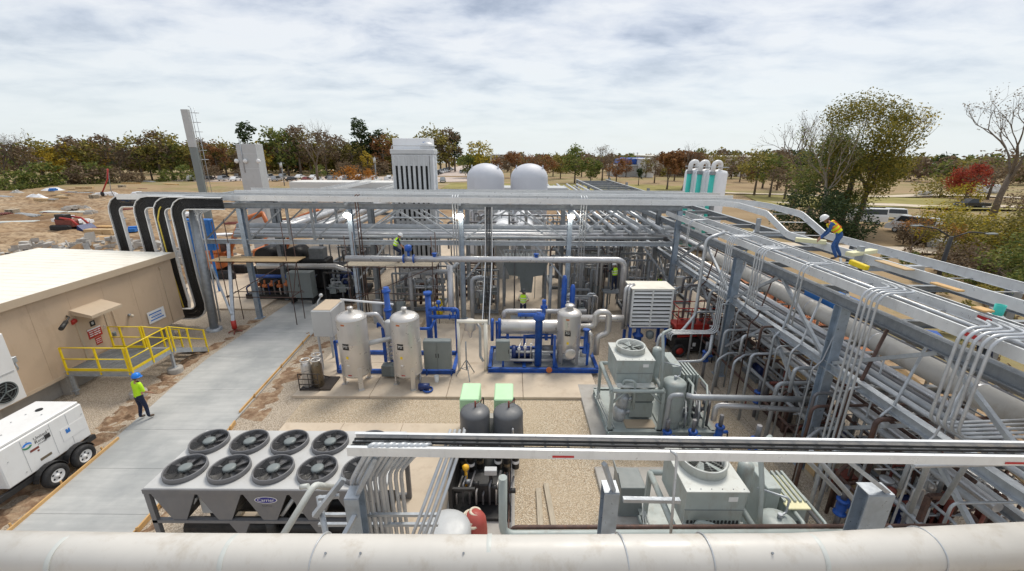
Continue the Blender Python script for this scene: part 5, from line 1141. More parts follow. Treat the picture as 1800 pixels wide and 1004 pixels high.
m_.tube([(10.7, 9.6, .1), (10.7, 9.6, 2.3), (12.0, 9.6, 2.3), (12.0, 9.6, .1)], .035, 6, .1); m_.tube([(10.7, 9.6, 1.7), (12.0, 9.6, 1.7)], .03, 6); m_.tube([(11.35, 9.6, 1.2), (11.35, 9.6, 2.3)], .03, 6); part('frame', MT['rred'], t, m_); part('panel', MT['red'], t, MB().bx(11.75, 11.96, 9.58, 9.62, 1.6, 2.25))
for k in range(3):
    x, y = 9.9 + .35 * k, 11.0 - .5 * k
    t = thing('wooden_crate', ('brown crate on the slab at the foot of the near tall column, farthest of three', 'middle brown crate of three by the near tall column', 'nearest brown crate of three under the foreground tray')[k], 'crate', (x, y, .05)); m_ = MB(); m_.bx(x - .3, x + .3, y - .22, y + .22, .2, .62, .01); part('box', MT['rred' if k % 2 else 'ply'], t, m_)
    part('skid', MT['wood'], t, MB().bx(x - .3, x - .2, y - .22, y + .22, .05, .199)); part('skid', MT['wood'], t, MB().bx(x + .2, x + .3, y - .22, y + .22, .05, .199))
for k, (x, y, l) in enumerate(((10.3, 8.3, 'large dark blue drum low under the right rack'), (10.9, 9.0, 'dark blue drum standing behind the larger drum'), (9.7, 7.7, 'dark blue drum nearest the court side under the right rack'))):
    t = thing('drum', l, 'drum', (x, y, .05), 'blue drums under the right rack'); part('shell', MT['dblue'], t, MB().lathe([(.30, 0), (.30, .3), (.315, .32), (.30, .34), (.30, .62), (.315, .64), (.30, .66), (.30, .95), (.28, .95), (.27, .92)], (x, y, .05), 22)); part('lid', MT['blue'], t, MB().cyl((x, y, .945), (x, y, .965), .285, 20))
for k, (x, y) in enumerate(((8.6, 10.2), (8.9, 10.6), (8.4, 9.3), (9.2, 9.6), (8.55, 15.6), (8.85, 14.9))):
    build(MB().tube([(x, y, .02), (x, y, 1.5 + .3 * (k % 3)), (x + .5, y + .2, 1.7 + .3 * (k % 3)), (10.2, y + .3, 1.7 + .3 * (k % 3))], .05, 8, .2), 'standpipe', MT[('rustp', 'pipe', 'galv')[k % 3]], label=('rusty standpipe on the gravel edge left of the near drums', 'grey standpipe behind the rusty one at the gravel edge', 'galvanized standpipe near the blue valve with a handle', 'rusty standpipe at the slab edge beside the crates', 'grey standpipe by the second tall rack column', 'galvanized standpipe between the tall rack columns')[k], cat='pipe', group='standpipes along the right rack')
# pads of fine clutter: pumps inside the right rack
for k, (x, y) in enumerate(((11.6, 12.3), (12.3, 15.8), (11.4, 17.3), (12.4, 20.2), (10.9, 21.6), (12.6, 10.9))):
    t = thing('pump_set', 'small grey pump set inside the right rack, ' + ('behind the near scaffold', 'between the scaffolds', 'beside the rusty scaffold', 'behind the rusty scaffold', 'near the corner column', 'by the fresh lumber board')[k], 'pump', (x, y, .05), 'pumps inside the right rack')
    part('baseplate', MT['galvd'], t, MB().bx(x - .35, x + .35, y - .6, y + .6, .05, .25)); part('motor', MT['cabg' if k % 2 else 'dblue'], t, MB().cyl((x, y - .5, .55), (x, y + .1, .55), .2, 14)); part('casing', MT['galvd'], t, MB().cyl((x, y + .2, .55), (x, y + .42, .55), .3, 14)); part('discharge', MT['pipe'], t, MB().tube([(x, y + .3, .7), (x, y + .3, 1.7), (x + .6, y + .3, 1.9)], .07, 8, .15))
    part('junction_box', MT['cabl'], t, MB().bx(x - .45, x - .25, y - .2, y + .1, .9, 1.3, .01)); part('box_post', MT['galv'], t, MB().beam((x - .35, y - .05, .25), (x - .35, y - .05, .9), .05, .05))
# rear tray of pipes far behind, running in depth at the left
t = thing('side_rack', 'galvanized pipe rack running back from the left bays of the cross rack', 'pipe rack', (-13, 38, 0))
for y in (30.5, 36.5, 43, 50):
    for x in (-17, -10.2): part('column', MT['galvd'], t, MB().ibeam((x, y, 0), (x, y, 6.4), .26, .26, .02, (1, 0, 0)))
    for z in (4.75, 6.3): part('cross_beam', MT['galvd'], t, MB().ibeam((-16.85, y, z), (-10.35, y, z), .22, .16, .015))
for x in (-17, -10.2): part('top_chord', MT['galv'], t, MB().ibeam((x, 28, 6.55), (x, 51, 6.55), .24, .2, .02)); part('lower_chord', MT['galv'], t, MB().ibeam((x, 28, 4.55), (x, 51, 4.55), .22, .2, .02))
SL = [(-16.3, .12, 'pipe', 'left outermost'), (-15.6, .2, 'insul', 'second from the left of'), (-14.8, .26, 'insul', 'thickest of'), (-14.0, .12, 'piped', 'dark one among'), (-13.3, .18, 'pipe', 'middle grey one of'), (-12.5, .25, 'insul', 'thick right hand one of'), (-11.7, .12, 'condt', 'bright slim one of'), (-11.0, .15, 'pipe', 'right outermost of')]
for x, r, m_, l in SL: build(MB().tube([(x, 27.0, 4.75 + r), (x, 27.2, 4.9 + r), (x, 50, 4.9 + r)], r, 12), 'rack_pipe', MT[m_], label=l + (' of' if not l.endswith(('of', 'among')) else '') + ' the pipes running back along the left side rack', cat='pipe', group='pipes on the left side rack')
t = thing('cable_tray', 'aluminium tray running back on top of the left side rack', 'cable tray', (-15, 40, 6.7)); tray(t, [(-15.8, 28.5, 6.8), (-15.8, 50, 6.8)], 1.2, 0, .25, None, .5)
t = thing('cable_tray', 'narrow aluminium tray at the right edge of the left side rack', 'cable tray', (-11, 40, 6.7)); tray(t, [(-11.3, 28.5, 6.8), (-11.3, 50, 6.8)], .7, 0, .2, None, .5)
# ---- crowded lines inside the right rack
rc2 = random.Random(3)
for k in range(16):
    y = 7.0 + 1.05 * k; z = 3.0 + .28 * (k % 4); r = (.03, .045, .06)[k % 3]
    build(MB().tube([(9.3, y, z - .9), (9.3, y, z), (13.9, y + .1, z), (13.9, y + .1, z - 1.2)], r, 8, .15), 'cross_line', MT[('galv', 'pipe', 'rustp', 'condt', 'piped')[k % 5]], label='one of the thin lines crossing the inside of the right rack at mid height', cat='pipe', group='thin cross lines of the right rack')
for k in range(9):
    x = 9.5 + .5 * k; z = 1.1 + .3 * (k % 3)
    build(MB().tube([(x, 7.2 + .2 * k, .3), (x, 7.2 + .2 * k, z), (x, 22.5, z)], (.05, .07, .04)[k % 3], 8, .2), 'ground_line', MT[('rustp', 'pipe', 'galv', 'insul')[k % 4]], label='one of the low lines running lengthwise near the ground in the right rack', cat='pipe', group='low lines of the right rack')
for k in range(12):
    y = 8.0 + 1.2 * k; x = 9.35 + .12 * (k % 3)
    build(MB().tube([(x, y, .05), (x, y, 3.6), (x + .25, y, 3.9), (x + .6, y, 5.75)], (.025, .035, .045)[k % 3], 8, .2), 'riser', MT[('condt', 'galv', 'rustp', 'pipe')[k % 4]], label='one of the slim risers along the court side of the right rack', cat='pipe', group='slim risers of the right rack')
# ---- thin lines crowding the space behind and under the cross rack
for k in range(22):
    y = 28.2 + .55 * k; x0 = rc2.uniform(-9, 1); x1 = x0 + rc2.uniform(5, 9); z = (4.6, 5.5, 6.3)[k % 3] + rc2.uniform(-.15, .15); r = (.05, .08, .11, .04)[k % 4]
    build(MB().tube([(x0, y, z - rc2.uniform(1, 3)), (x0, y, z), (x1, y, z), (x1, y, z - rc2.uniform(.6, 3))], r, 8, .25), 'back_line', MT[('pipe', 'condt', 'insul', 'galv', 'piped')[k % 5]], label='one of the pipes running crosswise behind the cross rack', cat='pipe', group='crosswise pipes behind the cross rack')
for k in range(26):
    x = -9.2 + .72 * k; y = 24.6 + 1.1 * (k % 4); z = rc2.uniform(3.2, 5.2)
    build(MB().tube([(x, y, .1), (x, y, z), (x + rc2.uniform(-.7, .7), y + .4, z + .4)], (.03, .045, .06)[k % 3], 7, .2), 'stand_line', MT[('condt', 'rustp', 'pipe', 'piped', 'galv')[k % 5]], label='one of the thin upright lines standing beneath the cross rack', cat='pipe', group='upright lines beneath the cross rack')
for k in range(12):
    x = 3.8 + .48 * k
    build(MB().tube([(x, 25.0, 5.1 + .2 * (k % 3)), (x + .2, 62, 5.1 + .2 * (k % 3))], (.06, .1, .14)[k % 3], 9), 'depth_line', MT[('insul', 'pipe', 'condt')[k % 3]], label='one of the pipes running back from the cross rack toward the silos side', cat='pipe', group='pipes running back right of the domed tanks')
for k in range(14):
    y = 7.2 + .6 * k; x = 9.9 + .9 * (k % 4)
    build(MB().tube([(x - .6, y, .25), (x - .6, y, .8 + .2 * (k % 3)), (x + .9, y + .3, .8 + .2 * (k % 3)), (x + .9, y + .3, 2.6)], (.035, .05, .03)[k % 3], 8, .12), 'rusty_branch', MT['rustp' if k % 3 else 'rred'], label='one of the small rusty branch pipes low inside the right rack', cat='pipe', group='rusty branch pipes in the right rack')
# ================================================================ foreground pipe, tray, columns and conduits
t = thing('foreground_pipe', 'very thick offwhite pipe crossing the whole bottom of the photo', 'pipe', (0, 4.2, 4.8))
A = [G(-160, 972, 5.1), G(300, 979, 5.1), G(900, 982, 5.1), G(1400, 979, 5.1), G(1960, 950, 5.12)]
part('barrel', MT['ofwh'], t, MB().tube(A, .262, 40, 2.5))
for px, tilt in ((565, -.12), (1092, .1), (1625, .12), (1238, .05)):
    c = G(px, 979 - max(0, px - 1400) * .05, 5.1); m_ = MB().ring(c, .272, .011, (1, tilt, 0), 28, 5)
    part('strap', MT['condt'], t, m_)
for px in (120, 410, 860, 1430): part('jacket_joint', MT['condl'], t, MB().lathe([(.2635, -.03), (.266, -.025), (.266, .025), (.2635, .03)], G(px, 979.5 + (1 if 300 < px < 1300 else -1), 5.1), 40, (1, 0, 0)))
for px, py in ((644, 960), (818, 966), (1340, 958), (585, 968)):
    c = G(px, 979, 5.1); part('rivet', MT['galvd'], t, MB().cyl(c + Vector((0, -.13, .215)), c + Vector((0, -.15, .245)), .014, 8))
t = thing('cable_tray', 'near aluminium cable tray with black cables crossing above the condensing units and compressors', 'cable tray', (3, 5.4, 5.7))
q0, q1 = G(618, 780, 5.75), G(1840, 797, 5.75)
tray(t, [q0, q1], .36, 0, .15, None, .35, cables=4, crad=.017)
for px in (990, 1768): 
    c = G(px, 803, 5.72); c.y = q0.y + (q1.y - q0.y) * (c.x - q0.x) / (q1.x - q0.x) - .187
    part('red_label', MT['pinkst'], t, MB().box(c, (.32, .003, .035)))
tg = 'conduits fanning down from the near tray'
for k in range(10):
    p0 = G(652 + 10.5 * k, 782, 5.86); p1 = G(618 + 10 * k - (4 if k > 5 else 0), 846 - 2 * k, 5.05); p2 = Vector((p1.x, p1.y, 0.2)); p2.y += .25; p00 = p0 + Vector((.06, .1, -.08))
    build(MB().tube([p00, p0, p1, p2], .04 if k in (0, 1, 3, 5) else .032, 10, .45), 'conduit', MT['condt'], label='one of the grey conduits fanning down from the left end of the near cable tray', cat='conduit', group=tg)
for k in range(4):
    p0 = G(776 + 9 * k, 806, 5.62); p1 = G(722 + 11 * k, 950, 4.75)
    build(MB().tube([p0 + Vector((.05, .6, .05)), p0, p1, p1 + (p1 - p0) * .3], .026, 8, .1), 'conduit', MT['condt'], label='one of four parallel straight conduits slanting down to the thick foreground pipe', cat='conduit', group='slanting conduits by the foreground pipe')
for k, (py, z) in enumerate(((905, 4.3), (922, 4.0))):
    build(MB().beam(G(560, py, z), G(770, py, z), .05, .05), 'strut', MT['galv'], label=('upper horizontal strut channel behind the fanning conduits', 'lower horizontal strut channel behind the fanning conduits')[k], cat='strut', group='strut channels behind the fanning conduits')
def stub(lab, px, py, w, top, arm):
    c = G(px, py, top); t = thing('rack_column', lab, 'column', (c.x, c.y, 0), 'foreground column tops')
    part('column', MT['bluegalv'], t, MB().ibeam((c.x, c.y, 0), (c.x, c.y, top), .24, w, .018, (1, 0, 0)))
    part('cap_plate', MT['galv'], t, MB().box((c.x, c.y + .02, top + .008), (w, .26, .014)))
    for a, b in arm: part('arm', MT['galv'], t, MB().beam(a, b, .07, .06))
    return c
c = stub('bluish steel column top rising behind the foreground pipe below the near tray label', 1073, 858, .23, 5.0, [(G(1062, 815, 5.64), G(1078, 862, 5.02)), (G(1095, 878, 5.0), G(1195, 880, 5.0)), (G(1078, 940, 4.9), G(1090, 990, 4.8))])
c = stub('wide bluish column top at the lower right by the blue drums', 1540, 862, .40, 5.0, [(G(1490, 810, 5.6), G(1560, 865, 5.02)), (G(1560, 925, 4.8), G(1620, 990, 4.6))])
c = stub('bluish column top beside the fanning conduits and the chiller', 622, 868, .22, 5.0, [(G(660, 805, 5.6), G(628, 868, 5.02)), (G(625, 905, 4.7), G(598, 955, 4.5)), (G(598, 848, 4.9), G(552, 905, 4.5))])
build(MB().beam(G(604, 842, 5.0), G(553, 908, 4.5), .07, .09).beam(G(560, 876, 4.7), G(596, 872, 4.7), .06, .05), 'bracket', MT['galv'], label='white galvanized bracket arm left of the fanning conduits', cat='bracket')
build(MB().tube([G(560, 872, 4.62), G(572, 935, 4.3), G(576, 960, 4.1)], .045, 8), 'upright_prop', MT['galv'], label='upright leg under the white bracket arm by the chiller corner', cat='bracket')
p = G(547, 856, 4.3)
build(MB().tube([p + Vector((.12, .6, -.6)), p + Vector((.03, .05, .0)), G(486, 960, 3.7)], .06, 12, .12).cyl(p + Vector((-.2, .02, -.02)), p + Vector((-.05, 0, .02)), .045, 8), 'gas_pipe', MT['condl'], label='greenish cream pipe with an elbow in front of the chiller right half', cat='pipe')
a, b = G(878, 838, 3.4), G(884, 944, 2.5); b = Vector((a.x, a.y, 2.35))
b = G(884, 940, 2.5); a = Vector((b.x, b.y, 3.95))
build(MB().tube([a, b, Vector((9.2, b.y + .1, 2.5))], .085, 16, .22), 'drain_pipe', MT['cond'], label='grey green pipe dropping beside the compressors and running right behind the foreground pipe', cat='pipe')
c = G(900, 927, 2.5); build(MB().tube([Vector((c.x - .1, c.y, 1.2)), c, Vector((9.3, c.y + .1, 2.5))], .045, 10, .12), 'rusty_line', MT['rustp'], label='thin rusty pipe running right just above the grey green one', cat='pipe')
build(MB().tube([G(1178, 792, 5.9), G(1190, 800, 5.85), G(1186, 850, 5.4), G(1178, 950, 4.6)], .02, 8, .1), 'conduit', MT['condt'], label='thin single conduit hanging from the near tray in front of the near condensing unit', cat='conduit')
for k, (p, q) in enumerate(((G(1425, 815, 4.4), G(1476, 868, 3.0)), (G(1445, 815, 4.6), G(1520, 900, 3.6)), (G(1632, 815, 4.6), G(1600, 900, 2.8)), (G(1700, 815, 4.4), G(1655, 885, 3.0)))):
    build(MB().tube([p + (p - q) * .25, p, q], .045, 8), 'raking_pipe', MT['galv'], label=('slanting galvanized pipe under the near tray above the handle valve', 'thin slanting pipe under the near tray just left of the wide column top', 'galvanized slanting post right of the wide column top', 'galvanized slanting post farthest right under the near tray')[k], cat='pipe', group='slanting members under the near tray')
build(MB().bx(7.4, 8.9, 7.6, 8.3, .1, 1.2, .01), 'panel_box', MT['cond'], label='grey green low box on the gravel by the near condensing unit', cat='box') if False else None
t = thing('junction_box', 'cream topped junction box between the near condensing unit and the handle valve', 'junction box', (6.9, 8.2, .14)); part('box', MT['cond'], t, MB().bx(6.65, 7.1, 7.9, 8.9, .9, 1.9, .012)); part('lid', MT['cream'], t, MB().bx(6.6, 7.15, 7.85, 8.95, 1.903, 1.95, .01)); part('post', MT['galv'], t, MB().beam((6.85, 8.4, .02), (6.85, 8.4, .9), .1, .1))
t = thing('round_vessel', 'pale grey green vessel end with bolts at the bottom right of the near condensing unit', 'vessel', (6.3, 6.7, 0)); part('shell', MT['cond'], t, MB().lathe(shell_prof(.42, .5, 1.9, .18), (6.35, 6.75, 0), 26)); part('base', MT['galvd'], t, MB().lathe([(.34, 0), (.34, .45)], (6.35, 6.75, 0), 18))
# the second tier of galvanized rails at far right foreground
for k, (z, x) in enumerate(((4.9, 8.6), (5.25, 9.2))): build(MB().tube([(6.9 + k, 5.9, z), (9.4, 6.0 + .1 * k, z), (13.4, 6.2, z)], .04, 8), 'conduit', MT['condt'], label=('lower conduit running right under the near tray at the rack corner', 'upper conduit running right under the near tray at the rack corner')[k], cat='conduit', group='conduits at the rack corner')
# ================================================================ plant behind the cross rack
t = thing('white_tower', 'tall white tower with ribbed grey panels and dark vertical slots', 'tower', (-7, 31.5, 0))
part('rear_casing', MT['whtw'], t, MB().bx(-8.62, -6.0, 31.6, 33.6, .1, 10.85, .03)); part('front_casing', MT['whtw'], t, MB().bx(-8.36, -5.5, 30.1, 31.59, .1, 9.75, .02))
part('cornice', MT['fin'], t, MB().bx(-8.42, -5.42, 30.02, 31.598, 9.752, 10.1, .05)); 
m_ = MB().tube([(-8.3, 30.1, 10.1), (-8.3, 30.1, 10.32), (-5.5, 30.1, 10.32), (-5.5, 31.5, 10.32)], .03, 6, .2); part('top_rail', MT['fin'], t, m_); part('top_drum', MT['fin'], t, MB().lathe([(.5, 0), (.5, .25), (.35, .42), (.02, .5)], (-6.0, 30.9, 10.1), 20))
for k in range(8):
    x = -8.3 + k * .345; part('rib', MT['fin'], t, MB().bx(x, x + .19, 30.0, 30.098, 1.4, 9.7, .02))
part('plain_panel', MT['fin'], t, MB().bx(-5.75, -5.52, 30.0, 30.098, .3, 9.7))
for z in (9.0, 6.7, 5.0, 3.4): part('belt', MT['fin'], t, MB().bx(-8.34, -5.76, 30.03, 30.098, z, z + (.7 if z > 8 else .2)))
for (z0, z1) in ((6.9, 9.0), (5.2, 6.7), (3.6, 5.0), (1.6, 3.4)):
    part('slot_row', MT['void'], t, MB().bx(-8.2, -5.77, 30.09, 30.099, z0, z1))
part('tower_plate', MT['tarp'], t, MB().bx(-6.45, -6.2, 31.585, 31.599, 10.45, 10.6)); part('side_ladder', MT['galv'], t, MB().tube([(-5.4, 30.3, .2), (-5.4, 30.3, 9.6)], .03, 6).tube([(-5.4, 30.7, .2), (-5.4, 30.7, 9.6)], .03, 6))
for k, x in enumerate((-2.62, 1.6)):
    d = thing('domed_tank', ('pale grey domed tank nearer the white tower', 'pale grey domed tank at the right, farther from the white tower')[k], 'tank', (x, 41.7, 0), 'pale domed tanks')
    part('shell', MT['dome'], d, MB().lathe([(1.8, .3), (1.8, 7.55)] + [(1.8 * math.cos(a), 7.55 + 1.35 * math.sin(a)) for a in [R(q) for q in (12, 25, 38, 50, 62, 74, 84, 89.5)]], (x, 41.7, 0), 44)); part('skirt', MT['slabg'], d, MB().lathe([(1.9, 0), (1.9, .295)], (x, 41.7, 0), 30)); part('lug', MT['dome'], d, MB().bx(x - 1.3, x - 1.2, 41.1, 41.3, 8.3, 8.75)); part('lug', MT['dome'], d, MB().bx(x + 1.2, x + 1.3, 41.1, 41.3, 8.3, 8.75))
for k, (px, py) in enumerate(((882, 390), (921, 390), (884, 408), (923, 408))):
    c = V(px, py, 32 + (0 if k > 1 else 2.4)); d = thing('bullet_tank', ('upper left', 'upper right', 'lower left', 'lower right')[k] + ' of four small white tanks seen end on behind the cross rack', 'tank', (c.x, c.y, 0), 'white bullet tanks behind the cross rack')
    part('shell', MT['whtw'], d, MB().lathe(shell_prof(.78, 0, 1.8, .4), (c.x, c.y, c.z), 24, (0, 1, 0))); part('nozzle', MT['galvd'], d, MB().cyl((c.x, c.y - .52, c.z), (c.x, c.y - .38, c.z), .14, 12).cyl((c.x, c.y - .45, c.z), (c.x, c.y - .45, c.z + .6), .03, 6)); part('saddle', MT['galv'], d, MB().bx(c.x - .5, c.x + .5, c.y + .6, c.y + .8, 0, c.z - .6))
t = thing('exhaust_stack', 'tall square grey stack with a ladder standing beyond the cable drops', 'stack', (-32.8, 45, 0))
part('upper_duct', MT['cabl'], t, MB().bx(-33.2, -32.5, 45, 45.35, 10.2, 13.8, .02)); part('lower_duct', MT['cabg'], t, MB().bx(-33.18, -32.48, 45.02, 45.37, 0, 10.195, .02))
part('ladder', MT['galv'], t, MB().tube([(-32.2, 45.1, 4), (-32.2, 45.1, 14), (-32.5, 45.2, 14.1)], .03, 6, .2).tube([(-32.2, 45.6, 4), (-32.2, 45.6, 14)], .03, 6)); m_ = MB()
for k in range(6): m_.ring((-32.05, 45.35, 9 + k * .9), .35, .02, (0, 0, 1), 12, 4)
part('ladder_hoops', MT['galv'], t, m_)
t = thing('grey_duct_box', 'pale grey upright duct box with little round lamps on its sides', 'duct', (-24.3, 40.5, 0)); part('casing', MT['cabl'], t, MB().bx(-25.2, -23.4, 40, 41.2, 0, 10.5, .02)); part('pole', MT['galv'], t, MB().tube([(-24.75, 39.97, 8), (-24.75, 39.97, 11)], .04, 6))
for x in (-25.3, -24.5, -23.3): part('round_lamp', MT['white'], t, MB().ell((x, 39.9, 9.0), (.2, .14, .2)))
for z in (8.3, 9.6): part('seam', MT['fin'], t, MB().bx(-25.19, -23.41, 39.985, 39.999, z, z + .05))
for k, (px, py) in enumerate(((1219, 300), (1237, 302), (1259, 304))):
    c = V(px, 318, 45.5 - k * 1.2); x, y = c.x, c.y
    d = thing('silo', ('leftmost white silo with a teal riser', 'middle white silo with a teal riser', 'rightmost white silo with a teal riser, nearest the trees')[k], 'silo', (x, y, 0), 'white silos with teal risers')
    part('shell', MT['whtw'], d, MB().lathe([(.95, .3), (.95, 8.0), (.85, 8.25), (.02, 8.4)], (x, y, 0), 28)); part('riser', MT['teal'], d, MB().tube([(x - .8, y - .7, .5), (x - .8, y - .7, 7.9)], .24, 14)); part('gooseneck', MT['white'], d, MB().tube([(x - .8, y - .7, 7.9), (x - .8, y - .7, 9.1), (x + .0, y - .5, 9.1), (x + .0, y - .5, 8.4)], .22, 12, .4)); part('collar', MT['galvd'], d, MB().lathe([(.28, 0), (.28, .3)], (x - .8, y - .7, 7.9), 14)); part('platform_rail', MT['galvd'], d, MB().ring((x, y, 8.6), .98, .03, (0, 0, 1), 22, 5))
    for z in (2.5, 5.0): part('hoop', MT['fin'], d, MB().lathe([(.955, 0), (.97, .05), (.955, .1)], (x, y, z), 28))
# long low white housings beyond the rack
build(MB().bx(-24, -9.6, 46, 49, 5.9, 6.75, .05), 'long_housing', MT['bldg'], label='long low white flat housing behind the cross rack left of the white tower', cat='housing')
build(MB().bx(-5.0, 6, 47, 50, 4.8, 6.2, .05), 'long_housing', MT['cabl'], label='long low pale housing behind the domed tanks', cat='housing')
# hopper
t = thing('hopper', 'grey steel hopper on legs behind the standing worker', 'hopper', (.9, 27.2, .1)); m_ = MB()
m_.prism([(-.6, 26.2, 3.3), (2.4, 26.2, 3.3), (2.0, 26.2, 2.3), (1.4, 26.2, 2.2), (1.3, 26.2, 1.1), (.6, 26.2, 1.1), (.5, 26.2, 2.2), (-.2, 26.2, 2.3)], (0, 2, 0)); part('body', MT['cabg'], t, m_)
for x in (-.5, 2.2):
    for y in (26.3, 28.1): part('leg', MT['galvd'], t, MB().beam((x, y, .1), (x, y, 2.9), .14, .14))
for k in range(12): part('bar', MT['cabl'], t, MB().cyl((-.5 + .24 * k, 26.1, 3.35), (-.5 + .24 * k, 26.1, 3.95), .06, 8))
part('top_rail', MT['galv'], t, MB().bx(-.6, 2.4, 26.05, 26.15, 3.95, 4.02))
# dense valve skids made of many lines
def module(name, lab, x0, x1, y0, y1, zt, n, seed, mats, base='galvd', tanks=0, cat='process skid'):
    rnd = random.Random(seed); s = thing(name, lab, cat, ((x0 + x1) / 2, (y0 + y1) / 2, .1))
    m = MB()
    for y in (y0, y1): m.ibeam((x0, y, .22), (x1, y, .22), .2, .14, .015)
    for x in (x0 + .07, x1 - .07): m.ibeam((x, y0 + .08, .22), (x, y1 - .08, .22), .2, .14, .015)
    part('base_frame', MT[base], s, m)
    for x in (x0, x1):
        for y in (y0, y1): part('frame_post', MT[base], s, MB().beam((x, y, .1), (x, y, zt), .1, .1))
    for y in (y0, y1): part('frame_beam', MT[base], s, MB().beam((x0, y, zt), (x1, y, zt), .1, .1))
    for k in range(n):
        x, y = rnd.uniform(x0 + .1, x1 - .1), rnd.uniform(y0 + .1, y1 - .1); r = rnd.choice((.03, .04, .05, .07, .09)); z1 = rnd.uniform(.5, 1) * zt; dx, dy = rnd.uniform(-.9, .9), rnd.uniform(-.6, .6)
        x2 = min(x1, max(x0, x + dx)); mt = MT[rnd.choice(mats)]
        kind = rnd.random()
        if kind < .55: part('pipe_run', mt, s, MB().tube([(x, y, .25), (x, y, z1), (x2 + (.3 if abs(x2 - x) < .2 else 0), y, z1), (x2 + (.3 if abs(x2 - x) < .2 else 0), y, z1 - rnd.uniform(.4, 1.2))], r, 8, .15))
        elif kind < .75: part('cross_run', mt, s, MB().tube([(x0 + .05, y, z1 * .8), (x1 - .05, y, z1 * .8)], r, 8))
        elif kind < .9: valve(s, x, y, z1 * .7, mt, rnd.uniform(.7, 1.3), rnd.choice('xz'))
        else: part('control_box', MT[rnd.choice(('cabg', 'cabl'))], s, MB().bx(x - .22, x + .22, y - .1, y + .1, z1 * .5, z1 * .5 + .5, .01))
    for k in range(tanks):
        x = x0 + (k + .7) * (x1 - x0) / (tanks + .4); part('small_vessel', MT[rnd.choice(mats)], s, MB().lathe(shell_prof(.26, .6, zt * .75, .12), (x, (y0 + y1) / 2, 0), 18))
    return s
GM = ['galv', 'pipe', 'insul', 'piped', 'stain', 'condt']
module('valve_skid', 'crowded grey valve skid full of vertical pipes left of the louvered cooler', 3.9, 6.1, 25.2, 27.2, 3.9, 44, 3, GM, 'galvd', 2)
module('valve_skid', 'smaller grey valve skid with a motor just right of the domed tanks line', 2.9, 4.6, 22.4, 23.6, 2.2, 22, 4, GM, 'galvd')
module('pump_module', 'dark pipe module behind the louvered cooler near the corner column', 7.2, 9.0, 25.2, 27, 3.6, 30, 5, GM + ['piped'], 'galvd', 1)
module('pump_module', 'grey pipe module under the cross rack below the white tower', -7.6, -4.4, 25.4, 27.2, 2.6, 34, 6, GM + ['rustp'], 'galvd', 2)
module('pump_module', 'low grey pipe module left of the standing worker', -2.4, -.9, 25, 27, 2.4, 24, 7, GM, 'galvd')
module('pump_module', 'rusty frame module right of the vertical black cable tray', -3.9, -2.2, 28.2, 29.6, 2.2, 20, 8, ['rustp', 'galvd', 'pipe'], 'rustp')
module('pipe_module', 'tall grey pipe module farther back behind the hopper', 2.8, 6.6, 30, 33, 5.2, 44, 9, GM, 'galvd', 3)
module('pipe_module', 'tall pipe module behind the corner column under the right rack', 6.9, 9.3, 30, 34, 5, 34, 12, GM, 'galvd', 2)
module('pipe_module', 'grey pipe module behind the four white bullet tanks', -3.2, -1.0, 35, 37, 5.5, 30, 13, GM, 'galvd', 1)
module('pipe_module', 'dark pipe module far back beneath the right rack extension', 4.5, 9.0, 38, 42, 5.6, 36, 14, GM, 'galvd', 2)
for k, (x, y) in enumerate(((11.2, 28), (12.6, 31), (11.5, 35))): module('rack_module', ('pipe module inside the right rack just past the corner column', 'pipe module second past the corner column inside the right rack', 'pipe module third past the corner column inside the right rack')[k], x - 1, x + 1, y - 1, y + 1, 3.3, 22, 20 + k, GM, 'galvd')
# compressor skid at the left
t = thing('compressor_skid', 'black compressor skid with a blue pipe and orange valves under the cross rack', 'compressor', (-15, 28.5, .12))
part('base_frame', MT['black'], t, MB().bx(-18.5, -10.5, 27.4, 30.2, .12, .45, .02)); part('compressor_casing', MT['black'], t, MB().bx(-18.2, -13.2, 28.6, 30.0, .46, 2.6, .08)); part('compressor_casing', MT['black'], t, MB().bx(-13.0, -10.9, 28.4, 30, .46, 2.0, .06))
part('cylinder', MT['black'], t, MB().cyl((-17.4, 28.4, 2.9), (-17.4, 30, 2.9), .6, 20)); part('cylinder', MT['black'], t, MB().cyl((-15.4, 28.4, 2.9), (-15.4, 30, 2.9), .6, 20)); part('exhaust', MT['galvd'], t, MB().bx(-14.4, -13.4, 28.8, 29.6, 2.6, 3.4, .03))
part('jacketed_pipe', MT['stain'], t, MB().tube([(-17.6, 27.9, 2.35), (-12.2, 27.9, 2.35), (-11.4, 28.0, 2.0), (-11.2, 28.0, 1.0)], .2, 14, .2)); part('blue_pipe', MT['blue'], t, MB().tube([(-18.0, 27.6, 1.7), (-13.6, 27.6, 1.7)], .13, 12))
for k in range(6): part('orange_valve', MT['orange'], t, MB().cyl((-17.6 + .5 * k, 27.3, 1.2 - .1 * (k % 2)), (-17.3 + .5 * k, 27.3, 1.2 - .1 * (k % 2)), .13, 12).cyl((-17.45 + .5 * k, 27.3, 1.2), (-17.45 + .5 * k, 27.3, 1.5), .06, 8))
for k in range(12): part('blue_line', MT[('dblue', 'piped', 'stain', 'galvd')[k % 4]], t, MB().tube([(-18.2 + .38 * k, 27.25, .5), (-18.2 + .38 * k, 27.2, 1.0 + .2 * (k % 3)), (-18.0 + .38 * k, 28.4, 1.2 + .2 * (k % 3))], .05, 8, .1))
cabinet(t, -14.9, -13.3, 26.4, 27.1, .55, 2.3, MT['cabg'], 2); m_ = MB()
for x in (-14.8, -13.4): m_.bx(x - .06, x + .06, 26.45, 27.05, .12, .549)
part('cabinet_feet', MT['black'], t, m_)
module('pipe_module', 'dark pipe module right of the grey cabinet on the left concrete pad', -12.6, -10.8, 26.8, 28.2, 2.2, 26, 31, ['piped', 'galvd', 'pipe', 'dblue'], 'black')
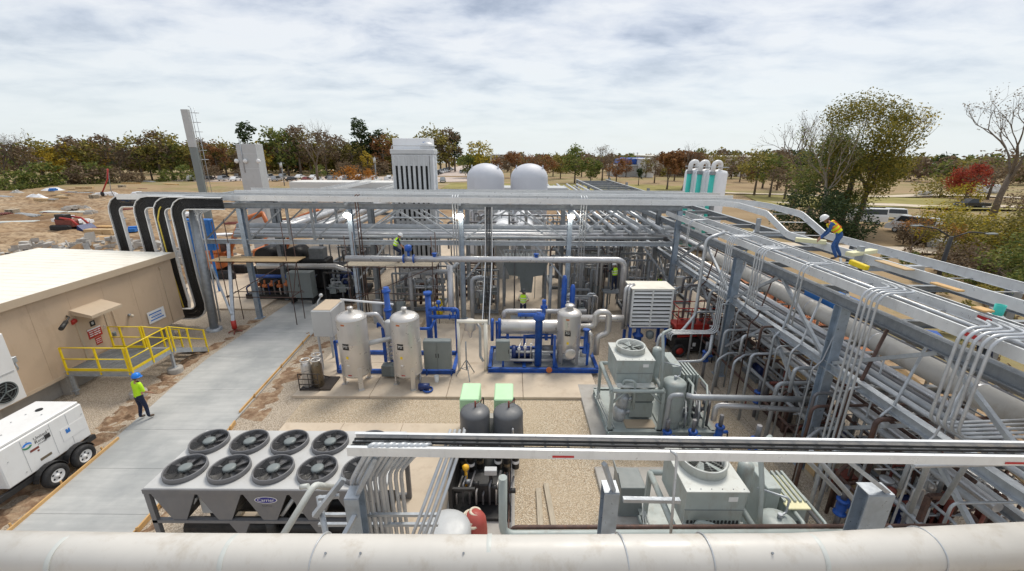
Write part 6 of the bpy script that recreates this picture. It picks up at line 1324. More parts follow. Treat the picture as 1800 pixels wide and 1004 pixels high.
module('pipe_module', 'dark pipe module farther back along the left pad', -13.6, -11, 32, 35, 2.8, 34, 32, ['piped', 'galvd', 'pipe', 'rustp'], 'galvd', 1)
module('pipe_module', 'dark pipe module at the back of the left pad beneath the side rack', -16.5, -12, 37, 40, 3.2, 34, 33, ['piped', 'galvd', 'pipe', 'insul'], 'galvd', 2)
# scaffolds on the cross rack
s = scaffold('scaffold', 'rusty scaffold with a plank deck under the left bays of the cross rack', -16.6, -12.8, 23.0, 24.0, (1.8, 3.9), 6.2, 'rustp')
for k in range(3): part('deck_plank', MT['ply'], s, MB().bx(-17.2, -12.2, 22.9 + .38 * k, 23.25 + .38 * k, 3.96, 4.0))
s = scaffold('scaffold', 'rusty scaffold with a plank deck in front of the white tower', -9.1, -4.4, 22.3, 23.5, (1.9, 3.85), 5.6, 'rustp')
for k in range(3): part('deck_plank', MT['wood'], s, MB().bx(-9.3, -4.2, 22.3 + .4 * k, 22.67 + .4 * k, 3.9, 3.94))
t = thing('header_pipe', 'long jacketed pipe under the cross rack that bends down near the louvered cooler', 'pipe', (0, 22.1, 4.4)); part('barrel', MT['insul'], t, MB().tube([(-9.0, 22.0, 4.42), (6.1, 22.0, 4.42), (6.1, 22.0, 2.2)], .17, 16, .4))
for x in (-4.2, 1.3): valve(t, x, 22, 4.3, MT['blue'], .9, 'z')
valve(t, -5.6, 22.0, 4.42, MT['blue'], 1.5, 'x')
t = thing('cable_tray', 'vertical tray of black cables hanging from the cross rack left of the standing worker', 'cable tray', (-1.2, 23.7, 0)); tray(t, [(-1.35, 23.8, 7.0), (-1.35, 23.7, 4.2), (-1.45, 21.5, .8)], .42, .5, .13, normal=(0, -1, .3), cables=4, crad=.03)
for k, x in enumerate((-3.4, -3.25, -3.1, 3.9, 4.05, 4.2, -8.9, -8.75)): build(MB().tube([(x, 24.3, 7.6), (x, 23.9, 7.55), (x, 23.95, 6.9), (x, 23.95, .2)], .035, 8, .2), 'conduit', MT['condt' if k < 6 else 'rustp'], label='one of the thin vertical conduits strapped beside the lit rack columns', cat='conduit', group='vertical conduits at the lit rack columns')
for k, (pts, r, m_, l) in enumerate((([(-5.9, 23.2, .3), (-5.9, 23.2, 3.4), (-3.6, 23.2, 3.4), (-3.1, 23.2, 3.9)], .11, 'pipe', 'grey goalpost pipe with an elbow in front of the white tower base'), ([(-3.5, 22.6, 3.9), (-3.5, 22.6, 1.2), (-3.3, 22.6, .6)], .17, 'insul', 'thick jacketed pipe dropping left of the middle lit column'), ([(-2.3, 22.8, .3), (-2.3, 22.8, 3.1), (-1.7, 22.8, 3.2)], .11, 'pipe', 'grey pipe elbow right of the middle lit column'), ([(2.1, 21.8, .3), (2.1, 21.8, 4.1)], .09, 'galvd', 'dark post pipe left of the tall blue pipes'))):
    build(MB().tube(pts, r, 12, .28), 'process_pipe', MT[m_], label=l, cat='pipe')
for k, x in enumerate((2.75, 3.2)): build(MB().lathe([(.14, 0), (.14, 3.5 - .5 * k), (.08, 3.7 - .5 * k), (.02, 3.72 - .5 * k)], (x, 20.9, .15), 14), 'blue_riser', MT['blue'], label=('taller bright blue riser behind the upright stainless tank', 'shorter bright blue riser behind the upright stainless tank')[k], cat='pipe', group='blue risers behind the stainless tank')
build(MB().lathe([(.2, 0), (.24, .3), (.2, .7), (.12, .95), (.02, 1.0)], (-4.6, 24.9, .1), 14), 'yellow_cover', MT['yellow'], label='bright yellow cover on a post base under the cross rack', cat='cover')
build(MB().bx(-6.2, -5.2, 22.2, 23.2, .13, .5, .02), 'base_block', MT['tanl'], label='low tan block on the pad below the scaffold deck', cat='block')
for k, x in enumerate((-7.3, -6.6, -8.0)): build(MB().lathe([(.28, 0), (.3, .1), (.3, 1.3), (.2, 1.45), (.02, 1.5)], (x, 23.3, .12), 16), 'floor_tank', MT[('galvd', 'cabg', 'pipe')[k]], label=('dark grey upright floor tank behind the first stainless vessel', 'grey upright floor tank behind the blue riser', 'light grey upright floor tank near the first lit column')[k], cat='tank', group='floor tanks behind the vessel skid')
for k, (x, y, m_) in enumerate(((10.9, 8.8, 'rustp'), (12.4, 11.2, 'galvd'), (11.0, 14.0, 'rustp'), (12.6, 16.9, 'galvd'), (10.8, 19.6, 'galvd'), (12.9, 19.0, 'rustp'))): module('rack_module', ('nearest pipe module low inside the right rack, by the blue drums', 'pipe module low inside the right rack behind the near scaffold', 'rusty pipe module low inside the right rack between the tall columns', 'grey pipe module at the outer side of the right rack', 'grey pipe module low in the right rack beside the scissor lift', 'rusty pipe module at the outer side of the right rack near the clay bank')[k], x - .9, x + .9, y - .8, y + .8, 2.2, 20, 50 + k, GM + ['rustp', 'rustp', 'rred'], m_)
build(MB().bx(12.0, 13.2, 14.6, 16.4, 4.3, 4.75, .12), 'blue_tarp', MT['tarp'], label='bright blue tarp bundle lying inside the right rack behind the near tall column', cat='tarp')
build(MB().beam((12.6, 11.2, 4.6), (12.9, 11.9, 4.65), .4, .4, .06), 'blue_tarp', MT['blue'], label='small dark blue bundle inside the right rack by the near tall column', cat='tarp')
# ================================================================ people
def person(label, loc, rz, shirt, legs, hat, lean=0., legpose=None, arms=None, vest=None, hatbrim=None, harness=None, sleeves=None, scale=1.0):
    root = thing('person', label, 'person', loc)
    LR = Matrix.Rotation(-lean, 4, 'X'); P0 = Vector((0, 0, .93))
    def tor(x, y, z): return P0 + LR @ (Vector((x, y, z)) - P0)
    lp = legpose or {}
    J = {'pelvis': (P0, .135, 'legs'), 'waist': (tor(0, .0, 1.08), .13, 'shirt'), 'chest': (tor(0, .01, 1.32), .155, 'shirt'), 'neck': (tor(0, .015, 1.47), .062, 'skin'), 'head': (tor(0, .035, 1.59), .092, 'skin'), 'crown': (tor(0, .03, 1.68), .075, 'skin')}
    E = [('pelvis', 'waist'), ('waist', 'chest'), ('chest', 'neck'), ('neck', 'head'), ('head', 'crown')]
    for s, n in ((-1, 'l'), (1, 'r')):
        hx = s * .095
        J[n + 'hip'] = (Vector((hx, 0, .86)), .098, 'legs'); J[n + 'knee'] = (Vector(lp.get(n + 'knee', (s * .13, .03, .48))), .068, 'legs'); J[n + 'ank'] = (Vector(lp.get(n + 'ank', (s * .15, -.03, .10))), .052, 'legs'); J[n + 'toe'] = (J[n + 'ank'][0] + Vector((s * .02, .17, -.05)), .045, 'boot')
        E += [('pelvis', n + 'hip'), (n + 'hip', n + 'knee'), (n + 'knee', n + 'ank'), (n + 'ank', n + 'toe')]
        a = (arms or {}).get(n, ((s * .27, -.03, 1.13), (s * .25, .10, .90)))
        J[n + 'sh'] = (tor(s * .185, 0, 1.40), .068, 'shirt'); J[n + 'elb'] = (tor(*a[0]), .046, 'slv'); J[n + 'wri'] = (tor(*a[1]), .032, 'skin')
        d = (J[n + 'wri'][0] - J[n + 'elb'][0]).normalized(); sd = d.cross(Vector((0, 0, 1))); sd = sd.normalized() if sd.length > .1 else Vector((1, 0, 0)); nn = sd.cross(d)
        J[n + 'palm'] = (J[n + 'wri'][0] + d * .07, .034, 'skin')
        E += [('chest', n + 'sh'), (n + 'sh', n + 'elb'), (n + 'elb', n + 'wri'), (n + 'wri', n + 'palm')]
        for k in range(4):
            b = J[n + 'palm'][0] + sd * (k - 1.5) * .021 + d * .03; L = (.075, .085, .08, .06)[k]
            J[n + 'f%d' % k] = (b + d * L * .5, .009, 'skin'); J[n + 'g%d' % k] = (b + d * L * .85 - nn * .03, .008, 'skin'); E += [(n + 'palm', n + 'f%d' % k), (n + 'f%d' % k, n + 'g%d' % k)]
        J[n + 't'] = (J[n + 'wri'][0] + d * .05 - sd * s * .045, .010, 'skin'); E += [(n + 'palm', n + 't')]
    names = list(J); me = bpy.data.meshes.new('body'); me.from_pydata([J[n][0] for n in names], [(names.index(a), names.index(b)) for a, b in E], [])
    ob = bpy.data.objects.new('body_skeleton', me); COL.objects.link(ob)
    md = ob.modifiers.new('skin', 'SKIN'); md.use_smooth_shade = True; sb = ob.modifiers.new('sub', 'SUBSURF'); sb.levels = sb.render_levels = 1
    if not me.skin_vertices: 
        bpy.context.view_layer.objects.active = ob; bpy.ops.object.mode_set(mode='EDIT'); bpy.ops.object.mode_set(mode='OBJECT')
    sv = me.skin_vertices[0].data
    for i, n in enumerate(names):
        r = J[n][1]; sv[i].radius = (r * (1.25 if n in ('chest', 'waist', 'pelvis') else 1), r * (.8 if n in ('chest', 'waist', 'pelvis') else 1)); sv[i].use_root = (n == 'pelvis')
    dg = bpy.context.evaluated_depsgraph_get(); dg.update(); em = bpy.data.meshes.new_from_object(ob.evaluated_get(dg)); bpy.data.objects.remove(ob)
    segs = [(J[a][0], J[b][0], J[b][2] if J[b][2] != 'skin' or b.endswith(('head', 'crown', 'palm')) or b[1] in 'fgt' else ('slv' if b.endswith('wri') and sleeves else J[b][2])) for a, b in E]
    ml = {'shirt': 0, 'legs': 1, 'skin': 2, 'boot': 3, 'slv': 4}
    em.materials.clear()
    for m in (shirt, legs, MT['skin'], MT['boot'], sleeves or shirt): em.materials.append(m)
    for p in em.polygons:
        c = p.center; best = min(segs, key=lambda s: (c - (s[0] + (s[1] - s[0]) * max(0, min(1, (c - s[0]).dot(s[1] - s[0]) / max(1e-6, (s[1] - s[0]).length_squared)))) ).length)
        p.material_index = ml[best[2]]; p.use_smooth = True
    em.name = 'body'; bo = bpy.data.objects.new('body', em); COL.objects.link(bo); bo.parent = root
    M4 = Matrix.Translation(P0) @ LR @ Matrix.Translation(-P0)
    def wear(name, mb, mat): 
        mb.xform(M4); o = build(mb, name, mat); o.parent = root; return o
    hb = MB().lathe([(.135, -.02), (.138, 0), (.13, .06), (.10, .115), (.05, .145), (.01, .15)], (0, .02, 1.645), 20)
    hb.lathe([(.12, -.005), (hatbrim or .158, -.012), (hatbrim or .158, -.002), (.13, .01)], (0, .035, 1.645), 20); wear('hard_hat', hb, hat)
    if vest:
        vb = MB(); n = 16
        prof = [(.17, .125, 1.0), (.185, .135, 1.12), (.205, .15, 1.28), (.20, .135, 1.40), (.13, .095, 1.47)]
        vs = [(a * math.cos(2 * math.pi * j / n), .005 + b * math.sin(2 * math.pi * j / n), z) for a, b, z in prof for j in range(n)]
        vb.add(vs, [(i * n + j, i * n + (j + 1) % n, (i + 1) * n + (j + 1) % n, (i + 1) * n + j) for i in range(len(prof) - 1) for j in range(n)], True); v_ = wear('vest', vb, vest)
        tb = MB()
        for z, a, b in ((1.12, .19, .14), (1.26, .207, .152)):
            q = [(a * math.cos(t), .005 + b * math.sin(t), z) for t in [2 * math.pi * j / 16 for j in range(17)]]
            for u, w in zip(q, q[1:]): tb.beam(u, w, .006, .05)
        wear('reflective_band', tb, MT['silv'] if not harness else harness)
        if harness:
            hb = MB()
            for s in (-1, 1): hb.beam((s * .14, -.13, 1.4), (-s * .1, -.14, 1.1), .04, .01); hb.tube([(s * .14, .12, 1.4), (s * .14, .0, 1.475), (s * .14, -.13, 1.4)], .018, 6, .04)
            wear('harness', hb, harness)
    wear('hair', MB().ell((0, -.035, 1.60), (.085, .065, .075), 10, 6), MT['boot'])
    root.rotation_euler.z = rz; root.scale = (scale,) * 3
    return root
w1 = G(268, 741)
person('person in a lime shirt and blue hard hat standing at the walkway edge, back turned', (w1.x - .3, w1.y + .05, .09), R(-18), MT['lime'], MT['navy'], MT['hatb'], .12, {'lknee': (-.11, .03, .48), 'lank': (-.12, -.06, .10), 'rknee': (.12, .07, .49), 'rank': (.13, .06, .10)}, {'l': ((-.27, .04, 1.14), (-.20, .22, .98)), 'r': ((.28, .03, 1.14), (.22, .24, 1.0))}, None, scale=1.08)
p = G(1466, 456, 6.42); wr = person('person in yellow vest, orange harness and white hard hat bending over the right trays', (p.x, p.y, 6.42), R(62), MT['denim'], MT['denim'], MT['hatw'], .82, {'lknee': (-.14, .16, .50), 'lank': (-.16, -.02, .10), 'rknee': (.15, .02, .48), 'rank': (.18, -.2, .10)}, {'l': ((-.28, .20, 1.25), (-.22, .52, 1.20)), 'r': ((.30, .18, 1.2), (.22, .50, 1.15))}, MT['limy'], None, MT['hvor'], MT['denim'])
p = V(920, 508, 22.4); build(MB().bx(p.x - .7, p.x + .7, 22.0, 22.9, .14, p.z - 1.8, .01), 'work_step', MT['galvd'], label='low steel step under the person in front of the grey hopper', cat='step')
person('person in a dark wide brimmed hard hat and lime vest standing before the grey hopper', (p.x, 22.4, p.z - 1.8), R(-12), MT['creamw'], MT['navy'], MT['hatd'], .05, None, {'l': ((-.30, .02, 1.15), (-.22, .2, 1.0)), 'r': ((.34, -.02, 1.18), (.2, .12, 1.05))}, MT['lime'], .23)
p = V(691, 401, 23.0); person('person in white hard hat and lime vest crouching on the deck before the white tower', (p.x, 22.95, 3.95), R(-70), MT['navy'], MT['navy'], MT['hatw'], .5, {'lknee': (-.16, .36, .62), 'lank': (-.14, .1, .10), 'rknee': (.16, .33, .60), 'rank': (.16, .05, .10)}, {'l': ((-.28, .2, 1.2), (-.18, .45, 1.1)), 'r': ((.28, .2, 1.2), (.2, .45, 1.1))}, MT['lime'])
p = V(1082, 461, 24.9); person('person in a lime vest and pale hard hat working behind the bending header pipe', (p.x, 24.75, p.z - 1.78), R(30), MT['navy'], MT['navy'], MT['hatw'], .15, None, {'l': ((-.28, .2, 1.25), (-.15, .42, 1.25)), 'r': ((.28, .2, 1.25), (.15, .42, 1.2))}, MT['lime'])
q = p; build(MB().bx(q.x - .7, q.x + .7, 24.35, 25.12, q.z - 1.86, q.z - 1.78).bx(q.x - .7, q.x - .62, 24.4, 24.48, .1, q.z - 1.861).bx(q.x + .62, q.x + .7, 24.4, 24.48, .1, q.z - 1.861), 'work_platform', MT['galvd'], label='small grey work platform under the person behind the header pipe', cat='platform')
p = V(1163, 478, 28.0); person('person in a lime vest standing in shade by the corner column of the racks', (p.x, 28.0, .11), R(160), MT['navy'], MT['navy'], MT['hatd'], .05, None, None, MT['lime'])
p = G(1742, 588, 4.9); person('person in a lime shirt stooping between the trays at the far right', (p.x + .3, p.y + .2, 3.95), R(100), MT['lime'], MT['navy'], MT['hatw'], .95, {'lknee': (-.14, .16, .50), 'rknee': (.15, .1, .48)}, {'l': ((-.28, .2, 1.25), (-.2, .5, 1.2)), 'r': ((.28, .2, 1.25), (.2, .5, 1.2))})
# bits lying on the outer tray by the harnessed person
for k, (px, py, qx, qy, m_, w, h, l) in enumerate(((1398, 421, 1452, 426, 'cream', .22, .16, 'cream duct section lying on the outer tray left of the harnessed person'), (1492, 447, 1536, 441, 'cream', .25, .14, 'cream duct section lying on the outer tray right of the harnessed person'), (1545, 458, 1600, 475, 'ply', .3, .04, 'plywood strip lying between the outer trays'), (1640, 497, 1690, 512, 'woodo', .2, .05, 'wood strip lying between the outer trays farther right'), (1715, 540, 1740, 548, 'woodo', .25, .05, 'short splintered board at the right end of the outer trays'))):
    build(MB().beam(G(px, py, 6.66), G(qx, qy, 6.66), w, h, .01), 'duct_section' if m_ == 'cream' else 'board', MT[m_], label=l, cat='duct section' if m_ == 'cream' else 'board')
a = G(1495, 460, 6.62); t = thing('power_tool', 'yellow power tool lying on the tray by the harnessed person', 'tool', (a.x, a.y, 6.5)); part('tool_body', MT['yellow'], t, MB().beam(a, G(1525, 472, 6.55), .16, .16, .02)); part('tool_grip', MT['black'], t, MB().beam(G(1510, 470, 6.5), G(1514, 474, 6.36), .06, .08))
a = G(1757, 543, 6.55); build(MB().lathe([(.09, 0), (.10, .25), (.09, .25), (.08, .02)], (a.x, a.y, 6.4), 14), 'green_cup', MT['teal'], label='small teal cylinder standing on the trays at far right', cat='cylinder')
# ================================================================ surroundings
def sheetp(name, pts, z, mat): return sheet(name, [(G(*p).x, G(*p).y) for p in pts], z, mat)
PATHM = M('pale_dirt_path', (.58, .50, .40), .95, 0, .12, .4, (.42, .33, .22), .5, spec=.1)
LOT = M('parking_concrete', (.50, .42, .37), .9, 0, .08, .1, spec=.15); LAWN = M('dry_lawn', (.27, .24, .09), .95, 0, .3, .12, (.42, .32, .14), .6, spec=.1)
REDD = M('orange_clay', (.34, .15, .08), .95, 0, .2, .8, (.42, .25, .15), .5, spec=.1)
sheet('parking_lot', [(-120, 172), (-18, 172), (-12, 150), (-30, 140), (-112, 140)], .05, LOT)
sheet('far_parking_lot', [(-42, 180), (-18, 180), (-20, 320), (-36, 320)], .06, LOT)
sheet('lawn', [(-20, 118), (60, 112), (60, 138), (-20, 140)], .05, LAWN); sheet('lawn', [(50, 84), (95, 78), (100, 98), (56, 104)], .24, LAWN)
def strip(name, pts, w, z, mat):
    L, Rr = [], []
    for i, p in enumerate(pts):
        a, b = Vector(pts[max(i - 1, 0)]), Vector(pts[min(i + 1, len(pts) - 1)]); d = (b - a).normalized(); n = Vector((-d.y, d.x)) * w / 2
        L.append(Vector(p) + n); Rr.append(Vector(p) - n)
    mb = MB()
    hz = lambda v: (v.x, v.y, ground_h(v.x, v.y) + z)
    mb.add([hz(v) for v in L] + [hz(v) for v in Rr], [(i, i + 1, len(pts) + i + 1, len(pts) + i) for i in range(len(pts) - 1)]); return build(mb, name, mat, kind='structure')
strip('dirt_path', [(40 + 6 * k, 108 - .4 * k + 2 * math.sin(k * .7)) for k in range(22)], 5, .28, PATHM); strip('dirt_path', [(52 + 6 * k, 88 + 1.2 * math.sin(k) - .9 * k) for k in range(16)], 3.6, .28, PATHM); strip('dirt_path', [(30 + 3 * k, 46 - .5 * k + .6 * math.sin(k)) for k in range(14)], 3.2, .22, PATHM)
strip('clay_bank', [(17.6, 20), (18.6, 24), (20, 30), (21, 36)], 3.4, .14, REDD)
# cars
def car(name, label, body, kind='sedan'):
    t = thing(name, label, 'car', (0, 0, 0)); L, Wd = 2.25, .88
    low = [(-L, .35), (-L, .75), (-1.35, .9), (-.9, .92), (1.1, .92), (L - .1, .8), (L, .4)] if kind not in ('truck', 'van') else [(-2.6, .4), (-2.6, 1.15), (2.3, 1.15), (2.6, .9), (2.6, .4)] if kind == 'van' else [(-2.7, .45), (-2.7, 1.05), (1.3, 1.05), (2.6, .98), (2.7, .45)]
    top = {'sedan': [(-1.5, .9), (-.9, 1.4), (.4, 1.42), (1.15, .9)], 'suv': [(-2.15, .8), (-1.95, 1.68), (.3, 1.7), (1.15, .92)], 'van': [(-2.58, 1.14), (-2.5, 2.25), (1.3, 2.25), (2.2, 1.14)], 'truck': [(-.5, 1.04), (-.4, 1.8), (.7, 1.8), (1.5, 1.04)]}[kind]
    part('body', body, t, MB().prism([(x, -Wd, z) for x, z in low], (0, 2 * Wd, 0)))
    part('cabin', body, t, MB().add([(x, s * (Wd - .04 if z < 1.2 else Wd - .2), z) for s in (-1, 1) for x, z in top], [(0, 1, 2, 3), (7, 6, 5, 4), (1, 0, 4, 5), (2, 1, 5, 6), (3, 2, 6, 7), (0, 3, 7, 4)]))
    c = Vector((sum(x for x, _ in top) / 4, 0, 0)); m_ = MB()
    q = [(top[0][0] * .9 + c.x * .1, 1.0 if kind != 'truck' else 1.14), (top[1][0] * .93 + c.x * .07, top[1][1] - .08), (top[2][0] * .93 + c.x * .07, top[2][1] - .08), (top[3][0] * .88 + c.x * .12, 1.0 if kind != 'truck' else 1.14)]
    for s in (-1, 1): m_.add([(x, s * (Wd - .035 if z < 1.2 else Wd - .165), z) for x, z in q], [(0, 1, 2, 3)])
    m_.add([(top[3][0] + .01, -Wd + .16, .97), (top[3][0] + .01, Wd - .16, .97), (top[2][0] + .04, Wd - .28, top[2][1] - .06), (top[2][0] + .04, -Wd + .28, top[2][1] - .06)], [(0, 1, 2, 3)])
    part('windows', MT['glass'], t, m_)
    for x in (-1.35, 1.4):
        for s in (-1, 1):
            w = part('wheel', MT['rubber'], t, MB().lathe([(.2, -.1), (.33, -.1), (.33, .1), (.2, .1)], (x, s * (Wd - .08), .33), 14, (0, s, 0))); part('rim', MT['cabl'], w, MB().cyl((x, s * (Wd - .0), .33), (x, s * (Wd + .025), .33), .2, 10))
    for s in (-1, 1): part('headlight', MT['white'], t, MB().box((L - .04 if kind != 'truck' else 2.68, s * .6, .68), (.06, .3, .14)))
    return t
CARW = M('white_car_paint', (.72, .73, .74), .25, 0, .03, .5); CARB = M('black_car_paint', (.02, .02, .022), .25, 0, .1, .5); CARS = M('silver_car_paint', (.40, .42, .44), .3, .4, .05, .5); CARR = M('maroon_car_paint', (.16, .03, .03), .3, 0, .1, .5)
protos = [car('parked_car', '', CARW, 'suv'), car('parked_car', '', CARB, 'sedan'), car('parked_car', '', CARS, 'suv'), car('parked_car', '', CARW, 'sedan'), car('parked_car', '', CARR, 'sedan')]
cl = ['white tall car parked in the lot by the wood', 'black low car parked in the lot by the wood', 'silver tall car parked in the lot by the wood', 'white low car parked in the lot by the wood', 'maroon low car parked in the lots by the wood']
rc = random.Random(5); used = set()
spots = [(-106 + 4.6 * k, 143 + (k % 3) * .6) for k in range(19)] + [(-104 + 5.4 * k, 155 + (k % 2)) for k in range(13)] + [(-33.5 - .02 * k, 186 + 6 * k) for k in range(9)] + [(-22.5, 200 + 7 * k) for k in range(8)]
for k, (x, y) in enumerate(spots):
    i = rc.choice((0, 0, 1, 2, 2, 3, 3, 4)) if k > 4 else k
    z = ground_h(x, y) + .07; z = max(z, .06)
    rz = R(90 + rc.uniform(-6, 6)) if k < 32 else R(rc.uniform(-4, 4))
    lab = cl[i] if k < 32 else cl[i].replace('in the lot by the wood', 'in the far lot left of the round green tree').replace('in the lots by the wood', 'in the far lot left of the round green tree')
    gp = 'cars parked by the wood' if k < 32 else 'cars in the far lot'
    if i not in used: o = protos[i]; o.location = (x, y, z); o.rotation_euler.z = rz; o['label'] = lab; used.add(i)
    else: o = copy_tree(protos[i], (x, y, z), rz, lab)
    o['group'] = gp
tk = car('pickup_truck', 'black pickup truck on the dirt path beside the tall bare tree', CARB, 'truck'); p = G(1706, 366); tk.location = (p.x, p.y, ground_h(p.x, p.y) + .05); tk.rotation_euler.z = R(175)
for px, py, kd, rz, l in ((1517, 394, 'van', 172, 'white van parked under the big yellowing tree'), (1600, 411, 'van', 118, 'white van parked alone on the bare field left of the street lamp'), (1560, 385, 'suv', 160, 'white car behind the two white vans at the yellowing tree')):
    v_ = car('parked_van' if kd == 'van' else 'parked_car', l, CARW, kd); p = G(px, py); v_.location = (p.x, p.y, ground_h(p.x, p.y) + .03); v_.rotation_euler.z = R(rz); v_['category'] = 'van' if kd == 'van' else 'car'
# wrapped bundles on the right field
WRAP = M('white_wrap_sheet', (.66, .66, .66), .5, 0, .25, 2.2, (.16, .15, .14), .8)
for k, (px, py, w, h, l) in enumerate(((1625, 345, 2.4, 1.2, 'pale wrapped bundle on the far dirt path'), (1735, 338, 5, 2.2, 'long pale wrapped bundle behind the black pickup truck'), (1655, 440, 2.2, 1.0, 'pale stone heap by the road right of the wrapped bundles'))):
    p = G(px, py); mb = MB(); rr = random.Random(k); mb.hexa((p.x, p.y, h / 2 + .05), (w / 2, 0, 0), (0, 1.0, 0), (0, 0, h / 2), .35); ob = build(mb, 'wrapped_bundle', WRAP, label=l, cat='bundle')
    ob.location.z = ground_h(p.x, p.y)
    bm = bmesh.new(); bm.from_mesh(ob.data); bmesh.ops.subdivide_edges(bm, edges=bm.edges, cuts=5, use_grid_fill=True)
    for v in bm.verts: v.co += Vector((rr.uniform(-1, 1), rr.uniform(-1, 1), rr.uniform(-1, 1))) * .07
    bm.to_mesh(ob.data); bm.free()
# far buildings
def house(lab, px0, px1, pyb, pyt, Y, dep, mat, roof, cat='building', nm='distant_building', wins=0):
    a, b = V(px0, pyb, Y), V(px1, pyb, Y); zt = V(px0, pyt, Y).z; z0 = ground_h(a.x, Y) - .5
    t = thing(nm, lab, cat, ((a.x + b.x) / 2, Y + dep / 2, z0)); part('wall', mat, t, MB().bx(a.x, b.x, Y, Y + dep, z0, zt)); part('roof', roof, t, MB().bx(a.x - .4, b.x + .4, Y - .4, Y + dep + .4, zt + .01, zt + .5, .1))
    for k in range(wins):
        x = a.x + (k + .5) * (b.x - a.x) / wins; part('window', MT['glass'], t, MB().bx(x - .6, x + .6, Y - .06, Y - .01, z0 + (zt - z0) * .55, z0 + (zt - z0) * .8))
    return t
house('long beige warehouse wall behind the silos and the right hand trees', 1165, 1345, 303, 276, 190, 60, MT['bldw'], MT['roofc'], wins=0)
house('white building block right of the round green tree', 862, 893, 300, 273, 260, 30, MT['bldg'], MT['cabl'], wins=4); house('low white building between the domed tanks in the distance', 905, 942, 292, 277, 300, 30, MT['bldg'], MT['cabl'], wins=3)
house('small white box building beside the blue structure', 1127, 1150, 294, 281, 180, 14, MT['white'], MT['white'], wins=0); house('low grey building under the blue structure', 1078, 1127, 299, 292, 185, 12, MT['cabl'], MT['cabl'], wins=0)
t = thing('blue_structure', 'bright blue roofed structure in the distance left of the small white building', 'structure', (V(1105, 290, 186).x, 188, 0)); a, b = V(1086, 290, 187), V(1128, 290, 187); m_ = MB(); n = 8
for k in range(n): x = a.x + (k + .1) * (b.x - a.x) / n; w = (b.x - a.x) / n * .8; part('blue_section', MT['roofb'], t, MB().prism([(x, 186.9, 5.0), (x + w, 186.9, 5.0), (x + w + 1.0, 186.9, 7.2 + .5 * (k % 2)), (x + .6, 186.9, 7.0)], (0, 9, 0)))
for (px, py0, py1, l) in ((663, 330, 276, 'grey utility pole with a transformer left of the white tower'), (1118, 296, 268, 'thin white mast near the small white building'), (500, 325, 285, 'thin pole in the parking lot left of the bare tree')):
    b = G(px, py0); t = thing('utility_pole', l, 'pole', (b.x, b.y, 0)); zt = V(px, py1, b.y).z; part('shaft', MT['galvd'], t, MB().tube([(b.x, b.y, -.5), (b.x, b.y, zt)], .16, 8)); part('head', MT['cabl'], t, MB().cyl((b.x, b.y - .3, zt - 1.6), (b.x, b.y - .3, zt - .4), .35, 10)); part('crossarm', MT['galvd'], t, MB().beam((b.x - 1, b.y, zt - .3), (b.x + 1, b.y, zt - .3), .12, .12))
# twin arm street lamp
c = G(1672, 418, 4.4); t = thing('street_lamp', 'black street lamp with two curved arms beyond the outer trays', 'street lamp', (c.x, c.y, 0)); part('pole', MT['black'], t, MB().tube([(c.x, c.y, -.2), (c.x, c.y, 4.5)], [.16, .12], 10))
e1, e2 = G(1612, 397, 4.9), G(1742, 411, 4.75)
for e, nm in ((e1, 1), (e2, 2)):
    part('arm', MT['black'], t, MB().tube([Vector((c.x, c.y, 4.4)), Vector((c.x, c.y, 4.4)).lerp(e, .45) + Vector((0, 0, .28)), e], .05, 8, .8)); part('lamp_head', MT['cabg'], t, MB().hexa(e, (.42, .05, 0), (0, .16, 0), (0, 0, .05), .03))
# ---- construction yard at the left
def onl(px, py): 
    p = G(px, py, .3); p.z = ground_h(p.x, p.y); return p
p = onl(128, 398); t = thing('skid_steer', 'small red and black tracked loader on the bare soil behind the tan building', 'loader', p); x, y, z = p
part('track', MT['rubber'], t, MB().hexa((x - .8, y - .8, z + .4), (1.3, 0, 0), (0, .25, 0), (0, 0, .38), .2)); part('track', MT['rubber'], t, MB().hexa((x - .8, y + .8, z + .4), (1.3, 0, 0), (0, .25, 0), (0, 0, .38), .2)); part('body', MT['rred'], t, MB().hexa((x - .6, y, z + 1.0), (1.1, 0, -.1), (0, .55, 0), (.0, 0, .45), .1)); part('cab', MT['black'], t, MB().bx(x - 1.5, x - .3, y - .55, y + .55, z + 1.4, z + 2.1, .08)); part('boom', MT['red'], t, MB().tube([(x - .6, y - .7, z + 1.7), (x + .8, y - .7, z + 1.5), (x + 1.7, y - .7, z + .4)], .13, 8, .4).tube([(x - .6, y + .7, z + 1.7), (x + .8, y + .7, z + 1.5), (x + 1.7, y + .7, z + .4)], .13, 8, .4)); part('bucket', MT['dblue'], t, MB().prism([(x + 1.4, y - 1, z + .1), (x + 2.4, y - 1, z + .1), (x + 2.2, y - 1, z + .2), (x + 1.6, y - 1, z + .8)], (0, 2, 0)))
p = onl(180, 350); t = thing('lifting_jib', 'thin red jib leaning over the yard with a dark hook block', 'jib', p); q = V(190, 300, p.y); part('jib', MT['red'], t, MB().tube([V(180, 338, p.y), V(189, 315, p.y), V(189, 297, p.y)], .13, 6)); part('hook_block', MT['black'], t, MB().ell(V(180, 341, p.y), (.35, .3, .5))); part('stay', MT['galvd'], t, MB().tube([V(189, 297, p.y), V(195, 335, p.y + 1), Vector((V(195, 345, p.y).x, p.y + 1, p.z))], .06, 6)); 
rd = random.Random(21)
YL = ['grey pallet stack', 'white tarpaulined heap', 'bundle of pale pipes', 'stack of sawn lumber', 'heap of rubble', 'rusty steel bundle', 'flat grey sheet stack', 'low crate row']
WH = ['nearest the left edge of the photo', 'toward the left of the yard', 'in the middle of the yard', 'toward the right of the yard', 'beside the red jib']
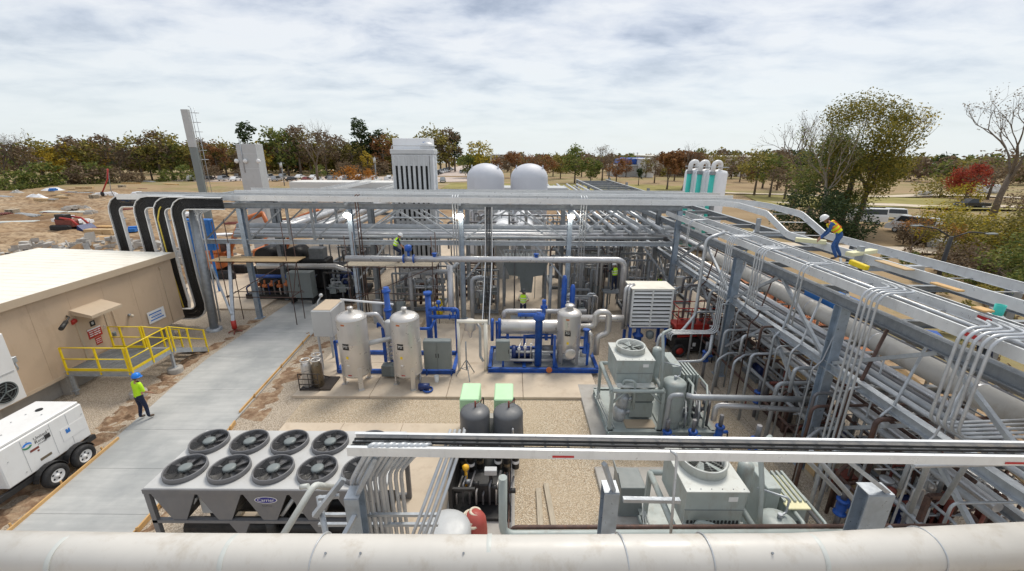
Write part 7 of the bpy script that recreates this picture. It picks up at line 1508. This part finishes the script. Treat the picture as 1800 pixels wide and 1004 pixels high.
items = [(8, 345, 2, 5), (30, 338, 4, 3), (62, 345, 1, 4), (92, 331, 1, 7), (118, 338, 5, 4), (150, 333, 7, 4), (75, 352, 7, 3), (110, 347, 0, 3), (22, 372, 0, 2.4), (50, 376, 2, 6), (95, 371, 6, 4), (125, 369, 6, 3), (150, 361, 4, 3), (20, 386, 6, 6), (175, 402, 7, 2), (185, 395, 3, 3), (192, 416, 3, 3), (160, 398, 5, 2), (10, 376, 5, 2), (165, 345, 0, 2), (200, 340, 1, 2.4), (230, 322, 3, 5), (262, 318, 2, 6), (300, 322, 3, 6), (215, 330, 0, 3), (250, 330, 5, 3)]
cnt = {}
for (px, py, k, ln) in items:
    p = onl(px, py); x, y, z = p; z += .02; rz = rd.uniform(-.5, .3); mb = MB(); ca, sa = math.cos(rz), math.sin(rz)
    D = lambda a, b, c: (x + a * ca - b * sa, y + a * sa + b * ca, z + c)
    if k == 0:
        for q in range(5): mb.box(D(0, 0, .1 + q * .16), (1.3, 1.2, .05), rz); [mb.box(D(o, 0, .03 + q * .16), (.1, 1.15, .09), rz) for o in (-.55, 0, .55)]
        m_ = MT['wood']
    elif k == 1 or k == 4:
        n = 9; vs = []; fs = []
        for j in range(n):
            for i in range(n): e = math.sin(math.pi * i / (n - 1)) * math.sin(math.pi * j / (n - 1)); vs.append(D((i / (n - 1) - .5) * ln, (j / (n - 1) - .5) * ln * .5, e * (1.0 + rd.uniform(-.35, .35)) * (.9 if k == 1 else .7) - .03))
        for j in range(n - 1):
            for i in range(n - 1): fs.append((j * n + i, j * n + i + 1, (j + 1) * n + i + 1, (j + 1) * n + i))
        mb.add(vs, fs); m_ = MT['whtw'] if k == 1 else MT['mortar']
    elif k in (2, 5):
        for q in range(7): mb.tube([D(-ln / 2, -.5 + .16 * q, .12 + .1 * (q % 2)), D(ln / 2 + rd.uniform(-.4, .4), -.5 + .16 * q, .12 + .1 * (q % 2))], .085, 6)
        m_ = MT['cabl'] if k == 2 else MT['rred']
    elif k == 3:
        for q in range(8): mb.box(D(rd.uniform(-.2, .2), -.4 + .26 * (q % 4), .1 + .13 * (q // 4)), (ln, .22, .1), rz)
        m_ = MT['woodo']
    elif k == 6:
        for q in range(3): mb.box(D(rd.uniform(-.2, .2), 0, .05 + .09 * q), (ln, 1.3, .07), rz + rd.uniform(-.05, .05))
        m_ = MT['condl']
    else:
        for q in range(3): mb.box(D((q - 1) * 1.2, 0, .35), (1.05, .9, .66), rz, .02)
        m_ = MT['ply']
    cnt[k] = cnt.get(k, -1) + 1; pos = ('nearest the left edge of the photo', 'left of the middle of the yard', 'in the middle of the yard', 'right of the middle of the yard', 'behind the cable drops')[min(4, int(px / 52))]; pos += ', near' if py > 368 else (', farther back' if py > 342 else ', by the wood')
    build(mb, 'yard_stack', m_, label='%s on bare soil, %s' % (YL[k], pos), cat='material', group='materials lying in the yard')
for k, (x, y, l) in enumerate(((-23.8, 33, 'orange boom machine behind the right hand cable drop'), (-20.0, 34.5, 'orange machine with a pale bucket seen through the left bays of the cross rack'))):
    t = thing('excavator', l, 'excavator', (x, y, .0), 'orange machines behind the cross rack'); part('track', MT['rubber'], t, MB().hexa((x, y - .9, .4), (1.6, 0, 0), (0, .25, 0), (0, 0, .4), .2)); part('track', MT['rubber'], t, MB().hexa((x, y + .9, .4), (1.6, 0, 0), (0, .25, 0), (0, 0, .4), .2)); part('house', MT['orange'], t, MB().bx(x - 1.4, x + .6, y - 1, y + 1, .9, 2.2, .12)); c_ = part('cab', MT['orange'], t, MB().bx(x - .3, x + .9, y - 1, y - .1, 2.2, 3.2, .08)); part('window', MT['glass'], c_, MB().bx(x + .901, x + .92, y - .9, y - .2, 2.3, 3.05)); part('boom', MT['orange'], t, MB().tube([(x + .6, y + .2, 1.8), (x + 2.2, y + .2, 4.6), (x + 4.0, y + .2, 5.2)], .22, 8, .8)); part('stick', MT['orange'], t, MB().tube([(x + 4.0, y + .2, 5.3), (x + 4.6, y + .2, 3.3)], .16, 8)); part('bucket', MT['cabl'], t, MB().prism([(x + 4.3, y - .3, 3.3), (x + 5.0, y - .3, 3.3), (x + 5.1, y - .3, 2.7), (x + 4.4, y - .3, 2.6)], (0, 1, 0)))
for k, x in enumerate((-22.6, -21.4)): build(MB().box((x, 29.0, 4.3), (.9, .5, 2.2), 0, .05).box((x, 29, 1.6), (.12, .12, 3.2)), 'blue_screen', MT['tarp'], label=('bright blue panel seen between the first two cable drops', 'bright blue panel seen between the second and third cable drops')[k], cat='panel', group='blue panels behind the cable drops')
t = thing('safety_fence', 'orange mesh safety fence on the clay bank beyond the right rack', 'fence', (19, 26, 0)); F = [(16.9, 19.5), (17.3, 22), (17.9, 25), (18.6, 28), (19.4, 31)]
for (a, b) in zip(F, F[1:]):
    m_ = MB(); za, zb = ground_h(*a), ground_h(*b)
    for z in [.15 + .11 * q for q in range(9)]: m_.beam((*a, za + z), (*b, zb + z), .01, .045)
    for f in [q / 14 for q in range(15)]: x, y = a[0] + (b[0] - a[0]) * f, a[1] + (b[1] - a[1]) * f; m_.beam((x, y, .12), (x, y, 1.1), .03, .012)
    part('mesh_panel', MT['orange'], t, m_)
for a in F: part('post', MT['galvd'], t, MB().tube([(*a, -.1), (*a, 1.25)], .03, 6))
# more scattered yard material
def scat(n, x0, x1, y0, y1, seed):
    r = random.Random(seed)
    for q in range(n):
        x, y = r.uniform(x0, x1), r.uniform(y0, y1); x = x * (y / 60); z = ground_h(x, y); k = r.randrange(4); a = r.uniform(-.5, .5); mb = MB(); d = Vector((math.cos(a), math.sin(a), 0)); s = Vector((-d.y, d.x, 0)); c = Vector((x, y, z)); L = r.uniform(1.5, 5)
        for i in range(r.randint(2, 6)):
            o = s * (.28 * i) + Vector((0, 0, .1 + .1 * (i % 2))); j = d * r.uniform(-.4, .4)
            if k == 0: mb.beam(c + o - d * L / 2 + j, c + o + d * L / 2 + j, .22, .09)
            elif k == 1: mb.tube([c + o - d * L / 2 + j, c + o + d * L / 2 + j], .08, 6)
            elif k == 2: mb.box(c + o * 2 + Vector((0, 0, .15)), (1.0, .8, .4), a + r.uniform(-.3, .3))
            else: mb.box(c + Vector((0, 0, .05 + .07 * i)) + j, (L * .6, 1.2, .06), a + r.uniform(-.1, .1))
        nm = ('loose lumber lying', 'loose pipes lying', 'loose boxes standing', 'flat sheets stacked')[k]
        build(mb, 'loose_material', MT[(('woodo', 'wood', 'ply'), ('cabl', 'rred', 'condt'), ('mortar', 'tarp', 'whtw', 'orange'), ('condl', 'ply', 'whtw'))[k][r.randrange(3)]], label=nm + ' among the scattered materials of the muddy yard', cat='material', group='loose %s of the yard' % nm.split()[1])
scat(60, -66, -31, 50, 112, 5)
r_ = random.Random(9); mb = MB()
for k in range(420):
    x, y = -37 + r_.gauss(0, 6), 35 + r_.gauss(0, 3.6)
    if x > -25: continue
    s = abs(r_.gauss(.16, .1)) + .06; mb.hexa((x, y, ground_h(x, y) + s * .3), Vector((r_.gauss(0, 1), r_.gauss(0, 1), r_.gauss(0, .5))).normalized() * s, Vector((r_.gauss(0, 1), r_.gauss(0, 1), 0)).normalized() * s * .8, (0, 0, s * .6))
tag(build(mb, 'rubble', [MT['mortar']]), 'pale broken rubble strewn over the soil mound behind the tan building', 'rubble', None, 'stuff')
# ================================================================ trees and woods
def leafmat(name, cols, rough=.7):
    m, nt, bs = nodes(name); g = nt.nodes.new('ShaderNodeNewGeometry')
    k = len(cols); c = ramp(nt, g.outputs['Random Per Island'], [(i / (k - 1), tuple(v * 1.3 for v in q)) for i, q in enumerate(cols)])
    nt.links.new(c, bs.inputs['Base Color']); bs.inputs['Roughness'].default_value = rough; bs.inputs['Specular IOR Level'].default_value = .2
    tr = nt.nodes.new('ShaderNodeBsdfTranslucent'); nt.links.new(c, tr.inputs['Color']); mx = nt.nodes.new('ShaderNodeMixShader'); mx.inputs[0].default_value = .3
    out = nt.nodes['Material Output']; nt.links.new(bs.outputs[0], mx.inputs[1]); nt.links.new(tr.outputs[0], mx.inputs[2]); nt.links.new(mx.outputs[0], out.inputs[0]); return m
LF = dict(olive2=leafmat('olive_gold_leaves', [(.06, .07, .018), (.11, .11, .022), (.19, .16, .03), (.28, .22, .035), (.06, .075, .02)]), green=leafmat('green_leaves', [(.045, .065, .018), (.09, .12, .03), (.14, .16, .04), (.22, .21, .06)]), dark=leafmat('evergreen_needles', [(.018, .032, .014), (.035, .055, .022), (.06, .08, .03)]),
          olive=leafmat('olive_leaves', [(.08, .075, .022), (.14, .13, .035), (.22, .19, .05), (.30, .24, .06)]), gold=leafmat('golden_leaves', [(.22, .15, .02), (.36, .26, .03), (.46, .34, .05), (.16, .14, .03)]),
          rust=leafmat('rust_leaves', [(.11, .05, .025), (.19, .09, .04), (.26, .13, .05), (.14, .09, .045)]), brown=leafmat('brown_twiggy_leaves', [(.09, .065, .042), (.15, .11, .07), (.20, .15, .095), (.13, .085, .055)]),
          red=leafmat('crimson_leaves', [(.13, .02, .016), (.24, .04, .025), (.32, .07, .03)]), orange=leafmat('orange_leaves', [(.28, .11, .02), (.38, .17, .03), (.24, .12, .04)]),
          yg=leafmat('yellowing_leaves', [(.10, .10, .018), (.20, .17, .025), (.34, .27, .03), (.46, .35, .04), (.07, .085, .02)]))
BARK = M('grey_bark', (.15, .12, .095), .9, 0, .25, 4, spec=.15); BARKL = M('pale_bark', (.30, .26, .21), .9, 0, .2, 4, spec=.15)
def quad(mb, c, s, rnd, droop=0):
    a = Vector((rnd.gauss(0, 1), rnd.gauss(0, 1), rnd.gauss(0, .6) - droop)); a = a.normalized() if a.length > .01 else Vector((1, 0, 0))
    b = a.cross(Vector((rnd.gauss(0, 1), rnd.gauss(0, 1), rnd.gauss(0, 1)))); b = b.normalized() if b.length > .01 else Vector((0, 0, 1))
    a *= s * rnd.uniform(.7, 1.3); b *= s * rnd.uniform(.35, .7); n = len(mb.v)
    mb.v += [c - a, c - a * .1 + b, c + a, c - a * .1 - b]; mb.f.append([n, n + 1, n + 2, n + 3]); mb.m.append(0); mb.s.append(False)
def grow(mb, p, d, r, L, depth, rnd, tips, spread=.55, up=.15, n=4):
    q = p; pts = [p]; rr = [r]; seg = 3
    for i in range(seg):
        d = (d + Vector((rnd.gauss(0, .13), rnd.gauss(0, .13), rnd.gauss(0, .08) + up * .25))).normalized(); q = q + d * L / seg; pts.append(q); rr.append(r * (1 - .42 * (i + 1) / seg))
    mb.tube(pts, rr, n if depth > 1 else 3, caps=False)
    if depth == 0: tips.append(q); return
    if depth <= 2: tips.append(pts[2])
    for k in range(rnd.choice((2, 3, 3))):
        a = rnd.uniform(0, 6.28); s, u = frame(d); nd = (d * math.cos(spread) + (s * math.cos(a) + u * math.sin(a)) * math.sin(spread * rnd.uniform(.6, 1.4)) + Vector((0, 0, up))).normalized()
        grow(mb, pts[-1] if k < 2 else pts[2], nd, r * rnd.uniform(.45, .6), L * rnd.uniform(.6, .85), depth - 1, rnd, tips, spread, up, n)
def tree(name, label, kind, h, rad, seed, leaf, nl, ls, trunk=.28, bark=None, lean=(0, 0), cat='tree', group=None, bottom=.3, twig=False, droop=0, tr=None):
    rnd = random.Random(seed); t = thing(name, label, cat, (0, 0, 0), group); tm = MB(); tips = []
    tr = tr or h * .022
    if kind == 'bare':
        top = Vector((lean[0] * .4, lean[1] * .4, h * trunk)); tm.tube([Vector((0, 0, -.3)), top * .5 + Vector((rnd.uniform(-.2, .2), 0, 0)), top], [tr * 1.3, tr, tr * .85], 7)
        for k in range(4):
            a = k * 1.57 + rnd.uniform(-.4, .4); sp = rad / h * 1.1
            grow(tm, top if k < 3 else top * .8, Vector((math.cos(a) * sp + lean[0] * .05, math.sin(a) * sp + lean[1] * .05, 1)).normalized(), tr * .6, h * .25, 4, rnd, tips, .5, .2)
        cm = MB()
        for p in tips:
            for _ in range(nl): quad(cm, p + Vector((rnd.gauss(0, .35), rnd.gauss(0, .35), rnd.gauss(0, .3))) * rad * .14, ls, rnd, droop)
    else:
        top = Vector((lean[0] * .6, lean[1] * .6, h * .62)); tm.tube([Vector((0, 0, -.3)), Vector((lean[0] * .15, lean[1] * .15, h * .25)), top], [tr * 1.25, tr, tr * .45], 7)
        clumps = []; nc = 26 if kind != 'pine' else 20
        for k in range(nc):
            if kind == 'pine':
                f = rnd.uniform(.42, 1); c = Vector((rnd.gauss(0, .33) * rad * (1.15 - f * .5), rnd.gauss(0, .33) * rad * (1.15 - f * .5), h * f * .97)); r = rad * rnd.uniform(.22, .4)
            else:
                a, f = rnd.uniform(0, 6.28), rnd.uniform(0, 1); q = math.sqrt(max(.04, 1 - (2 * f - 1) ** 2)) * rnd.uniform(.45, .95); c = Vector((math.cos(a) * q * rad, math.sin(a) * q * rad, h * (bottom + (.94 - bottom) * f))); r = rad * rnd.uniform(.22, .42)
            c += Vector((lean[0], lean[1], 0)) * (c.z / h); clumps.append((c, r))
            if k % 2 == 0: b0 = top.lerp(Vector((0, 0, h * .3)), rnd.uniform(0, .8)); tm.tube([b0, b0.lerp(c, .55) + Vector((0, 0, -.1)), c], [tr * .35, tr * .2, tr * .06], 4, caps=False)
        cm = MB()
        for _ in range(nl):
            c, r = clumps[rnd.randrange(len(clumps))]; v = Vector((rnd.gauss(0, 1), rnd.gauss(0, 1), rnd.gauss(0, .8))); v = v.normalized() * r * rnd.uniform(.35, 1.1)
            quad(cm, c + v, ls, rnd, droop)
    build(tm, 'trunk', bark or BARK, t)
    if cm.v: build(cm, 'crown', LF[leaf], t)
    return t
GP = {}
def plant(key, args, spots, lab, group):
    for (px, pyb, sc, rz) in spots:
        p = G(px, pyb) if pyb < 1000 else Vector((px, pyb - 1000, 0)); z = ground_h(p.x, p.y) - .1
        if key not in GP:
            o = tree(*args); o.location = (p.x, p.y, z); o.rotation_euler.z = rz; o.scale = (sc,) * 3; GP[key] = o; o['label'] = lab
        else: o = copy_tree(GP[key], (p.x, p.y, z), rz, lab, None, sc)
        o['group'] = group
rt = random.Random(77); rz_ = lambda: rt.uniform(0, 6.28)
LW = 'trees along the wood edge'
kinds = [('olive', ('tree', '', 'leafy', 15, 5.6, 1, 'olive', 900, .50), 'olive leaved tree in the wood edge beyond the yard and parking lot'),
         ('brown', ('tree', '', 'leafy', 15, 5.2, 2, 'brown', 800, .46), 'brown twiggy tree in the wood edge beyond the yard and parking lot'),
         ('rust', ('tree', '', 'leafy', 13.5, 5.0, 3, 'rust', 850, .48), 'rust coloured tree in the wood edge beyond the yard and parking lot'),
         ('green', ('tree', '', 'leafy', 14, 5.6, 4, 'green', 950, .50), 'green leaved tree in the wood edge beyond the yard and parking lot'),
         ('pine', ('pine_tree', '', 'pine', 17, 5, 5, 'dark', 900, .50), 'dark evergreen pine in the wood edge beyond the yard and parking lot'),
         ('gold', ('tree', '', 'leafy', 13.5, 4.6, 6, 'gold', 800, .46), 'golden leaved tree in the wood edge beyond the yard and parking lot'),
         ('bare', ('bare_tree', '', 'bare', 15, 6, 7, 'brown', 1, .16), 'bare grey tree in the wood edge beyond the yard and parking lot')]
KD = {k[0]: k for k in kinds}
def row(seq):
    for (k, px, pyb, sc) in seq: plant(k, KD[k][1], [(px, pyb, sc * (.93 if px < 480 else 1) * rt.uniform(.8, 1.14), rz_())], KD[k][2], LW)
row([('bare', -40, 330, 1.2), ('bare', 15, 326, 1.2), ('brown', -10, 326, .95), ('bare', 45, 324, 1.05), ('brown', 60, 325, .9), ('olive', 82, 322, 1.0), ('gold', 100, 322, 1.12), ('gold', 122, 321, 1.08), ('brown', 140, 320, 1.0), ('olive', 165, 319, 1.12), ('gold', 178, 318, 1.1), ('brown', 198, 318, 1.05), ('bare', 215, 318, 1.0), ('brown', 232, 317, .9), ('olive', 252, 317, 1.12), ('green', 268, 316, 1.05), ('brown', 285, 316, 1.0), ('olive', 305, 316, 1.12), ('green', 320, 315, 1.15), ('olive', 345, 315, 1.05), ('brown', 362, 314, 1.0), ('rust', 385, 314, 1.05), ('olive', 400, 313, 1.0), ('pine', 440, 312, 1.1), ('gold', 462, 311, .95), ('rust', 470, 310, .95), ('green', 495, 310, 1.35), ('green', 508, 309, 1.25), ('brown', 530, 309, 1.2), ('olive', 548, 308, 1.1), ('brown', 575, 308, 1.2), ('brown', 600, 307, 1.15), ('olive', 622, 307, 1.1), ('pine', 640, 306, 1.2), ('pine', 655, 306, 1.25), ('gold', 648, 309, .7), ('pine', 668, 306, 1.2), ('rust', 676, 307, 1.1), ('olive', 690, 306, 1.1)])
row([('olive', 762, 303, 1.45), ('olive', 775, 303, 1.3), ('brown', 790, 302, 1.3), ('pine', 800, 302, 1.35), ('rust', 785, 301, 1.2)])
# understorey bushes at the wood edge
BS = 'bushes at the foot of the wood'
for (px, py) in ((30, 332), (60, 330), (95, 327), (120, 325), (165, 323), (205, 322), (240, 321), (290, 319), (330, 318), (10, 334), (370, 316), (425, 314), (560, 311), (610, 310), (630, 310), (665, 309), (80, 328), (148, 324)):
    if rt.random() < .55: plant('bush', ('bush', '', 'leafy', 4.5, 4.6, 8, 'green', 800, .36, .28, None, (0, 0), 'bush', None, .05), [(px, py, rt.uniform(.6, 1.3), rz_())], 'dark green bush at the foot of the wood beyond the yard', BS)
    else: plant('bush2', ('bush', '', 'leafy', 5, 4.2, 18, 'brown', 800, .36, .28, None, (0, 0), 'bush', None, .05), [(px, py, rt.uniform(.6, 1.3), rz_())], 'brown bush at the foot of the wood beyond the yard', BS)
for (px, py, s, l) in ((615, 320, 1.0, 'big orange brown bush by the parked cars, left one'), (645, 321, .8, 'smaller orange brown bush by the parked cars, right one')): plant('obush', ('bush', '', 'leafy', 4.2, 5.2, 9, 'orange', 700, .34, .28, None, (0, 0), 'bush', None, .05), [(px, py, s, rz_())], l, 'orange brown bushes by the parking lot')
# single trees across the middle distance
def one(name, lab, px, pyb, args, rz=0):
    o = tree(name, lab, *args); p = G(px, pyb); o.location = (p.x, p.y, ground_h(p.x, p.y) - .1); o.rotation_euler.z = rz; return o
one('bare_tree', 'tall bare spreading tree rising above the parking lot', 560, 321, ('bare', 18.5, 9, 31, 'brown', 0, .1))
one('tree', 'round green tree standing left of the domed tanks', 840, 312, ('leafy', 13.5, 6.2, 32, 'yg', 1700, .42)); one('tree', 'small green tree at the left foot of the round green tree', 822, 313, ('leafy', 8.5, 4, 33, 'green', 800, .4))
one('bare_tree', 'reddish twiggy tree between the two domed tanks', 898, 312, ('bare', 10, 5, 34, 'rust', 4, .3)); one('tree', 'rusty brown tree just right of the right domed tank', 957, 316, ('leafy', 9, 4.5, 35, 'rust', 900, .4)); one('tree', 'big mid green tree right of the domed tanks', 1010, 322, ('leafy', 11.5, 5.2, 36, 'green', 1400, .38)); one('tree', 'lower green tree right beside the big mid green tree', 1038, 321, ('leafy', 8, 4, 37, 'green', 900, .38)); one('bare_tree', 'slim bare tree rising right of the mid green trees', 1058, 318, ('bare', 12.5, 5, 38, 'brown', 1, .2)); one('tree', 'small rust tree left of the blue roofed structure', 1083, 320, ('leafy', 8.5, 3.6, 39, 'rust', 700, .36)); one('tree', 'olive tree behind the rust tree right of the domed tanks', 985, 314, ('leafy', 9, 4, 40, 'olive', 700, .4)); one('pine_tree', 'small dark pine by the dirt lot left of the brown leaved trees', 1122, 326, ('pine', 6, 2, 41, 'dark', 500, .26))
one('tree', 'brown leaved twiggy tree left of the white silos', 1172, 333, ('bare', 10.5, 6, 42, 'rust', 15, .34)); one('tree', 'brown leaved twiggy tree close behind the white silos', 1203, 332, ('bare', 11, 6, 43, 'rust', 15, .34)); one('bare_tree', 'thin leaning bare tree left of the white silos', 1196, 340, ('bare', 12.5, 4, 44, 'brown', 0, .1, .3, None, (3, 0))); one('tree', 'olive brown tree behind the white silos', 1245, 322, ('leafy', 10.5, 6, 45, 'olive', 1100, .36)); one('tree', 'rusty brown tree behind the white silos', 1222, 322, ('leafy', 10, 5, 46, 'rust', 900, .36))
one('tree', 'olive tree with bare stems right of the warehouse wall', 1325, 345, ('leafy', 10.5, 4.6, 47, 'olive', 1000, .32, .28, None, (0, 0), 'tree', None, .38)); one('tree', 'green tree with bare stems right of the warehouse wall', 1352, 348, ('leafy', 10, 4.4, 48, 'green', 900, .32, .28, None, (0, 0), 'tree', None, .4)); one('tree', 'small brown tree behind the large bare tree', 1378, 352, ('leafy', 9, 3.6, 49, 'brown', 800, .3))
one('bare_tree', 'large dark bare tree left of the big yellowing tree', 1392, 365, ('bare', 17, 7, 50, 'brown', 1, .13, .3, None, (1, 0)))
one('tree', 'big yellowing tree towering over the field at the right', 1476, 398, ('leafy', 17.5, 6.0, 51, 'olive2', 19000, .15, .28, None, (.6, 0), 'tree', None, .2, False, .4)); one('tree', 'sparse leaved tall tree overlapping the right side of the big yellowing tree', 1500, 398, ('bare', 16.5, 6.5, 52, 'yg', 5, .16, .3, None, (1.6, 0))); one('tree', 'dark green tree at the left foot of the big yellowing tree', 1440, 398, ('leafy', 13, 5, 53, 'green', 8000, .16, .28, None, (0, 0), 'tree', None, .08)); one('bush', 'dark dense bush under the big yellowing tree', 1412, 410, ('leafy', 6.0, 4.4, 54, 'dark', 3600, .18, .28, None, (0, 0), 'bush', None, .03)); one('bush', 'second dark bush under the big yellowing tree, right of the first', 1470, 418, ('leafy', 4.4, 3.8, 55, 'dark', 3000, .17, .28, None, (0, 0), 'bush', None, .03)); one('bare_tree', 'slender pale stemmed tree in front of the big yellowing tree', 1436, 404, ('bare', 12.5, 2.4, 56, 'green', 2, .14, .35, BARKL))
one('bare_tree', 'tall bare tree with sparse leaves at the right edge of the photo', 1745, 378, ('bare', 20, 7.5, 57, 'brown', 2, .16, .36, None, (1.5, 0))); one('tree', 'crimson leaved tree left of the tall bare tree', 1693, 358, ('leafy', 8.2, 3.8, 58, 'red', 2200, .22)); one('tree', 'small yellow green tree at the foot of the crimson tree', 1698, 362, ('leafy', 4.4, 3, 59, 'yg', 900, .2, .28, None, (0, 0), 'tree', None, .1)); one('bush', 'green brown thicket right of the far paths', 1650, 348, ('leafy', 5, 5, 60, 'olive', 900, .3, .28, None, (0, 0), 'bush', None, .03)); one('tree', 'olive tree behind the tall bare tree', 1735, 352, ('leafy', 11, 6, 61, 'brown', 1200, .34))
sb = [(1655, 440, 4.6, 3.6, 'yg', 'yellow green shrub with bare twigs left of the street lamp'), (1690, 452, 4.4, 3.4, 'olive', 'olive shrub behind the street lamp'), (1728, 462, 4.6, 3.4, 'yg', 'yellow green shrub right of the street lamp'), (1765, 470, 4.8, 3.2, 'olive', 'olive brown shrub second from the right edge below the bare tree'), (1800, 480, 6, 3.6, 'olive', 'tall olive shrub at the right edge of the photo'), (1830, 500, 5.6, 3.0, 'green', 'green shrub partly cut by the right edge above the trays'), (1775, 440, 6.2, 3.6, 'brown', 'brown shrub behind the olive shrubs at the right edge'), (1610, 432, 2.6, 2.2, 'brown', 'low brown twiggy shrub near the lone white van'), (1745, 505, 3, 2.6, 'green', 'low green shrub hugging the outer trays at the right'), (1690, 485, 2.6, 2.4, 'brown', 'low brown shrub hugging the outer trays below the lamp')]
for k, (px, py, h, r, lf, l) in enumerate(sb): one('shrub', l, px, py, ('leafy', h, r, 70 + k, lf, 2600, .13, .28, None, (0, 0), 'shrub', 'shrubs beyond the outer trays', .06))
for k, (px, py, h) in enumerate(((1600, 445, 4.2), (1640, 428, 5), (1660, 455, 4), (1585, 430, 3.2))): one('bare_shrub', ('bare twiggy sapling in front of the lone white van', 'bare twiggy sapling left of the street lamp arm', 'bare twiggy sapling at the street lamp foot', 'smallest bare sapling by the outer trays')[k], px, py, ('bare', h, h * .4, 90 + k, 'orange', 1, .07, .2, None, (0, 0), 'shrub', 'bare saplings beyond the outer trays'))
# woods that read as one mass
def wood(name, lab, pts, n, hh, cols, depth, seed, ls, nl):
    rnd = random.Random(seed); mb = MB(); mats = [LF[c] for c in cols]
    for k in range(n):
        f = rnd.random(); i = f * (len(pts) - 1); j = min(int(i), len(pts) - 2); p = Vector(pts[j]).lerp(Vector(pts[j + 1]), i - j); p += Vector((rnd.uniform(-4, 4), rnd.uniform(0, depth))); h = hh * rnd.uniform(.7, 1.12); r = h * rnd.uniform(.28, .4); z0 = ground_h(p.x, p.y); mi = rnd.randrange(len(mats)); mb.mat(mi)
        for _ in range(nl):
            v = Vector((rnd.gauss(0, 1), rnd.gauss(0, 1), rnd.gauss(0, 1))).normalized() * rnd.uniform(.55, 1.05); c = Vector((p.x + v.x * r, p.y + v.y * r, z0 + h * (.52 + .46 * v.z))); quad(mb, c, ls, rnd); mb.m[-1] = mi
    o = build(mb, name, mats); tag(o, lab, 'wood', None, 'stuff'); return o
wood('wood', 'deep mixed autumn wood filling the horizon at the left', [(-330, 165), (-230, 168), (-150, 172), (-90, 190), (-46, 200)], 270, 13.0, ['brown', 'olive', 'brown', 'dark', 'rust', 'olive', 'green'], 45, 1, .95, 150)
wood('wood', 'distant mixed wood behind the domed tanks', [(-60, 420), (60, 420), (160, 400), (260, 420)], 260, 12.5, ['dark', 'olive', 'dark', 'green', 'brown'], 90, 2, 1.7, 90)
wood('wood', 'wide blue green wood across the far right horizon', [(130, 330), (240, 310), (380, 290), (520, 260)], 210, 16, ['dark', 'olive', 'green', 'brown', 'dark'], 80, 3, 1.5, 110)
wood('wood', 'mixed autumn trees standing across the far centre, behind the domed tanks and warehouses', [(-14, 215), (40, 205), (90, 215), (140, 200)], 95, 9, ['brown', 'olive', 'rust', 'green', 'brown'], 40, 7, .8, 130)
wood('wood', 'low brown thicket on the field behind the silos', [(60, 185), (90, 160), (125, 150)], 40, 6, ['brown', 'olive', 'rust'], 12, 4, .6, 90)
wood('wood', 'brown scrub wood behind the crimson tree at the right', [(150, 150), (190, 140), (240, 130)], 60, 9, ['brown', 'olive', 'brown', 'green'], 20, 5, .7, 110)
wood('scrub', 'rough low scrub beyond the outer trays at the right', [(24, 15), (30, 22), (36, 30), (40, 36)], 46, 1.5, ['olive', 'brown', 'green', 'olive'], 5, 6, .12, 130)
MID = 'trees between the domed tanks and the yellowing tree'
for (k, px, py, sc) in (('rust', 930, 309, .62), ('brown', 945, 313, .6), ('olive', 972, 310, .62), ('brown', 1070, 315, .62), ('rust', 1100, 311, .55), ('olive', 1135, 312, .6), ('brown', 1150, 322, .66), ('rust', 1185, 318, .72), ('brown', 1262, 316, .7), ('olive', 1285, 314, .66), ('brown', 1300, 320, .66), ('olive', 1340, 330, .7), ('brown', 1365, 335, .72), ('rust', 875, 308, .6), ('brown', 1022, 311, .62)):
    plant('m' + k, KD[k][1], [(px, py, sc * rt.uniform(.9, 1.1), rz_())], KD[k][2].split(' tree in')[0] + ' tree standing between the domed tanks and the big yellowing tree', MID)
